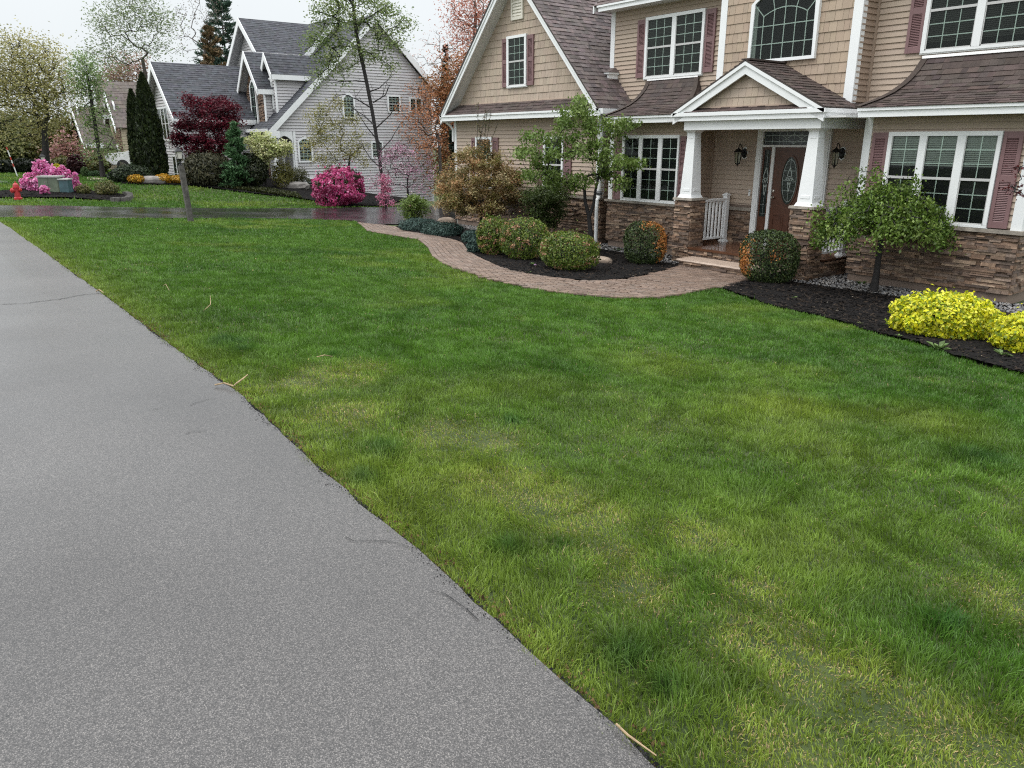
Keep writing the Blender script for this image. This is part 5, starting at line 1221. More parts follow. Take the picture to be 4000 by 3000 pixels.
def boulder(label, px, py, rx, ry, h, mat, seed, ang=0, name='boulder', sink=.0):
    rng = np.random.default_rng(seed); b = spot(px, py); bm_v = []; n1, n2 = 14, 9; mb = MB(); D = []
    for i in range(n2+1):
        for j in range(n1):
            a, e_ = 2*math.pi*j/n1, math.pi*i/n2; D.append((math.cos(a)*math.sin(e_), math.sin(a)*math.sin(e_), math.cos(e_)))
    D = np.array(D); D = np.sign(D)*np.abs(D)**.75; r = 1+.10*snoise(rng, D, 3)+.06*snoise(rng, D, 8); ca, sa = math.cos(ang), math.sin(ang)
    V = D*r[:, None]*np.array([rx, ry, h*.62]); V[:, 2] += h*.35-sink; V = np.stack([V[:, 0]*ca-V[:, 1]*sa, V[:, 0]*sa+V[:, 1]*ca, V[:, 2]], 1)+b
    fs = [(i*n1+j, i*n1+(j+1) % n1, (i+1)*n1+(j+1) % n1, (i+1)*n1+j) for i in range(n2) for j in range(n1)]
    mb.add([tuple(p) for p in V], [f[::-1] for f in fs]); o = obj(name, mb, M[mat], smooth=False); tag(o, label, 'rock'); return o
boulder('flat tan stone in mulch beside the bright green clipped shrub', 2338, 1030, .30, .17, .16, 'boulder_tan', 1, .3)
boulder('tan boulder showing above the blue-green juniper', 1745, 885, .30, .2, .30, 'boulder_tan', 2, .9)
# dry twigs on the lawn edge
def twig(label, pts, r, name='fallen_twig', mat='twig'):
    mb = MB(); P = [spot(x, y)+np.array([0, 0, dz]) for x, y, dz in pts]; mb.tube([tuple(p) for p in P], [r*.6]*(len(P)-1)+[r*.3], 6); o = obj(name, mb, M[mat]); tag(o, label, 'twig', 'dead twigs and stalks on the lawn'); return o
twig('long pale straw stalk along the asphalt edge at the bottom of the photo', [(2405, 2885, .05), (2450, 2935, .055), (2560, 3010, .05)], .006)
twig('bent dead twig lying across the asphalt edge onto the lawn', [(842, 1531, .05), (880, 1529, .06), (915, 1541, .06), (930, 1528, .06), (952, 1518, .07), (972, 1506, .08)], .009)
twig('short dead twig beside the crack on the asphalt edge', [(378, 1154, .05), (392, 1155, .07), (407, 1160, .05)], .012)
twig('bare bent twig standing in the lawn, nearest the asphalt crack', [(640, 1135, .06), (652, 1142, .10), (663, 1150, .05)], .006)
twig('thin L-shaped dead stalk standing up in the left part of the lawn', [(795, 1223, .02), (826, 1218, .08), (826, 1195, .12)], .006)
twig('dead brown stalk lying on the yellow patch of the mid lawn', [(1240, 1418, .05), (1270, 1420, .07), (1302, 1416, .05)], .006)

# ================================================================ the grey house across the driveway
def on_x(px, py, x): d = ray(px, py); k = x/d[0]; return np.array([x, d[1]*k, CH+d[2]*k])
def on_y(px, py, y): d = ray(px, py); k = y/d[1]; return np.array([d[0]*k, y, CH+d[2]*k])
GS_ = (.50, .49, .495); GR = (.05, .053, .062)
XG = -39.0
gh = thing('grey_house', 'large grey-sided house with charcoal roofs and white trim, seen side-on across the wet driveway', 'house', (XG, 18, -1.5))
GF = sideR(XG)
def gclap(mb, Fr, poly): clapboard(mb, Fr, poly, GS_, .14, .045)
def gsh(mb, Fr, poly): shingles(mb, Fr, poly, GR, .16, .3)
gm = MB(); gst = MB(); gwt = MB(); grf = MB()
gclap(gm, GF, [(15.95, -3), (24.0, -3), (24.0, 4.35), (20.73, 7.62), (14.85, 2.3), (14.85, 2.05), (15.95, 2.05)])
core = MB(); core.prism(GF, [(14.85, -3), (24.0, -3), (24.0, 4.3), (20.73, 7.55), (14.9, 2.3)], -9, -1.55, GS_); core.prism(GF, [(15.95, -3), (24.0, -3), (24.0, 4.3), (20.73, 7.55), (14.9, 2.3), (14.9, 2.05), (15.95, 2.05)], -1.54, -.004, GS_)
obj('wall_core', core, M['gsiding'], gh)
# main gable roof: apex y=20.73 z=7.85
AP = (20.73, 7.87); sl_, sr_ = .925, .965; x0, x1 = -48.5, XG+.32
for sg, slope, hw in ((-1, sl_, 6.25), (1, sr_, 3.68)):
    Fr = frame((0, AP[0]+sg*hw, AP[1]-hw*slope), (-sg, 0, 0), (0, -sg, slope)); k = hw*math.sqrt(1+slope*slope)
    us = sorted((-sg*x0, -sg*x1)); poly = [(us[0], 0), (us[1], 0), (us[1], k), (us[0], k)]
    grf.cut(); gsh(grf, Fr, poly); grf.prism(Fr, poly, -.05, -.004, (.5, .5, .5))
    p = [AP, (AP[0]+sg*hw, AP[1]-hw*slope), (AP[0]+sg*hw, AP[1]-hw*slope-.36), (AP[0], AP[1]-.36)]
    gwt.cut(); gwt.prism(sideR(XG+.30), p if sg < 0 else p[::-1], -.03, .03)
for (y0, y1, z) in ((14.40, 15.05, 2.08), (23.95, 24.5, 4.30)):
    gwt.cut(); gwt.box(XG-.02, XG+.335, y0, y1, z-.30, z+.02)
gwt.cut(); gwt.box(x0, XG+.3, 14.33, 14.46, 2.05, 2.2)          # gutter of the low eave
for b in ((XG-.05, XG+.03, 23.86, 24.03, -3, 4.3), (XG-.05, XG+.03, 15.82, 15.98, -1.2, 2.1)): gwt.cut(); gwt.box(*b)
# porch at the low end: arched opening with a white surround
def arch_poly(y0, y1, zb, zs, rise, n=12): return [(y0, zb), (y1, zb)]+[(y1-(y1-y0)*i/n, zs+rise*math.sin(math.pi*i/n)) for i in range(n+1)]
gwt.cut(); A = arch_poly(14.98, 15.78, -.6, 1.62, .25); 
for i in range(1, len(A)): pass
outer = [(14.76, -.6), (15.84, -.6), (15.84, 2.1)]
ar = [(15.78-.8*i/12, 1.62+.25*math.sin(math.pi*i/12)) for i in range(13)]
for i in range(12):
    (ya, za), (yb, zb) = ar[i], ar[i+1]; gwt.prism(GF, [(yb, zb), (ya, za), (ya, 2.1), (yb, 2.1)], -.1, .03)
gwt.fbox(GF, 14.78, 14.98, -.6, 2.1, -.1, .03); gwt.fbox(GF, 15.78, 15.84, -.6, 2.1, -.1, .03)
po = MB(); po.box(XG-1.5, XG-1.49, 14.6, 16, -.7, 2.1, (.04, .04, .045)); po.box(XG-1.5, XG-.1, 14.7, 16, -.75, -.6, (.2, .19, .18)); obj('porch', po, M['gsiding'], gh)
gwt.cut(); gwt.box(XG-.9, XG-.8, 15.55, 15.65, -.6, 2.0)
# second gable just behind
B2 = on_x(1310, 64, -42.5); sl2 = 1.0
gclap(gm, sideR(-42.5), [(B2[1]-3.2, B2[2]-3.2), (B2[1]+3.2, B2[2]-3.2), (B2[1], B2[2]-.2)])
for sg in (-1, 1):
    Fr = frame((0, B2[1]+sg*3.4, B2[2]-3.4), (-sg, 0, 0), (0, -sg, 1)); us = sorted((sg*48, sg*42.2)); poly = [(us[0], 0), (us[1], 0), (us[1], 4.8), (us[0], 4.8)]
    grf.cut(); gsh(grf, Fr, poly); grf.prism(Fr, poly, -.05, -.004, (.5, .5, .5))
    p = [(B2[1], B2[2]), (B2[1]+sg*3.4, B2[2]-3.4), (B2[1]+sg*3.4, B2[2]-3.75), (B2[1], B2[2]-.35)]; gwt.cut(); gwt.prism(sideR(-42.2), p if sg < 0 else p[::-1], -.03, .03)
# roofs whose gables face the street (ridge along Y)
def street_gable(y0, y1, xr, zr, xh, drop, wall_y, wallmat, stone=False, base=-2):
    slope = drop/xh
    for sg in (1, -1):
        Fr = frame((xr+sg*xh, 0, zr-drop), (0, sg, 0), (-sg, 0, slope)); us = sorted((sg*y0, sg*y1)); k = math.hypot(xh, drop); poly = [(us[0], 0), (us[1], 0), (us[1], k), (us[0], k)]
        grf.cut(); gsh(grf, Fr, poly); grf.prism(Fr, poly, -.05, -.004, (.5, .5, .5))
        p = [(-xr, zr), (-(xr+sg*xh), zr-drop), (-(xr+sg*xh), zr-drop-.3), (-xr, zr-.34)]; gwt.cut(); gwt.prism(sideL(0), [(-q[0], q[1]) for q in p], 0, 0.001) if False else None
        v = [(xr, y0+.01, zr), (xr+sg*xh, y0+.01, zr-drop), (xr+sg*xh, y0+.01, zr-drop-.3), (xr, y0+.01, zr-.36)]; v2 = [(a, b-.05, c) for a, b, c in v]
        gwt.add(v+v2, [(4, 5, 6, 7), (0, 4, 7, 3), (1, 2, 6, 5), (3, 7, 6, 2), (0, 1, 5, 4), (0, 3, 2, 1)])
        gwt.cut(); gwt.box(min(xr+sg*xh, xr+sg*xh-sg*.06), max(xr+sg*xh, xr+sg*xh-sg*.06), y0, y1, zr-drop-.24, zr-drop+.0)
    iw = xh-.28; Fw = frame((xr, wall_y, 0), (1, 0, 0), (0, 0, 1)); poly = [(-iw, base), (iw, base), (iw, zr-drop*.93-.2), (0, zr-.3), (-iw, zr-drop*.93-.2)]
    if stone: ledgestone(gst, Fw, poly)
    else: gclap(gm, Fw, poly)
    c_ = MB(); c_.prism(Fw, poly, -min(4.0, y1-wall_y), -.004, (.2, .19, .18) if stone else GS_); obj('wall_core', c_, M['gsiding'], gh)
    gclap(gm, sideR(xr+iw), [(wall_y, base), (y1, base), (y1, zr-drop*.93-.2), (wall_y, zr-drop*.93-.2)])
street_gable(15.75, 21, -45.0, 7.95, 2.6, 2.2, 16.25, None, base=1)
street_gable(14.62, 18.5, -41.5, 5.95, 1.5, 1.86, 15.02, None, True, base=-1)
street_gable(15.2, 18.2, -40.3, 5.82, .78, 1.05, 15.48, None, base=2.2)
street_gable(10.85, 17, -44.4, 5.45, 3.0, 2.78, 11.2, None, base=-2.0)
gwt.cut(); gwt.box(-41.50, -41.38, 10.8, 15.2, 2.48, 2.60)
for b in ((-40.27, -40.12, 14.98, 15.03, 2.5, 4.0), (-39.82, -39.72, 15.42, 15.5, 2.8, 4.75), (-40.85, -40.75, 15.42, 15.5, 2.8, 4.75), (-41.7, -41.6, 11.1, 11.2, -2, 2.6)): gwt.cut(); gwt.box(*b)
obj('clapboard_wall', gm, M['gsiding'], gh); obj('stone_wall', gst, M['stone'], gh); obj('roof', grf, M['groof'], gh); obj('white_trim', gwt, M['white'], gh)
def arched_win(root, Fr, u0, u1, v0, v1, nc=3, rise=.2, c=.09, rows=4):
    cs, bk, mu, gl = MB(), MB(), MB(), MB(); n = 12; zs = v1-rise
    ar = lambda i_, inset: (u1-inset-(u1-u0-2*inset)*i_/n, zs-inset*.3+(rise-inset*.7)*math.sin(math.pi*i_/n))
    P0 = [(u0, v0), (u1, v0)]+[ar(i, 0) for i in range(n+1)]; P1 = [(u0+c, v0+c), (u1-c, v0+c)]+[ar(i, c) for i in range(n+1)]; N_ = len(P0)
    for i in range(N_):
        j = (i+1) % N_; cs.add([Fr(*P0[i], .0), Fr(*P0[j], .0), Fr(*P0[i], .085), Fr(*P0[j], .085), Fr(*P1[j], .085), Fr(*P1[i], .085), Fr(*P1[i], .0), Fr(*P1[j], .0)], [(2, 3, 4, 5), (0, 1, 3, 2), (5, 4, 7, 6)])
    o = obj('arched_window', cs, M['white'], root); bk.prism(Fr, P1, .027, .03); obj('interior', bk, M['dark'], o)
    sash_grid(mu, Fr, u0+c, u1-c, v0+c, zs, nc, rows, .042, .03); mu.fbox(Fr, u0+c, u1-c, zs-.016, zs+.016, .043, .05)
    for t in (.3, .5, .7): mu.fbox(Fr, u0+(u1-u0)*t-.014, u0+(u1-u0)*t+.014, zs, zs+(rise-c)*math.sin(math.pi*t)*.95, .042, .049)
    obj('muntin', mu, M['muntin'], o); gl.add([Fr(u, v, .062) for u, v in P1], [tuple(range(N_))]); obj('pane', gl, M['glass'], o); return o
arched_win(gh, GF, 16.02, 16.82, .58, 1.82, 3, .22)
arched_win(gh, GF, 18.62, 19.34, 2.74, 4.0, 3, .25)
window(gh, GF, 21.26, 22.06, 3.08, 3.98, [(21.35, 21.97)], 3, 2, None, .08)
window(gh, GF, 22.6, 23.44, 3.14, 3.92, [(22.70, 22.98), (23.06, 23.34)], 2, 2, None, .08, hung=False)
window(gh, GF, 20.15, 20.88, .72, 1.62, [(20.24, 20.79)], 3, 2, None, .08)
for (ya, yb, za, zb) in ((16.3, 17.1, -.75, -.15), (19.8, 20.6, -1.75, -1.15)): window(gh, GF, ya, yb, za, zb, [(ya+.1, yb-.1)], 2, 1, None, .09, hung=False)
FS1 = frame((-41.5, 15.0-.03, 0), (1, 0, 0), (0, 0, 1)); arched_win(gh, FS1, -.42, .42, 2.3, 4.6, 2, .35, .08, 4)
FS2 = frame((-40.3, 15.45, 0), (1, 0, 0), (0, 0, 1)); arched_win(gh, FS2, -.22, .22, 3.15, 4.65, 1, .2, .06, 3)
FS3 = frame((0, 11.18, 0), (1, 0, 0), (0, 0, 1)); window(gh, FS3, -45.4, -43.4, 1.65, 3.3, [(-45.3, -44.75), (-44.65, -44.1), (-44.0, -43.5)], 2, 3, None, .09)
window(gh, FS3, -46.6, -45.2, -.9, .95, [(-46.5, -46.0), (-45.85, -45.3)], 2, 3, None, .09); window(gh, FS3, -43.6, -42.2, -.9, .95, [(-43.5, -43.0), (-42.85, -42.3)], 2, 3, None, .09)
dp = MB(); dp.tube([(XG+.05, 14.7, 2.05), (XG+.2, 14.9, 1.95), (XG+.06, 15.0, 1.75), (XG+.06, 15.0, 1.5)], .05, 6); obj('downspout', dp, M['white'], gh)
vp = MB(); vp.tube([(-43, 24.6, 4.6), (-43, 24.6, 5.6)], .09, 8); obj('vent_pipe', vp, M['white'], gh)
fn = MB(); fn.box(XG-.3, XG-.02, 15.9, 23.98, -3, -2.2); obj('foundation', fn, M['concrete'], gh)

# ================================================================ the beige house far behind
XB = -58.0
bh = thing('beige_house', 'distant beige house with brown roof and stone gable, half hidden by trees', 'house', (XB, 8, -.7))
bm1, br, bs, bt = MB(), MB(), MB(), MB(); BS = (.43, .37, .26); BR_ = (.12, .10, .088)
def bx(px, py): return on_x(px, py, XB)
e0, e1 = bx(432, 450), bx(640, 452); rz = bx(480, 312)
yA, yB_, ze = e0[1], e1[1], e0[2]; hr = (rz[2]-ze)
Fr = frame((XB+.3, 0, ze), (0, 1, 0), (-hr*.95, 0, hr)); kk = hr*math.hypot(.95, 1)
shingles(br, Fr, [(yA-.8, 0), (yB_, 0), (yB_, kk), (yA-.3, kk)], BR_, .3, .2); br.prism(Fr, [(yA-.8, 0), (yB_, 0), (yB_, kk), (yA-.3, kk)], -.1, -.01, BR_)
clapboard(bm1, sideR(XB), [(yA, -1.2), (yB_, -1.2), (yB_, ze-.1), (yA, ze-.1)], BS, .16); core = MB(); core.box(XB-5, XB-.01, yA, yB_, -1.5, ze-.05, BS); obj('wall_core', core, M['bsiding'], bh)
bt.cut(); bt.box(XB+.25, XB+.35, yA-.6, yB_, ze-.22, ze)
# stone gable turned to the street, and a lower wing in front of it
def bgable(xc, xh, y0, y1, zr, drop, stone):
    slope = drop/xh; Fw = frame((xc, y0+.3, 0), (1, 0, 0), (0, 0, 1)); poly = [(-xh+.25, -1.3), (xh-.25, -1.3), (xh-.25, zr-drop), (0, zr-.3), (-xh+.25, zr-drop)]
    if stone: ledgestone(bs, Fw, poly)
    else: clapboard(bm1, Fw, poly, BS, .16)
    c_ = MB(); c_.prism(Fw, poly, -(y1-y0-.5), -.01, BS); obj('wall_core', c_, M['bsiding'], bh); clapboard(bm1, sideR(xc+xh-.24), [(y0+.3, -1.3), (y1, -1.3), (y1, zr-drop), (y0+.3, zr-drop)], BS, .16)
    for sg in (1, -1):
        F_ = frame((xc+sg*xh, 0, zr-drop), (0, sg, 0), (-sg, 0, slope)); us = sorted((sg*y0, sg*y1)); k = math.hypot(xh, drop); P_ = [(us[0], 0), (us[1], 0), (us[1], k), (us[0], k)]
        br.cut(); shingles(br, F_, P_, BR_, .3, .2); br.prism(F_, P_, -.08, -.01, BR_)
        v = [(xc, y0-.02, zr), (xc+sg*xh, y0-.02, zr-drop), (xc+sg*xh, y0-.02, zr-drop-.3), (xc, y0-.02, zr-.4)]; v2 = [(a, b-.06, c) for a, b, c in v]; bt.cut(); bt.add(v+v2, [(4, 5, 6, 7), (0, 4, 7, 3), (1, 2, 6, 5), (3, 7, 6, 2), (0, 1, 5, 4), (0, 3, 2, 1)])
g1 = bx(418, 360); bgable(XB+.4, 1.7, g1[1]-.2, g1[1]+5, g1[2], 2.2, True)
g2 = bx(300, 412); bgable(XB-2.0, 2.6, g2[1], g1[1]+1.5, g2[2], 2.6, False)
g3 = bx(300, 560); bt.cut(); bt.box(XB+.6, XB+2.0, g3[1]+.4, g3[1]+1.2, g3[2]-.25, g3[2]); 
for (px, py0, py1) in ((404, 480, 520), (440, 455, 500), (462, 600, 640), (400, 600, 640)):
    a = on_x(px-8, py1, XB+2.1); c2 = on_x(px+8, py0, XB+2.1)
for sgx, z0, z1 in ((-.5, 2.6, 4.1), (.5, 2.6, 4.1), (0, -.4, 1.4)): arched_win(bh, frame((XB+.4, g1[1]+.08, 0), (1, 0, 0), (0, 0, 1)), sgx-.4, sgx+.4, z0, z1, 2, .3, .1, 3)
q = bx(462, 640); window(bh, sideR(XB), q[1]-.45, q[1]+.45, -.2, 1.5, [(q[1]-.38, q[1]+.38)], 2, 3, None, .1)
arched_win(bh, frame((XB-2, g2[1]+.28, 0), (1, 0, 0), (0, 0, 1)), -.5, .5, 2.4, 4.0, 2, .3, .1, 3); window(bh, frame((XB-2, g2[1]+.28, 0), (1, 0, 0), (0, 0, 1)), -.6, .6, -.3, 1.5, [(-.5, -.05), (.05, .5)], 2, 3, None, .1)
obj('clapboard_wall', bm1, M['bsiding'], bh); obj('stone_wall', bs, attr('pale_stone', .8, .3, 8), bh); obj('roof', br, M['groof'], bh); obj('white_trim', bt, M['white'], bh)

# ================================================================ things beyond the driveway
# lamp post at the corner of the lawn (leans a little)
def lamp_post(label, base, h_post, sc, lean, group):
    root = thing('lamp_post', label, 'lamp post', base, group); b = Vector(tuple(map(float, base))); ax = Vector((lean[0], lean[1], 1)).normalized(); Q = Vector((0, 0, 1)).rotation_difference(ax)
    T = lambda mb: [tuple(b+Q @ Vector(p)) for p in mb.v]
    p = MB(); s = .085*sc; rnd = random.Random(3); n = 14
    for i in range(n):      # rough split-stone post in courses, slightly uneven
        z0, z1 = -.15+(h_post+.15)*i/n, -.15+(h_post+.15)*(i+1)/n; j = lambda: rnd.uniform(-.004, .004)*sc
        p.box(-s+j(), s+j(), -s+j(), s+j(), z0, z1+.001)
    p.v = T(p); obj('post', p, M['granite'], root)
    l = MB(); z = h_post
    l.lathe((0, 0, z), [(0, .06*sc), (.02*sc, .06*sc), (.04*sc, .035*sc), (.15*sc, .03*sc), (.17*sc, .05*sc), (.2*sc, .085*sc), (.225*sc, .10*sc)], 8)
    z1, z2 = z+.225*sc, z+.46*sc
    for sx in (-1, 1):
        for sy in (-1, 1): l.tube([(sx*.072*sc, sy*.072*sc, z1), (sx*.098*sc, sy*.098*sc, z2)], .009*sc, 5)
    l.taper(0, 0, z2, z2+.03*sc, .135*sc, .135*sc, .125*sc, .125*sc); l.taper(0, 0, z2+.03*sc, z2+.10*sc, .115*sc, .115*sc, .055*sc, .055*sc); l.taper(0, 0, z2+.10*sc, z2+.14*sc, .05*sc, .05*sc, .035*sc, .035*sc); l.lathe((0, 0, z2+.14*sc), [(0, .05*sc), (.012*sc, .05*sc), (.03*sc, .02*sc), (.05*sc, .008*sc)], 8)
    l.v = T(l); obj('lantern', l, M['black'], root)
    g = MB(); g.taper(0, 0, z1+.002, z2-.002, .066*sc, .066*sc, .091*sc, .091*sc); g.v = T(g); obj('lantern_glass', g, M['frost'], root)
    return root
lb = spot(746, 868); hp = up_to(724, 646, lb); ht = up_to(712, 570, lb)
sc_ = (ht-hp)/.65
lamp_post('black lantern with frosted panes on a leaning weathered square post at the near lawn edge', lb, hp, sc_, tuple(-.055*side_dir()[:2]), 'lantern posts')
b2 = far_base(170, 45); hh = up_to(168, 596, b2); lamp_post('distant lantern post showing just above the pink azalea', b2, hh-.65, 1.0, (0, 0), 'lantern posts')
# hydrant
def hydrant():
    b = spot(72, 781); m = mpp(b); h = up_to(60, 709, b); k = h/.80; root = thing('fire_hydrant', 'red fire hydrant standing on grass at the end of the mulch island', 'fire hydrant', b)
    X = side_dir(); F_ = Vector((-X[1]*1.0, X[0]*1.0, 0)); Xv = Vector(tuple(X)); B = Vector(tuple(b))
    body = MB(); body.lathe(B, [(.02*k, .17*k), (.10*k, .17*k), (.115*k, .135*k), (.13*k, .12*k), (.50*k, .115*k), (.505*k, .15*k), (.54*k, .15*k), (.545*k, .125*k), (.56*k, .13*k), (.65*k, .118*k), (.71*k, .085*k), (.735*k, .045*k), (.74*k, .03*k), (.80*k, .028*k)], 18)
    obj('barrel', body, M['hydrant'], root, smooth=False)
    for s, z, r, l, nm in ((-1, .44, .075, .2, 'side_nozzle'), (1, .44, .075, .2, 'side_nozzle')):
        q = MB(); q.lathe(B+Vector((0, 0, z*k)), [(.08*k, r*k*.75), (.15*k, r*k*.8), (.155*k, r*k), (l*k, r*k), (l*k+.005, r*k*.4), (l*k+.035*k, r*k*.35)], 12, axis=tuple(Xv*s if True else F_)); obj(nm, q, M['hydrant'], root)
    q = MB(); q.lathe(B+Vector((0, 0, .42*k)), [(.08*k, .085*k), (.16*k, .09*k), (.165*k, .11*k), (.22*k, .11*k), (.225*k, .05*k), (.26*k, .04*k)], 14, axis=tuple((-F_*.8-Xv*.6))); obj('pumper_nozzle', q, M['hydrant'], root)
    f = MB(); f.lathe(B, [(-.12, .15*k), (.02*k, .15*k), (.021*k, .11*k)], 16); obj('ground_flange', f, M['black'], root)
    for i in range(8):
        pass
hydrant()
# utility cabinets
def cabinet(name, label, x0, x1, y0, y1, mat, lid, depth, seed, group=None):
    b = spot((x0+x1)/2, y1); w_ = (x1-x0)*mpp(b); h = up_to((x0+x1)/2, y0, b); root = thing(name, label, 'utility cabinet', b, group); X = Vector(tuple(side_dir())); Y = Vector((-X.y, X.x, 0)); B = Vector(tuple(b))
    Fr = lambda u, v, n: B+X*u+Y*n+Vector((0, 0, v))
    mb = MB(); w2 = w_/2
    mb.add([Fr(-w2, -.1, 0), Fr(w2, -.1, 0), Fr(w2, -.1, depth), Fr(-w2, -.1, depth), Fr(-w2, h*.93, .03), Fr(w2, h*.93, .03), Fr(w2, h*.96, depth), Fr(-w2, h*.96, depth)], [(0, 1, 5, 4), (1, 2, 6, 5), (2, 3, 7, 6), (3, 0, 4, 7), (4, 5, 6, 7)])
    obj('cabinet', mb, M[mat], root)
    l = MB(); o = .035
    l.add([Fr(-w2-o, h*.90, -o*.3), Fr(w2+o, h*.90, -o*.3), Fr(w2+o, h*.93, depth+o), Fr(-w2-o, h*.93, depth+o), Fr(-w2-o, h*.985, -o*.1), Fr(w2+o, h*.985, -o*.1), Fr(w2+o, h, depth+o), Fr(-w2-o, h, depth+o)], [(0, 1, 5, 4), (1, 2, 6, 5), (2, 3, 7, 6), (3, 0, 4, 7), (4, 5, 6, 7), (3, 2, 1, 0)]); obj('lid', l, M[lid], root)
    d = MB(); d.add([Fr(-.012, .02, -.004), Fr(.012, .02, -.004), Fr(.012, h*.88, .024), Fr(-.012, h*.88, .024)], [(0, 1, 2, 3)]); 
    q = MB()
    for a, c in ((-w2*.92, -.03), (.03, w2*.92)):
        k = lambda v: .004+.026*v/h
        q.cut(); q.add([Fr(a, .06, k(.06)-.012), Fr(c, .06, k(.06)-.012), Fr(c, h*.84, k(h*.84)-.012), Fr(a, h*.84, k(h*.84)-.012), Fr(a, .06, k(.06)+.01), Fr(c, .06, k(.06)+.01), Fr(c, h*.84, k(h*.84)+.01), Fr(a, h*.84, k(h*.84)+.01)], [(0, 1, 2, 3), (0, 4, 5, 1), (1, 5, 6, 2), (2, 6, 7, 3), (3, 7, 4, 0)])
    if x1-x0 > 50: obj('door_panel', q, M[mat], root)
    return root
cabinet('transformer_cabinet', 'wide drab green utility box half ringed by pink azalea flowers', 155, 236, 686, 756, 'green_box', 'lidgrey', .8, 1)
cabinet('cable_pedestal', 'narrow blue-green utility box right beside the wide green one', 236, 271, 697, 759, 'teal_box', 'lidgrey', .35, 2)
# marker stake with red and white bands
def stake():
    b = spot(69, 690); root = thing('marker_stake', 'thin leaning marker stake with red and white bands on the far lawn', 'stake', b); X = Vector(tuple(side_dir())); B = Vector(tuple(b)); m = mpp(b); H = up_to(48, 574, b)
    w_, r = MB(), MB(); n = 9
    for i in range(n):
        z0, z1 = H*i/n, H*(i+1)/n; x = lambda z: -22*m*z/H
        q_ = r if i in (3, 5, 8) else w_; q_.cut(); q_.tube([B+X*x(z0)+Vector((0, 0, z0)), B+X*x(z1)+Vector((0, 0, z1))], .028, 8)
    for q in (r,): pass
    o = obj('white_band', w_, M['white'], root); o2 = obj('red_band', r, M['red'], root)
stake()
# kerb of the island bed
def island_edge():
    P = [spot(x, y) for x, y in ((440, 789), (470, 792), (498, 788), (513, 779), (508, 770), (490, 766))]; mb = MB(); rnd = random.Random(8); o = resample([p[:2] for p in P], 15)
    for i in range(14):
        a, b = o[i], o[i+1]; z = float(terrain(*((a+b)/2))); d = (b-a); n = np.array([d[1], -d[0]])/np.linalg.norm(d); w_ = .11; h = .17+rnd.uniform(0, .02); a2, b2 = a+d*.03, b-d*.03
        vs = [(*(a2+n*w_), z-.05), (*(b2+n*w_), z-.05), (*(b2-n*w_), z-.05), (*(a2-n*w_), z-.05), (*(a2+n*w_*.9), z+h), (*(b2+n*w_*.9), z+h), (*(b2-n*w_), z+h), (*(a2-n*w_), z+h)]
        mb.add(vs, [(4, 5, 6, 7), (0, 1, 5, 4), (1, 2, 6, 5), (2, 3, 7, 6), (3, 0, 4, 7)])
        mb.add([(x, y, zz+.002) for x, y, zz in vs[4:]], [(0, 1, 2, 3)])
    o = obj('retaining_wall', mb, M['granite']); tag(o, 'low curved grey block edging at the right end of the mulch island', 'edging')
island_edge()
# ---- shrubs and flowers over there
PINK = [lin(238, 130, 190, .75), lin(245, 160, 210, .75), lin(225, 105, 170, .75), lin(250, 185, 220, .75)]
HOT = [lin(225, 85, 150, .7), lin(235, 115, 170, .7), lin(200, 60, 125, .7), lin(240, 150, 190, .7), lin(170, 60, 100, .6)]
def azalea_mass():
    c, r, h = px_box(84, 300, 640, 752, .35)
    o = bush('pink_azalea', 'large bright pink azalea wrapped round the green utility box', 'azalea', c, r, h*.62, 4200, .13, .10, PINK, 201, ry=r*.55, amp=.12, freq=5, power=2.6, up=.7, cz=.42, depth=.2, patch=[([lin(90, 120, 50, .5)], .62, 7)], mat='petal', lowz=.05)
    rng = np.random.default_rng(9); C = []; m = mpp(c)
    for px, py, rr, n in ((165, 640, 18, 150), (150, 655, 22, 200), (185, 665, 24, 240), (165, 680, 32, 320), (210, 675, 22, 180), (245, 655, 8, 50), (240, 665, 12, 90), (255, 680, 18, 140), (225, 690, 30, 220), (275, 700, 18, 140), (135, 640, 5, 30), (293, 680, 7, 40), (302, 695, 5, 30), (120, 700, 24, 220), (98, 735, 20, 180), (290, 730, 18, 160), (280, 745, 14, 120)):
        q = on_face(px, py, c); C.append(q+np.clip(rng.normal(0, .5, (n, 3)), -1, 1)*rr*m*.9)
    fr = px_box(160, 210, 738, 762, 0)[0]-np.array([-_sy, _cy, 0])*.35
    for px, py, rr, n in ((170, 738, 12, 110), (180, 742, 12, 100), (165, 748, 8, 60)):
        q = on_face(px, py, fr); C.append(q+np.clip(rng.normal(0, .5, (n, 3)), -1, 1)*rr*mpp(fr)*.9)
    C = np.concatenate(C); v, f = leaf_quads(C, rng.normal(0, 1, C.shape), rng.normal(0, .6, C.shape)+np.array([0, 0, .8]), .13, .10); link_mesh('blossom', v, f, M['petal'], o, cols=pick(rng, PINK, len(C)))
azalea_mass()
def farbush(name, label, cat, x0, x1, y0, y1, n, ll, lw, cols, seed, back=.5, **k):
    c, r, h = px_box(x0, x1, y0, y1, back); return bush(name, label, cat, c, r, h, n, ll, lw, cols, seed, **k)
OLV = [lin(120, 125, 70, .5), lin(145, 145, 85, .5), lin(95, 105, 55, .5), lin(160, 150, 90, .5)]
farbush('twiggy_shrub', 'small twiggy yellow-green shrub on the mulch island, next to the blue-green box', 'shrub', 300, 352, 716, 764, 900, .08, .045, OLV, 202, amp=.3, depth=.7, group='twiggy shrubs on the island')
farbush('twiggy_shrub', 'larger twiggy yellow-green shrub at the right end of the mulch island', 'shrub', 372, 462, 706, 768, 1700, .08, .045, OLV, 203, amp=.3, depth=.6, group='twiggy shrubs on the island')
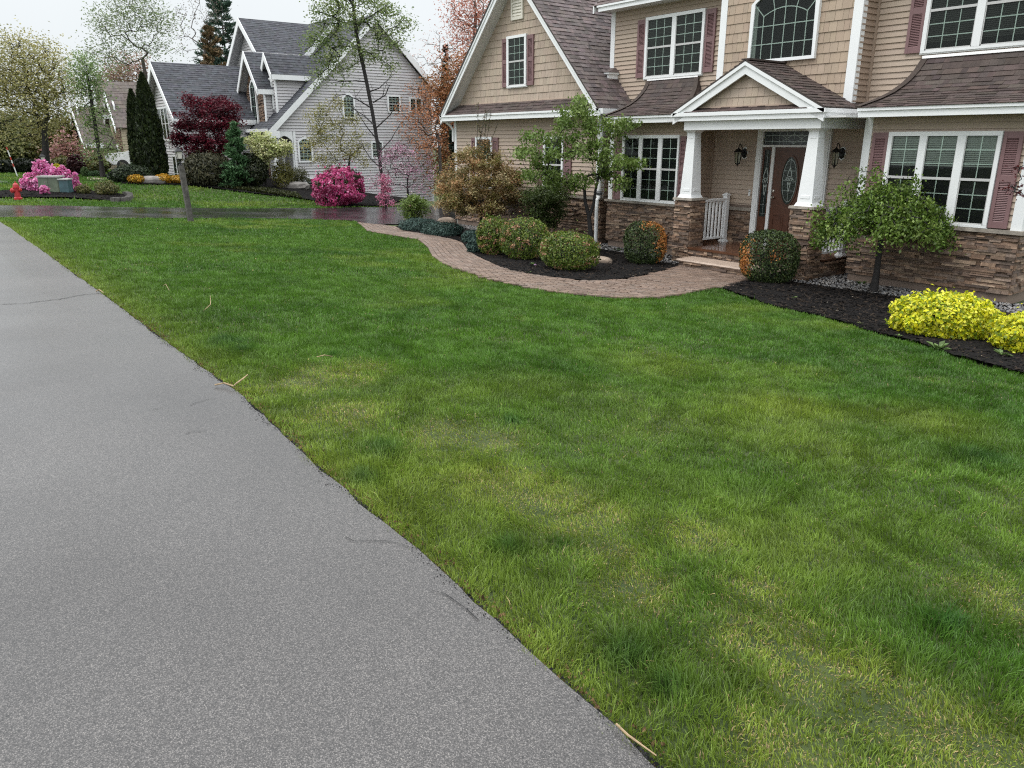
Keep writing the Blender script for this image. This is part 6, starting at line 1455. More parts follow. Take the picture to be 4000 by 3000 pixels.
YEL = [lin(225, 205, 40, .7), lin(205, 190, 45, .7), lin(180, 180, 50, .6)]
cb = far_base(220, 41); bush('yellow_shrub', 'round yellow shrub peeking over the top of the pink azalea', 'shrub', cb, 26*mpp(cb), up_to(220, 642, cb), 1200, .13, .09, YEL, 204)
DKG = [lin(40, 58, 30, .55), lin(52, 72, 36, .55), lin(30, 44, 24, .55), lin(66, 84, 46, .5)]
farbush('spreading_yew', 'low dark green spreading evergreen left of the tall twin arborvitae', 'shrub', 432, 592, 645, 716, 3800, .14, .06, DKG, 205, amp=.2, up=.5, mat='needle', tufts=.15)
AMB = [lin(225, 170, 40, .7), lin(205, 150, 40, .7), lin(235, 190, 70, .7), lin(170, 140, 45, .6)]
farbush('golden_barberry', 'small golden-orange shrub left of the grey boulder', 'shrub', 500, 566, 681, 720, 1700, .08, .06, AMB, 206, group='golden shrubs before the grey house', amp=.12)
farbush('golden_barberry', 'golden-orange shrub just right of the grey boulder', 'shrub', 602, 672, 679, 720, 1800, .08, .06, AMB, 207, group='golden shrubs before the grey house', amp=.14)
farbush('golden_barberry', 'golden-orange shrub right behind the leaning lamp post', 'shrub', 660, 762, 682, 720, 2200, .08, .06, AMB, 208, group='golden shrubs before the grey house', amp=.16)
boulder('grey boulder between two golden shrubs', 590, 717, .75, .35, .36, 'boulder', 5, .9)
boulder('pale flat boulder on the grey house bed near the porch', 1150, 738, .75, .35, .34, 'boulder', 6, .9)
ARB = [lin(42, 58, 28, .5), lin(56, 74, 34, .5), lin(32, 46, 22, .5), lin(72, 88, 42, .5)]
def arborvitae(label, x0, x1, y0, yb, seed, back, n=7000):
    b = spot((x0+x1)/2, yb); q = b[:2]/np.linalg.norm(b[:2]); b = np.array([*(b[:2]+q*back), 0]); b[2] = float(terrain(*b[:2])); r = (x1-x0)/2*mpp(b); h = up_to((x0+x1)/2-12, y0, b); rng = np.random.default_rng(seed)
    root = thing('arborvitae', label, 'tree', b, 'tall columnar arborvitae'); z = rng.uniform(0, 1, n)**.85; prof = np.interp(z, [0, .12, .45, .75, .9, 1], [.8, .98, .86, .58, .34, .02]); t = rng.uniform(0, 6.283, n)
    D = np.stack([np.cos(t), np.sin(t), z*6], 1); rr = prof*r*(1+.10*snoise(rng, D, 2.2)+.07*snoise(rng, D, 5))*(1-.35*np.abs(rng.normal(0, .4, n)))
    lean = side_dir()*(-.045*h*0)
    c = np.stack([rr*np.cos(t), rr*np.sin(t), z*h], 1)+b; A = unit(np.stack([np.cos(t)*.5, np.sin(t)*.5, np.ones(n)], 1)+rng.normal(0, .35, (n, 3))); N = unit(np.stack([np.cos(t), np.sin(t), .2*np.ones(n)], 1)+rng.normal(0, .6, (n, 3)))
    v, f = leaf_quads(c, A, N, .22*rng.uniform(.6, 1.3, n), .09); col = pick(rng, ARB, n)*(1+.3*snoise(rng, D, 4))[:, None]; link_mesh('foliage', v, f, M['needle'], root, cols=np.clip(col, 0, 1))
    tb = MB(); tb.tube([tuple(b-np.array([0, 0, .1])), tuple(b+np.array([0, 0, h*.8]))], [.14, .04], 6); obj('trunk', tb, M['bark'], root)
arborvitae('shorter left one of the twin dark columnar evergreens', 522, 598, 352, 705, 211, 1.3, 6500); arborvitae('taller right one of the twin dark columnar evergreens', 556, 664, 288, 712, 212, .9, 9500)
RED = [lin(120, 35, 55, .55), lin(95, 28, 45, .55), lin(145, 45, 65, .55), lin(75, 22, 36, .5)]
b = on_x(800, 700, -39.3); b[2] = float(terrain(b[0], b[1])); m = mpp(b); Wt = lambda px, py: tuple(on_face(px, py, b)-b)
def jm_tips(rng, base):
    out = []; fwd = np.array([-_sy, _cy, 0])
    for px, py, rr, n in ((735, 380, 14, 6), (745, 405, 22, 10), (800, 400, 45, 20), (855, 395, 30, 14), (900, 415, 35, 18), (780, 440, 60, 30), (850, 445, 60, 30), (705, 490, 25, 12), (740, 490, 40, 22), (820, 500, 65, 36), (890, 490, 45, 26), (690, 530, 20, 10), (720, 545, 35, 18), (800, 555, 65, 34), (875, 550, 50, 26), (760, 590, 45, 16), (850, 595, 50, 18), (690, 560, 15, 6), (910, 460, 20, 10)):
        for _ in range(n): out.append(base+np.array(Wt(px+rng.normal(0, .45)*rr, py+rng.normal(0, .4)*rr*.6))+fwd*rng.normal(0, .45)*rr*m*1.6)
    return out
tree('red_japanese_maple', 'dense burgundy-red maple in front of the grey garage wing', 'tree', b, None, [(0, 0, 0), (.05, 0, .5), (0, .05, 1.0)], 1, 42, .13, .07, RED, 221, 'bark_dark', .09, .17, tips_fn=jm_tips, r_tip=.008, flat=.35)
YEW = [lin(78, 80, 52, .5), lin(96, 96, 64, .5), lin(58, 62, 40, .5), lin(110, 106, 74, .48)]
farbush('spreading_yew', 'big rounded olive-dark evergreen mound under the burgundy maple', 'shrub', 722, 900, 600, 728, 6500, .17, .06, YEW, 222, amp=.12, power=2.6, up=.7, mat='needle', tufts=.2, back=.4)
farbush('pink_azalea', 'small pink azalea low in shadow below the dark mound', 'azalea', 845, 895, 672, 712, 700, .09, .07, HOT, 223, mat='petal', amp=.25, depth=.5, back=.2)
BLU = [lin(92, 132, 88, .75), lin(110, 150, 102, .75), lin(74, 108, 72, .7)]
def conifer(name, label, base, r, h, cols, seed, n=5000, layers=14, ll=.22, lw=.07, bare=.03, group=None, top=.03, wide=1.0, dens=.5):
    rng = np.random.default_rng(seed); root = thing(name, label, 'tree', base, group); P, Q, C, A = [], [], [], []
    for i in range(layers):
        f = (i+.5)/layers; z = h*(bare+(1-bare)*f); R = r*((1-f)**.85+top)
        for j in range(rng.integers(5, 8)):
            t = rng.uniform(0, 6.283); L_ = R*rng.uniform(.7, 1.1); d = np.array([math.cos(t), math.sin(t), rng.uniform(-.05, .45)]); a = np.array([0, 0, z+rng.normal(0, h*.012)]); P.append(base+a); Q.append(base+a+d*L_)
            k = max(6, int(n/layers/6)); s = rng.uniform(.15, 1, k)**.7; C.append(base+a+d*L_*s[:, None]+rng.normal(0, .08*wide*(.4+L_*.25), (k, 3))); A.append(np.repeat((d+np.array([0, 0, .35]))[None], k, 0)+rng.normal(0, .55, (k, 3)))
    P.append(base+np.array([0, 0, -.2])); Q.append(base+np.array([0, 0, h*.98])); P, Q = np.array(P), np.array(Q); r0 = np.full(len(P), .02+.006*h*.4); r0[-1] = .03*h*.55; v, f = tubes(P, Q, r0, np.full(len(P), .012), 5); link_mesh('trunk', v, f, M['bark'], root)
    C, A = np.concatenate(C), np.concatenate(A); v, f = leaf_quads(C, A, rng.normal(0, .6, C.shape)+np.array([0, 0, .8]), ll*rng.uniform(.6, 1.3, len(C)), lw); link_mesh('foliage', v, f, M['needle'], root, cols=pick(rng, cols, len(C)))
    return root
b = spot(936, 741); q = b[:2]/np.linalg.norm(b[:2])*.2; b = np.array([b[0]+q[0], b[1]+q[1], 0]); b[2] = float(terrain(*b[:2])); conifer('blue_spruce', 'slim bluish-green conifer between the burgundy maple and the white-flowering shrub', b, 66*mpp(b), up_to(938, 478, b), BLU, 231, 8000, 16, .22, .06, top=.12)
farbush('broad_shrub', 'dense dark green shrub left of the porch, under the conifer', 'shrub', 918, 1040, 600, 738, 5200, .12, .07, [lin(50, 62, 34, .5), lin(66, 78, 42, .5), lin(38, 50, 28, .5), lin(84, 92, 54, .48)], 232, amp=.2, back=.3)
CRM = [lin(235, 235, 180, .75), lin(220, 225, 160, .75), lin(245, 245, 205, .75), lin(190, 205, 125, .65)]
b = spot(1040, 742); q = b[:2]/np.linalg.norm(b[:2])*.5; b = np.array([b[0]+q[0], b[1]+q[1], 0]); b[2] = float(terrain(*b[:2])); m = mpp(b); Wt2 = lambda px, py: tuple(on_face(px, py, b)-b)
def cd_tips(rng, base):
    out = []; fwd = np.array([-_sy, _cy, 0])
    for px, py, rr, n in ((965, 548, 14, 5), (1000, 560, 35, 16), (1040, 545, 30, 12), (1010, 595, 40, 22), (1045, 585, 35, 18), (1075, 575, 25, 8), (1105, 575, 22, 8), (1120, 590, 14, 4), (1030, 625, 35, 12), (1065, 600, 30, 10), (1090, 600, 18, 5)):
        for _ in range(n): out.append(base+np.array(Wt2(px+rng.normal(0, .5)*rr, py+rng.normal(0, .45)*rr))+fwd*rng.normal(0, .4)*rr*m)
    return out
tree('flowering_dogwood', 'cream-white flowering shrub before the porch arch of the grey house', 'shrub', b, None, [(0, 0, 0), (.03, 0, .4), (0, .03, .8)], 1, 30, .12, .10, CRM, 233, 'bark_dark', .05, .12, tips_fn=cd_tips, r_tip=.008, leafm='petal')
farbush('olive_shrub', 'loose olive-yellow shrub at the foot of the porch column', 'shrub', 1062, 1152, 628, 738, 2200, .10, .05, [lin(130, 128, 55, .5), lin(108, 110, 48, .5), lin(150, 145, 70, .5)], 234, amp=.3, depth=.6, back=.3)
farbush('olive_shrub', 'thin grey-green shrub below the big arched window of the grey house', 'shrub', 1130, 1210, 650, 732, 1500, .09, .045, [lin(110, 112, 68, .5), lin(92, 96, 58, .5)], 235, amp=.3, depth=.7, back=.2)
farbush('pink_azalea', 'hot pink azalea at the far edge of the wet driveway', 'azalea', 1228, 1420, 664, 808, 7500, .11, .085, HOT, 236, amp=.3, power=2.6, mat='petal', back=.45, patch=[([lin(80, 60, 45, .4), lin(70, 85, 40, .45)], .42, 6)], tufts=.15)
# low groundcover patch in that bed
def groundcover():
    poly = G([(850, 735), (960, 752), (1090, 768), (1180, 782), (1160, 765), (1060, 748), (950, 738)]); rng = np.random.default_rng(4); xs = [p[0] for p in poly]; ys = [p[1] for p in poly]; x = rng.uniform(min(xs), max(xs), 40000); y = rng.uniform(min(ys), max(ys), 40000); k = inside(poly, x, y); x, y = x[k][:5000], y[k][:5000]
    C = np.stack([x, y, terrain(x, y)+.07+rng.uniform(0, .10, len(x))], 1); v, f = leaf_quads(C, rng.normal(0, 1, C.shape), rng.normal(0, .5, C.shape)+np.array([0, 0, 1]), .10, .06); o = link_mesh('groundcover', v, f, M['leaf'], cols=pick(rng, [lin(75, 85, 42, .5), lin(95, 100, 52, .5), lin(55, 62, 34, .5)], len(C))); tag(o, 'low dull green groundcover spreading over the grey house bed', 'groundcover', kind='stuff')
groundcover()
# ---- trees round the grey house
def fartree(name, label, px, pbase, dist, ytop, profpx, stempx, n_tips, leaves, ll, lw, cols, seed, bark='bark', tr=.12, spread=.35, padspx=None, **k):
    b = spot(px, pbase) if dist is None else far_base(px, dist); m = mpp(b); toP = lambda x, y: tuple(on_face(x, y, b)-b)
    stem = [(0, 0, -.1)]+[toP(x, y) for x, y in stempx]; fwd = np.array([-_sy, _cy, 0])
    def tips(rng, base):
        out = []
        for x, y, rr, n in padspx:
            for _ in range(n): out.append(base+np.array(toP(x+rng.normal(0, .5)*rr, y+rng.normal(0, .5)*rr))+fwd*rng.normal(0, .6)*rr*m*1.3)
        return out
    return tree(name, label, 'tree', b, None, stem, 1, int(leaves*1.8), ll*.74, lw*.78, cols, seed, bark, tr, spread, tips_fn=tips, r_tip=k.pop('r_tip', .012), **k)
LG = [lin(165, 185, 115, .6), lin(145, 170, 95, .6), lin(185, 200, 140, .6), lin(120, 150, 80, .55)]
def bare_limbs(rng, root, base, px):
    m = mpp(base); toP = lambda x, y: on_face(x, y, base); S, Q, R0, R1 = [], [], [], []
    def limb(pts, r):
        pts = [toP(*p)+np.array([-_sy, _cy, 0])*rng.normal(0, .25) for p in pts]
        for i in range(len(pts)-1):
            S.append(pts[i]); Q.append(pts[i+1]); R0.append(r*(1-i/len(pts))); R1.append(r*(1-(i+1)/len(pts)))
            for _ in range(2):
                a = pts[i]+(pts[i+1]-pts[i])*rng.random(); S.append(a); Q.append(a+rng.normal(0, .28, 3)+(pts[i+1]-pts[i])*.35+np.array([0, 0, .1])); R0.append(.010); R1.append(.005)
    for L_ in ([(1432, 320), (1390, 315), (1330, 318), (1270, 310)], [(1440, 360), (1480, 345), (1520, 300)], [(1450, 420), (1400, 390), (1350, 370), (1300, 380)], [(1458, 400), (1500, 370), (1530, 330)], [(1466, 490), (1420, 450), (1370, 420)], [(1470, 500), (1520, 450), (1560, 390)], [(1480, 560), (1430, 500), (1395, 430)], [(1484, 600), (1530, 545), (1560, 480)], [(1490, 660), (1440, 620), (1400, 560)]): limb(L_, .03)
    v, f = tubes(np.array(S), np.array(Q), np.array(R0), np.array(R1), 5); link_mesh('bare_branch', v, f, M['bark_dark'], root)
fartree('tall_birch', 'tall slender tree with sparse fresh leaves rising in front of the grey gable', 1500, 808, None, 0, None, [(1492, 700), (1478, 580), (1455, 440), (1432, 320), (1408, 210), (1390, 120), (1380, 20), (1375, -60)],
    1, 30, .14, .09, LG, 301, 'bark_dark', .085, .22, padspx=[(1330, -10, 60, 16), (1400, -40, 60, 14), (1460, 20, 55, 14), (1270, 40, 45, 10), (1520, 50, 40, 8), (1340, 80, 60, 16), (1440, 100, 60, 14), (1260, 120, 45, 10), (1220, 165, 35, 8), (1560, 95, 40, 6), (1500, 150, 50, 10), (1320, 180, 60, 14), (1410, 200, 50, 10), (1270, 240, 50, 10), (1350, 270, 50, 9), (1480, 215, 45, 8), (1240, 310, 40, 6), (1540, 180, 30, 5), (1595, 90, 16, 3), (1530, 270, 18, 3)], lift=.02, wob=.06, group=None,
    extra=lambda rng, root, P, par, ends, base: bare_limbs(rng, root, base, 1500))
YG = [lin(165, 165, 85, .55), lin(140, 148, 75, .55), lin(190, 185, 105, .55), lin(215, 205, 120, .6)]
fartree('serviceberry_tree', 'small spreading tree with thin yellow-green leaves behind the hot pink azalea', 1372, 795, None, 0, None, [(1368, 720), (1362, 660), (1366, 610)],
    1, 30, .10, .06, YG, 302, 'bark_dark', .09, .16, padspx=[(1225, 450, 30, 8), (1270, 430, 35, 10), (1330, 420, 35, 8), (1240, 510, 35, 10), (1300, 480, 45, 14), (1370, 470, 40, 10), (1215, 560, 30, 8), (1270, 560, 45, 14), (1340, 540, 50, 12), (1400, 540, 40, 8), (1250, 620, 40, 10), (1310, 610, 40, 8), (1380, 590, 40, 8), (1425, 590, 30, 6), (1420, 640, 35, 6), (1280, 655, 35, 5)], lift=.03, wob=.06, r_tip=.005)
MAG = [lin(235, 185, 212, .8), lin(222, 160, 192, .8), lin(244, 210, 226, .8), lin(150, 115, 105, .5)]
fartree('magnolia', 'twiggy tree with pale pink blossoms beside the right end of the grey house', 1600, 812, None, 0, None, [(1595, 770), (1592, 735), (1592, 700)],
    1, 8, .09, .07, MAG+[lin(110, 80, 60, .4)], 303, 'bark_dark', .07, .13, padspx=[(1530, 600, 35, 26), (1560, 580, 35, 26), (1600, 600, 40, 24), (1510, 640, 35, 20), (1560, 650, 45, 26), (1625, 650, 40, 18), (1660, 630, 35, 10), (1480, 690, 30, 12), (1460, 720, 25, 10), (1530, 700, 40, 14), (1620, 700, 45, 14), (1680, 690, 30, 8), (1490, 750, 25, 8), (1650, 740, 30, 8)], lift=.02, wob=.06, r_tip=.005, clump=1.4, leafm='petal')
fartree('cherry_sapling', 'narrow pink-flowering sapling at the foot of the tall slender tree', 1508, 812, None, 0, None, [(1507, 780), (1505, 750)],
    1, 11, .10, .08, [lin(240, 160, 190, .75), lin(230, 135, 170, .75), lin(245, 185, 205, .75)], 304, 'bark_dark', .03, .09, padspx=[(1500, 690, 10, 6), (1505, 710, 14, 8), (1500, 735, 14, 8), (1510, 755, 14, 8), (1492, 775, 12, 8), (1520, 740, 12, 5), (1495, 795, 8, 5), (1525, 795, 12, 5)], lift=.02, r_tip=.006, leafm='petal')
ORG = [lin(205, 138, 95, .75), lin(188, 120, 80, .75), lin(218, 158, 112, .75)]
fartree('copper_tree', 'sparse tree with copper-orange new leaves against the right end of the grey gable', 1722, 812, None, 0, None, [(1722, 700), (1718, 600), (1712, 520)],
    1, 9, .11, .06, ORG, 305, 'bark', .1, .16, padspx=[(1600, 340, 22, 5), (1640, 370, 30, 8), (1670, 350, 30, 8), (1560, 425, 25, 6), (1610, 430, 35, 12), (1660, 430, 40, 16), (1590, 490, 35, 12), (1640, 490, 40, 18), (1690, 470, 35, 16), (1600, 550, 40, 12), (1655, 560, 40, 18), (1700, 560, 40, 16), (1640, 610, 35, 10)], lift=.05, r_tip=.008)
OB = [lin(190, 125, 80, .75), lin(168, 106, 68, .75), lin(208, 145, 98, .75), lin(140, 100, 64, .7), lin(140, 120, 74, .65)]
fartree('copper_tree', 'dense big orange-brown tree filling the gap between the grey and tan houses', 1770, 0, 44, 0, None, [(1768, 640), (1762, 520), (1765, 400)],
    1, 50, .18, .10, OB, 306, 'bark', .22, .5, padspx=[(1730, 300, 40, 12), (1790, 270, 50, 16), (1840, 260, 40, 12), (1720, 380, 45, 16), (1780, 370, 60, 24), (1840, 360, 50, 18), (1720, 460, 40, 16), (1780, 460, 60, 26), (1740, 540, 45, 18), (1790, 560, 50, 18), (1730, 620, 40, 14), (1775, 640, 45, 14), (1730, 700, 40, 10), (1775, 720, 30, 8)], r_tip=.02)
PR = [lin(228, 165, 148, .8), lin(215, 145, 125, .8), lin(238, 185, 165, .8), lin(195, 125, 105, .75)]
fartree('budding_maple', 'tall reddish-pink budding maple rising behind the left rake of the tan garage gable', 1850, 0, 54, 0, None, [(1850, 420), (1848, 300), (1852, 180), (1858, 60)],
    1, 20, .20, .12, PR, 307, 'bark_grey', .25, .45, padspx=[(1830, -20, 60, 22), (1900, -30, 60, 18), (1790, 40, 45, 14), (1850, 60, 60, 22), (1910, 50, 50, 16), (1800, 120, 45, 14), (1860, 140, 50, 16), (1790, 200, 45, 14), (1850, 220, 50, 16), (1810, 280, 40, 12), (1940, -60, 50, 12)], r_tip=.016)
fartree('bare_tree', 'leafless grey-branched tree behind the right eave of the grey house', 1730, 0, 62, 0, None, [(1732, 450), (1735, 330), (1728, 240)],
    1, 2, .16, .09, PR, 308, 'bark_grey', .2, .5, padspx=[(1660, 170, 30, 14), (1640, 260, 30, 14), (1700, 130, 30, 12), (1760, 60, 30, 12), (1740, 160, 45, 18), (1690, 230, 45, 22), (1640, 320, 40, 16), (1760, 240, 40, 16), (1700, 320, 40, 16), (1780, 130, 30, 10), (1620, 230, 25, 8)], r_tip=.008, lift=.0, wob=.04)
DKC = [lin(48, 66, 50, .5), lin(60, 80, 58, .5), lin(38, 54, 42, .5)]
b = far_base(1752, 58); conifer('dark_conifer', 'dark conifer top showing between the orange tree and the bare tree', b, 62*mpp(b), up_to(1752, 175, b), DKC, 309, 3600, 16, .34, .1)
b = far_base(1768, 38); conifer('dark_conifer', 'narrow dark evergreen beside the left corner of the tan garage', b, 34*mpp(b), up_to(1768, 505, b), DKC, 310, 2600, 10, .22, .08)
# ---- trees behind the grey house roofs
fartree('poplar_tree', 'tall pale-leaved tree forking above the twin arborvitae', 600, 0, 66, 0, None, [(596, 560), (588, 420), (570, 300), (556, 230)],
    1, 17, .26, .12, [lin(165, 182, 135, .6), lin(145, 165, 118, .6), lin(185, 200, 155, .6)], 321, 'bark', .24, .55, padspx=[(420, 60, 45, 12), (470, 40, 50, 14), (520, 10, 50, 14), (580, 20, 50, 14), (630, 60, 40, 10), (400, 110, 40, 10), (450, 120, 50, 14), (520, 90, 55, 16), (590, 110, 50, 14), (650, 110, 35, 8), (380, 190, 40, 10), (430, 190, 45, 12), (490, 170, 50, 12), (560, 180, 45, 10), (640, 180, 35, 8), (350, 225, 30, 7), (410, 250, 40, 8), (470, 230, 40, 8), (560, -40, 50, 12), (480, -20, 45, 10), (675, 95, 14, 3)], r_tip=.010, lift=.0, wob=.06)
fartree('budding_maple', 'small pink-budding tree low behind the beige roof', 470, 0, 82, 0, None, [(470, 480), (470, 400), (468, 340)],
    1, 22, .30, .18, [lin(205, 165, 150, .6), lin(190, 145, 130, .6), lin(170, 150, 120, .6)], 322, 'bark_grey', .2, .6, padspx=[(420, 300, 30, 12), (460, 270, 35, 14), (510, 260, 35, 14), (550, 270, 30, 10), (440, 330, 30, 10), (500, 310, 40, 14), (400, 350, 30, 8)], r_tip=.016)
fartree('bare_tree', 'tall leafless tree right of the grey house garage roof, against the sky', 800, 0, 58, 0, None, [(800, 480), (800, 330), (802, 240), (800, 190)],
    1, 2, .16, .09, [lin(160, 150, 130, .5)], 323, 'bark_grey', .2, .4, padspx=[(740, 0, 35, 14), (780, -30, 40, 14), (830, 0, 35, 14), (710, 60, 30, 12), (760, 60, 35, 16), (810, 60, 35, 14), (850, 70, 25, 10), (700, 130, 30, 10), (750, 130, 35, 14), (840, 140, 25, 10), (720, 200, 30, 10), (860, 40, 25, 8), (690, 30, 20, 6)], r_tip=.008, lift=.0, wob=.04)
PINE = [lin(95, 125, 105, .65), lin(112, 140, 120, .65), lin(74, 102, 86, .6)]
b = far_base(925, 60); conifer('white_pine', 'tall blue-green pine standing behind the grey main roof', b, 250*mpp(b), up_to(925, -70, b), PINE, 324, 16000, 24, .42, .08, wide=1.2)
BRC = [lin(150, 126, 92, .6), lin(130, 108, 78, .6), lin(112, 108, 74, .6), lin(165, 136, 98, .6)]
b = far_base(872, 57); conifer('brown_conifer', 'browned bushy conifer just left of the grey main gable', b, 150*mpp(b), up_to(872, 95, b), BRC, 325, 9000, 18, .36, .10, wide=1.3)
# ---- trees, shrubs and hedge at the far left
PALE = [lin(188, 182, 122, .8), lin(168, 166, 104, .8), lin(206, 198, 142, .8), lin(150, 152, 92, .75)]
fartree('spreading_tree', 'broad pale yellow-green tree on the left with a dark trunk above the pink azalea', 180, 0, 47, 0, None, [(180, 640), (177, 570), (174, 520), (176, 470)],
    1, 30, .18, .09, PALE, 331, 'bark_dark', .22, .5, padspx=[(30, 200, 45, 14), (90, 190, 45, 14), (20, 260, 50, 18), (90, 250, 55, 22), (150, 230, 50, 18), (205, 220, 35, 10), (30, 330, 55, 22), (110, 320, 60, 28), (185, 300, 50, 22), (240, 290, 35, 12), (30, 400, 55, 20), (110, 400, 60, 26), (190, 380, 55, 22), (250, 360, 35, 12), (-40, 300, 60, 18), (-40, 400, 60, 14), (60, 470, 55, 16), (140, 470, 50, 14), (220, 450, 45, 14), (0, 160, 35, 8), (275, 340, 20, 5), (30, 540, 40, 8), (120, 540, 40, 6)], r_tip=.014)
fartree('slender_tree', 'narrow light green tree with a leaning dark trunk before the beige house', 404, 696, None, 0, None, [(395, 640), (382, 560), (370, 480), (358, 400), (348, 340), (340, 290)],
    1, 22, .16, .09, [lin(140, 168, 100, .7), lin(120, 150, 85, .7), lin(165, 188, 128, .7)], 332, 'bark_dark', .12, .28, padspx=[(325, 250, 22, 9), (350, 270, 28, 12), (320, 310, 28, 12), (370, 320, 28, 12), (335, 360, 30, 12), (385, 370, 25, 9), (330, 420, 28, 10), (390, 440, 28, 10), (350, 480, 28, 9), (400, 510, 25, 8), (360, 560, 26, 8), (420, 570, 22, 6), (440, 610, 25, 6), (350, 610, 22, 6), (310, 280, 16, 5), (325, 230, 14, 5)], r_tip=.01)
MG = [lin(108, 118, 66, .65), lin(124, 132, 76, .65), lin(88, 98, 54, .6), lin(138, 142, 88, .65)]
for i, (px, d, yt, w_, lab, cols) in enumerate([(-30, 60, 420, 90, 'dark mid-green tree at the left edge of the photo', MG), (70, 64, 455, 80, 'dull green tree in the background, left of the pale spreading tree trunk', MG), (150, 68, 470, 70, 'background tree directly behind the trunk of the pale spreading tree', MG), (245, 62, 440, 75, 'olive-yellow background tree just left of the beige house', [lin(135, 130, 66, .5), lin(115, 114, 56, .5), lin(150, 142, 78, .5)])]):
    b = far_base(px, d); m = mpp(b); h = up_to(px, yt, b)
    tree('background_tree', lab, 'tree', b, [(h*.12, w_*m*.7), (h*.4, w_*m), (h*.75, w_*m*.8), (h, w_*m*.2)], [(0, 0, 0), (0, 0, h*.25), (0, 0, h*.5)], 95, 55, .3, .18, cols, 340+i, 'bark', .18, .55, r_tip=.02, group='background trees on the left')
DKH = [lin(36, 48, 28, .5), lin(48, 60, 34, .5), lin(26, 36, 22, .5)]
for i, (px, w_, yt) in enumerate([(-60, 55, 625), (20, 50, 628), (95, 48, 622), (165, 45, 628)]):
    b = far_base(px, 56); bush('hedge_shrub', ['dark hedge evergreen cut by the left edge of the photo', 'dark hedge evergreen behind the banded stake', 'dark hedge evergreen between the stake and the tree trunk', 'dark hedge evergreen behind the distant lantern'][i], 'hedge', b, w_*mpp(b), up_to(px, yt, b), 2300, .26, .14, DKH, 350+i, group='dark hedge at the far lawn', power=3, amp=.12)
b = far_base(268, 54); m = mpp(b); h = up_to(268, 525, b)
tree('pink_dogwood', 'hazy pink-flowering tree beside the beige house', 'tree', b, [(h*.2, 40*m), (h*.6, 55*m), (h, 20*m)], [(0, 0, 0), (0, 0, h*.3)], 60, 26, .2, .14, [lin(205, 145, 140, .6), lin(180, 130, 115, .55), lin(150, 130, 85, .5), lin(215, 165, 160, .6)], 361, 'bark', .1, .35, r_tip=.014)
b = far_base(298, 50); bush('burgundy_shrub', 'dark burgundy shrub near the beige house corner', 'shrub', b, 32*mpp(b), up_to(298, 605, b), 1700, .17, .10, [lin(80, 35, 42, .5), lin(62, 28, 34, .5), lin(95, 45, 50, .5)], 362)
b = far_base(250, 51); bush('olive_shrub', 'dull olive shrub behind the yellow-topped azalea', 'shrub', b, 42*mpp(b), up_to(250, 610, b), 1800, .18, .10, OLV, 363, amp=.25)
b = far_base(375, 52); bush('olive_shrub', 'olive brown shrub at the base of the beige house wall', 'shrub', b, 50*mpp(b), up_to(375, 612, b), 2000, .18, .10, OLV, 364, amp=.25)
b = far_base(530, 60); bush('pink_dogwood', 'small salmon-pink bush between the white pickup and the arborvitae', 'shrub', b, 22*mpp(b), up_to(530, 575, b), 900, .2, .14, [lin(205, 140, 125, .6), lin(185, 125, 105, .55)], 365, amp=.3)
farbush('perennial_clump', 'pale green perennial clump by the foot of the slender leaning tree', 'plant', 318, 345, 652, 692, 500, .12, .07, [lin(120, 150, 90, .55), lin(100, 130, 75, .55)], 366, stems=False); farbush('perennial_clump', 'low green perennial clump on the dark bed before the beige house', 'plant', 345, 400, 668, 692, 700, .12, .07, [lin(95, 130, 80, .55), lin(80, 112, 68, .55)], 367, stems=False)
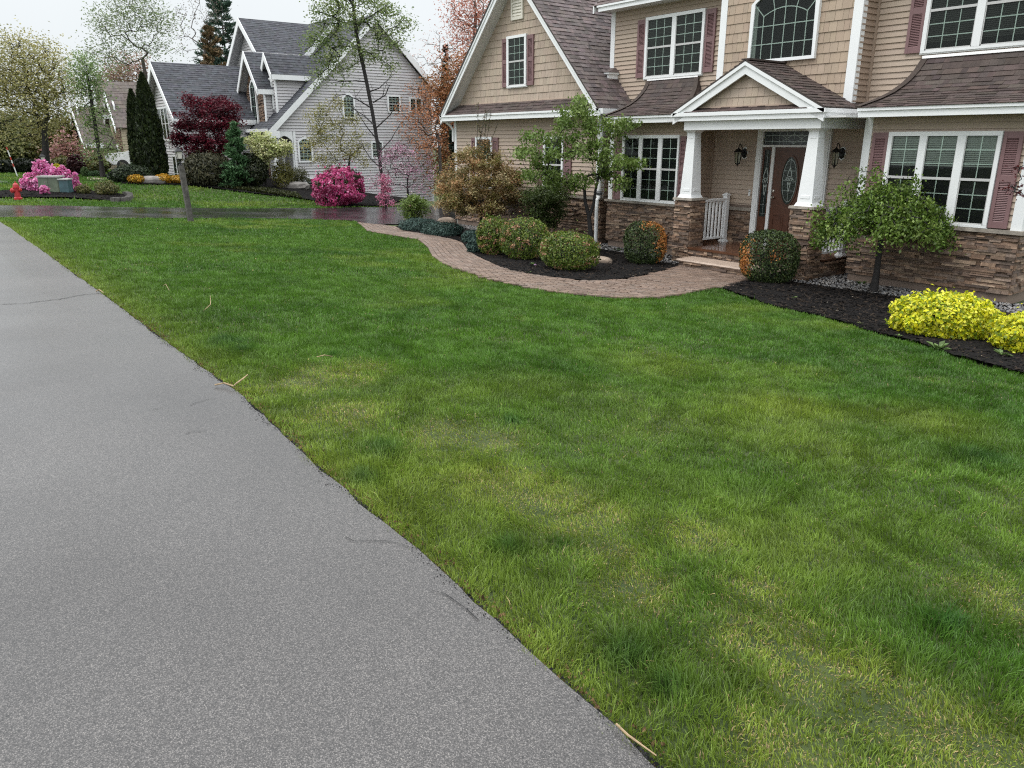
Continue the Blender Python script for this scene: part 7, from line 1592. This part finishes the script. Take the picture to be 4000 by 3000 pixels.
# white pickup, mostly hidden behind the low evergreen
def pickup():
    b = far_base(500, 52); m = mpp(b); root = thing('pickup_truck', 'white pickup truck parked before the beige house, nose to the left', 'truck', b); X = Vector(tuple(side_dir())); Y = Vector((-X.y, X.x, 0)); B = Vector(tuple(b))
    Fr = lambda u, v, n: B+X*(u-1.25)+Y*n+Vector((0, 0, v))
    prof = [(0, .55), (.05, .5), (.45, .48), (5.3, .5), (5.3, 1.15), (3.7, 1.2), (3.45, 1.85), (3.2, 1.93), (2.3, 1.93), (2.1, 1.88), (1.45, 1.28), (1.2, 1.2), (.15, 1.10), (.02, 1.0)]
    mb = MB(); mb.prism(lambda u, v, n: Fr(u, v, n), prof, 0, 1.85); obj('body', mb, M['carpaint'], root)
    g = MB(); g.prism(Fr, [(1.58, 1.28), (2.2, 1.82), (2.25, 1.82), (2.25, 1.28)], -.012, -.004); g.cut(); g.prism(Fr, [(2.35, 1.28), (2.35, 1.82), (3.15, 1.82), (3.35, 1.28)], -.012, -.004); g.cut()
    g.add([Fr(1.46, 1.30, .1), Fr(2.08, 1.87, .2), Fr(2.08, 1.87, 1.65), Fr(1.46, 1.30, 1.75)], [(0, 1, 2, 3)]); g.v[-4:] = [tuple(Vector(p)+Vector((0, 0, .02))-X*.02) for p in g.v[-4:]]; obj('window', g, M['leadglass'], root)
    gr = MB(); gr.add([Fr(-.02, .62, .25), Fr(-.02, .98, .25), Fr(-.02, .98, 1.6), Fr(-.02, .62, 1.6)], [(0, 1, 2, 3), (3, 2, 1, 0)]); gr.fbox(Fr, -.03, .12, .42, .60, -.02, 1.87); obj('grille', gr, M['black'], root)
    hl = MB(); hl.fbox(Fr, -.03, .22, .82, 1.0, -.015, .25); hl.cut(); hl.fbox(Fr, -.03, .22, .82, 1.0, 1.6, 1.865); obj('headlight', hl, M['headlamp'], root)
    mi = MB(); mi.fbox(Fr, 1.55, 1.75, 1.28, 1.5, -.25, -.02); obj('wing_mirror', mi, M['black'], root)
    for u in (.95, 4.3):
        for n, s in ((0, -1), (1.85, 1)):
            w_ = MB(); c = Fr(u, .38, n-.11*s if s > 0 else n-.02); w_.lathe(c, [(0, .30), (.01, .38), (.2, .38), (.21, .30)], 18, axis=tuple(Y)); o = obj('wheel', w_, M['rubber'], root); r = MB(); r.lathe(Fr(u, .38, n+(.12 if s > 0 else -.04)), [(0, .22), (.03, .2)], 14, axis=tuple(Y)); obj('rim', r, M['brass'], o)
pickup()

# ================================================================ grass
def vnoise(x, y, scale, seed):
    rng = np.random.default_rng(seed); T = rng.random((64, 64)); u, v = x/scale+17.3, y/scale+9.1; i, j = np.floor(u).astype(int), np.floor(v).astype(int); f, g = u-i, v-j; f = f*f*(3-2*f); g = g*g*(3-2*g); a = lambda p, q: T[p % 64, q % 64]
    return a(i, j)*(1-f)*(1-g)+a(i+1, j)*f*(1-g)+a(i, j+1)*(1-f)*g+a(i+1, j+1)*f*g
def blobs(x, y, L_):
    o = np.zeros_like(x)
    for px, py, r in L_: p = spot(px, py); r = r*.7; o = np.maximum(o, np.exp(-((x-p[0])**2+(y-p[1])**2)/(r*r)))
    return o
DRY = [(2300, 2030, .28), (2420, 2180, .2), (2150, 1960, .3), (2000, 1900, .35), (3700, 2900, .3), (3900, 2950, .25), (3900, 2360, .25), (3300, 2650, .25), (3450, 2780, .25), (3000, 2500, .3), (2950, 2320, .2), (1550, 2180, .06), (1690, 2260, .05), (1760, 1700, .4), (1300, 1470, .45), (1420, 1440, .3), (1350, 1620, .35), (2500, 2300, .25), (3150, 2680, .2), (2700, 2100, .2), (1900, 1720, .3), (1180, 1500, .3), (3100, 2950, .25)]
TUFT = [(895, 1345, .30), (960, 1370, .2), (1990, 2150, .12), (2190, 2130, .1), (2440, 2580, .15), (1500, 1760, .2), (2600, 2700, .1), (3700, 2450, .1), (1420, 1880, .15), (3850, 1800, .3), (2000, 1650, .12), (1300, 1390, .1)]
def grass(name, polys_in, polys_out, bands, label, seed, far=False):
    rng = np.random.default_rng(seed); V, Fc, Cc = [], [], []
    for d0, d1, dens, ln, wd in bands:
        ar = .5*2.0*(d1*d1-d0*d0); n = int(ar*dens); r = np.sqrt(rng.uniform(d0*d0, d1*d1, n)); t = YAW+rng.uniform(-.95, 1.05, n)*1.0; x, y = -r*np.sin(t-0), r*np.cos(t)
        k = np.zeros(n, bool)
        for p in polys_in: k |= inside(p, x, y)
        for p in polys_out: k &= ~inside(p, x, y)
        x, y = x[k], y[k]; n = len(x)
        if n == 0: continue
        mow = vnoise(x, y, .9, 1)*.5+vnoise(x, y, .33, 2)*.3+vnoise(x, y, .14, 3)*.2; dry = blobs(x, y, DRY) if not far else np.zeros(n); tuft = blobs(x, y, TUFT) if not far else np.zeros(n)
        edge_y = np.interp(x, [p[0] for p in edge], [p[1] for p in edge]); near_edge = np.exp(-np.clip(y-edge_y, 0, 5)/.35) if not far else np.zeros(n)
        dryp = np.clip(dry*1.0*(.5+vnoise(x, y, .12, 4))+np.clip(mow-.68, 0, 1)*1.2, 0, 1)
        if not far:       # thinner turf on dry patches and along the asphalt
            thin = rng.random(n) < np.clip(.10*dryp+.45*np.exp(-np.clip(y-edge_y, 0, 5)/.05)*vnoise(x, y, .25, 6)*1.6, 0, .8); keep = ~thin
            x, y, mow, dryp, tuft, near_edge = x[keep], y[keep], mow[keep], dryp[keep], tuft[keep], near_edge[keep]; n = len(x)
        z = terrain(x, y)-.005; L_ = ln*rng.uniform(.55, 1.25, n)*(.72+.6*(1-mow))*(1-.35*dryp)*(1+.9*tuft)*(.7+.6*vnoise(x, y, .16, 23)); L_ *= np.where(rng.random(n) < .012, 1.8, 1)
        isst = rng.random(n) < (.015+.34*dryp); L_ = np.where(isst, L_*.75, L_); th = vnoise(x, y, .25, 7)*12.6+rng.normal(0, .9, n); tilt = np.where(isst, rng.uniform(.7, 1.35, n), np.abs(rng.normal(.38, .3, n))); wdt = wd*rng.uniform(.7, 1.35, n)
        D = np.stack([np.cos(th), np.sin(th), np.zeros(n)], 1); S = np.stack([-np.sin(th), np.cos(th), np.zeros(n)], 1); ta = rng.normal(0, .9, n); S = S*np.cos(ta)[:, None]+D*np.sin(ta)[:, None]; B = np.stack([x, y, z], 1)
        m1 = B+D*(L_*.5*np.sin(tilt*.6))[:, None]+np.array([0, 0, 1])*(L_*.55*np.cos(tilt*.6))[:, None]; tip_ = m1+D*(L_*.5*np.sin(tilt*1.7))[:, None]+np.array([0, 0, 1])*(L_*.5*np.cos(tilt*1.7))[:, None]; W = S*wdt[:, None]*.5
        v = np.stack([B-W, B+W, m1+W*.8, m1-W*.8, tip_+W*.12, tip_-W*.12], 1).reshape(-1, 3); o = len(V) and sum(len(q) for q in V); i = np.arange(n)[:, None]*6+o
        V.append(v); Fc.append(np.stack([i+np.array([[0, 1, 2, 3]]), i+np.array([[3, 2, 4, 5]])], 1).reshape(-1, 4))
        deep, mid, lime, blue, straw = np.array([.046, .118, .014]), np.array([.090, .188, .023]), np.array([.205, .270, .040]), np.array([.028, .100, .026]), np.array([.44, .34, .15])
        q = vnoise(x, y, 1.7, 11)*.55+vnoise(x, y, .5, 12)*.45; c = deep+(mid-deep)*np.clip(q*1.5-.1, 0, 1)[:, None]
        yl = np.clip(np.clip(vnoise(x, y, 2.6, 13)*.8+vnoise(x, y, .7, 14)*.5-.66, 0, 1)*1.6+near_edge*.75+dryp*.95, 0, 1); c = c+(lime-c)*yl[:, None]; c = c+(blue-c)*(tuft*.6)[:, None]
        st = isst; c[st] = straw*rng.uniform(.5, 1.1, (st.sum(), 1)); c = c*rng.uniform(.65, 1.35, (n, 1))*(.72+.5*vnoise(x, y, .13, 21)+.12*vnoise(x, y, .5, 22))[:, None]; Cc.append(np.repeat(c, 2, 0))
    o = link_mesh(name, np.concatenate(V), np.concatenate(Fc), M['grass'], cols=np.concatenate(Cc)); tag(o, label, 'grass', kind='stuff'); print(name, len(o.data.polygons)); return o
lawn_poly = [p for p in edge if p[0] < 3.6]+[(3.6, 12.0)]+RB[::-1][:]+G([(2795, 1126)])+WO[::-1]+near_px and None
lawn_poly = list(reversed([(p[0], p[1]-.02) for p in jag(edge, .1, .018, 31) if p[0] < 3.6]))+drive_near[::-1]+WO+RB+[(4.0, RB[-1][1]-.2), (4.0, 1.1)]
GB = [(1.4, 4, 21000, .040, .0036), (4, 7, 10500, .040, .0048), (7, 12, 4600, .044, .007), (12, 19, 1800, .05, .011), (19, 28, 850, .055, .017)]
grass('grass', [lawn_poly], [walk_poly, rbed], GB, 'wet green front lawn with yellowed dry patches between asphalt and walkway', 1)
far_lawn = drive_far[:]+[(-31, 16), (-39.5, 16), (-60, 12), (-90, 30), (-90, 0), (-34.0, -1.5)]
grass('grass', [far_lawn], [ibed, nbed, drive_poly], [(26, 34, 520, .07, .024), (34, 46, 240, .075, .034), (46, 75, 90, .08, .06)], 'short green lawn beyond the wet driveway in front of the grey house', 2, True)
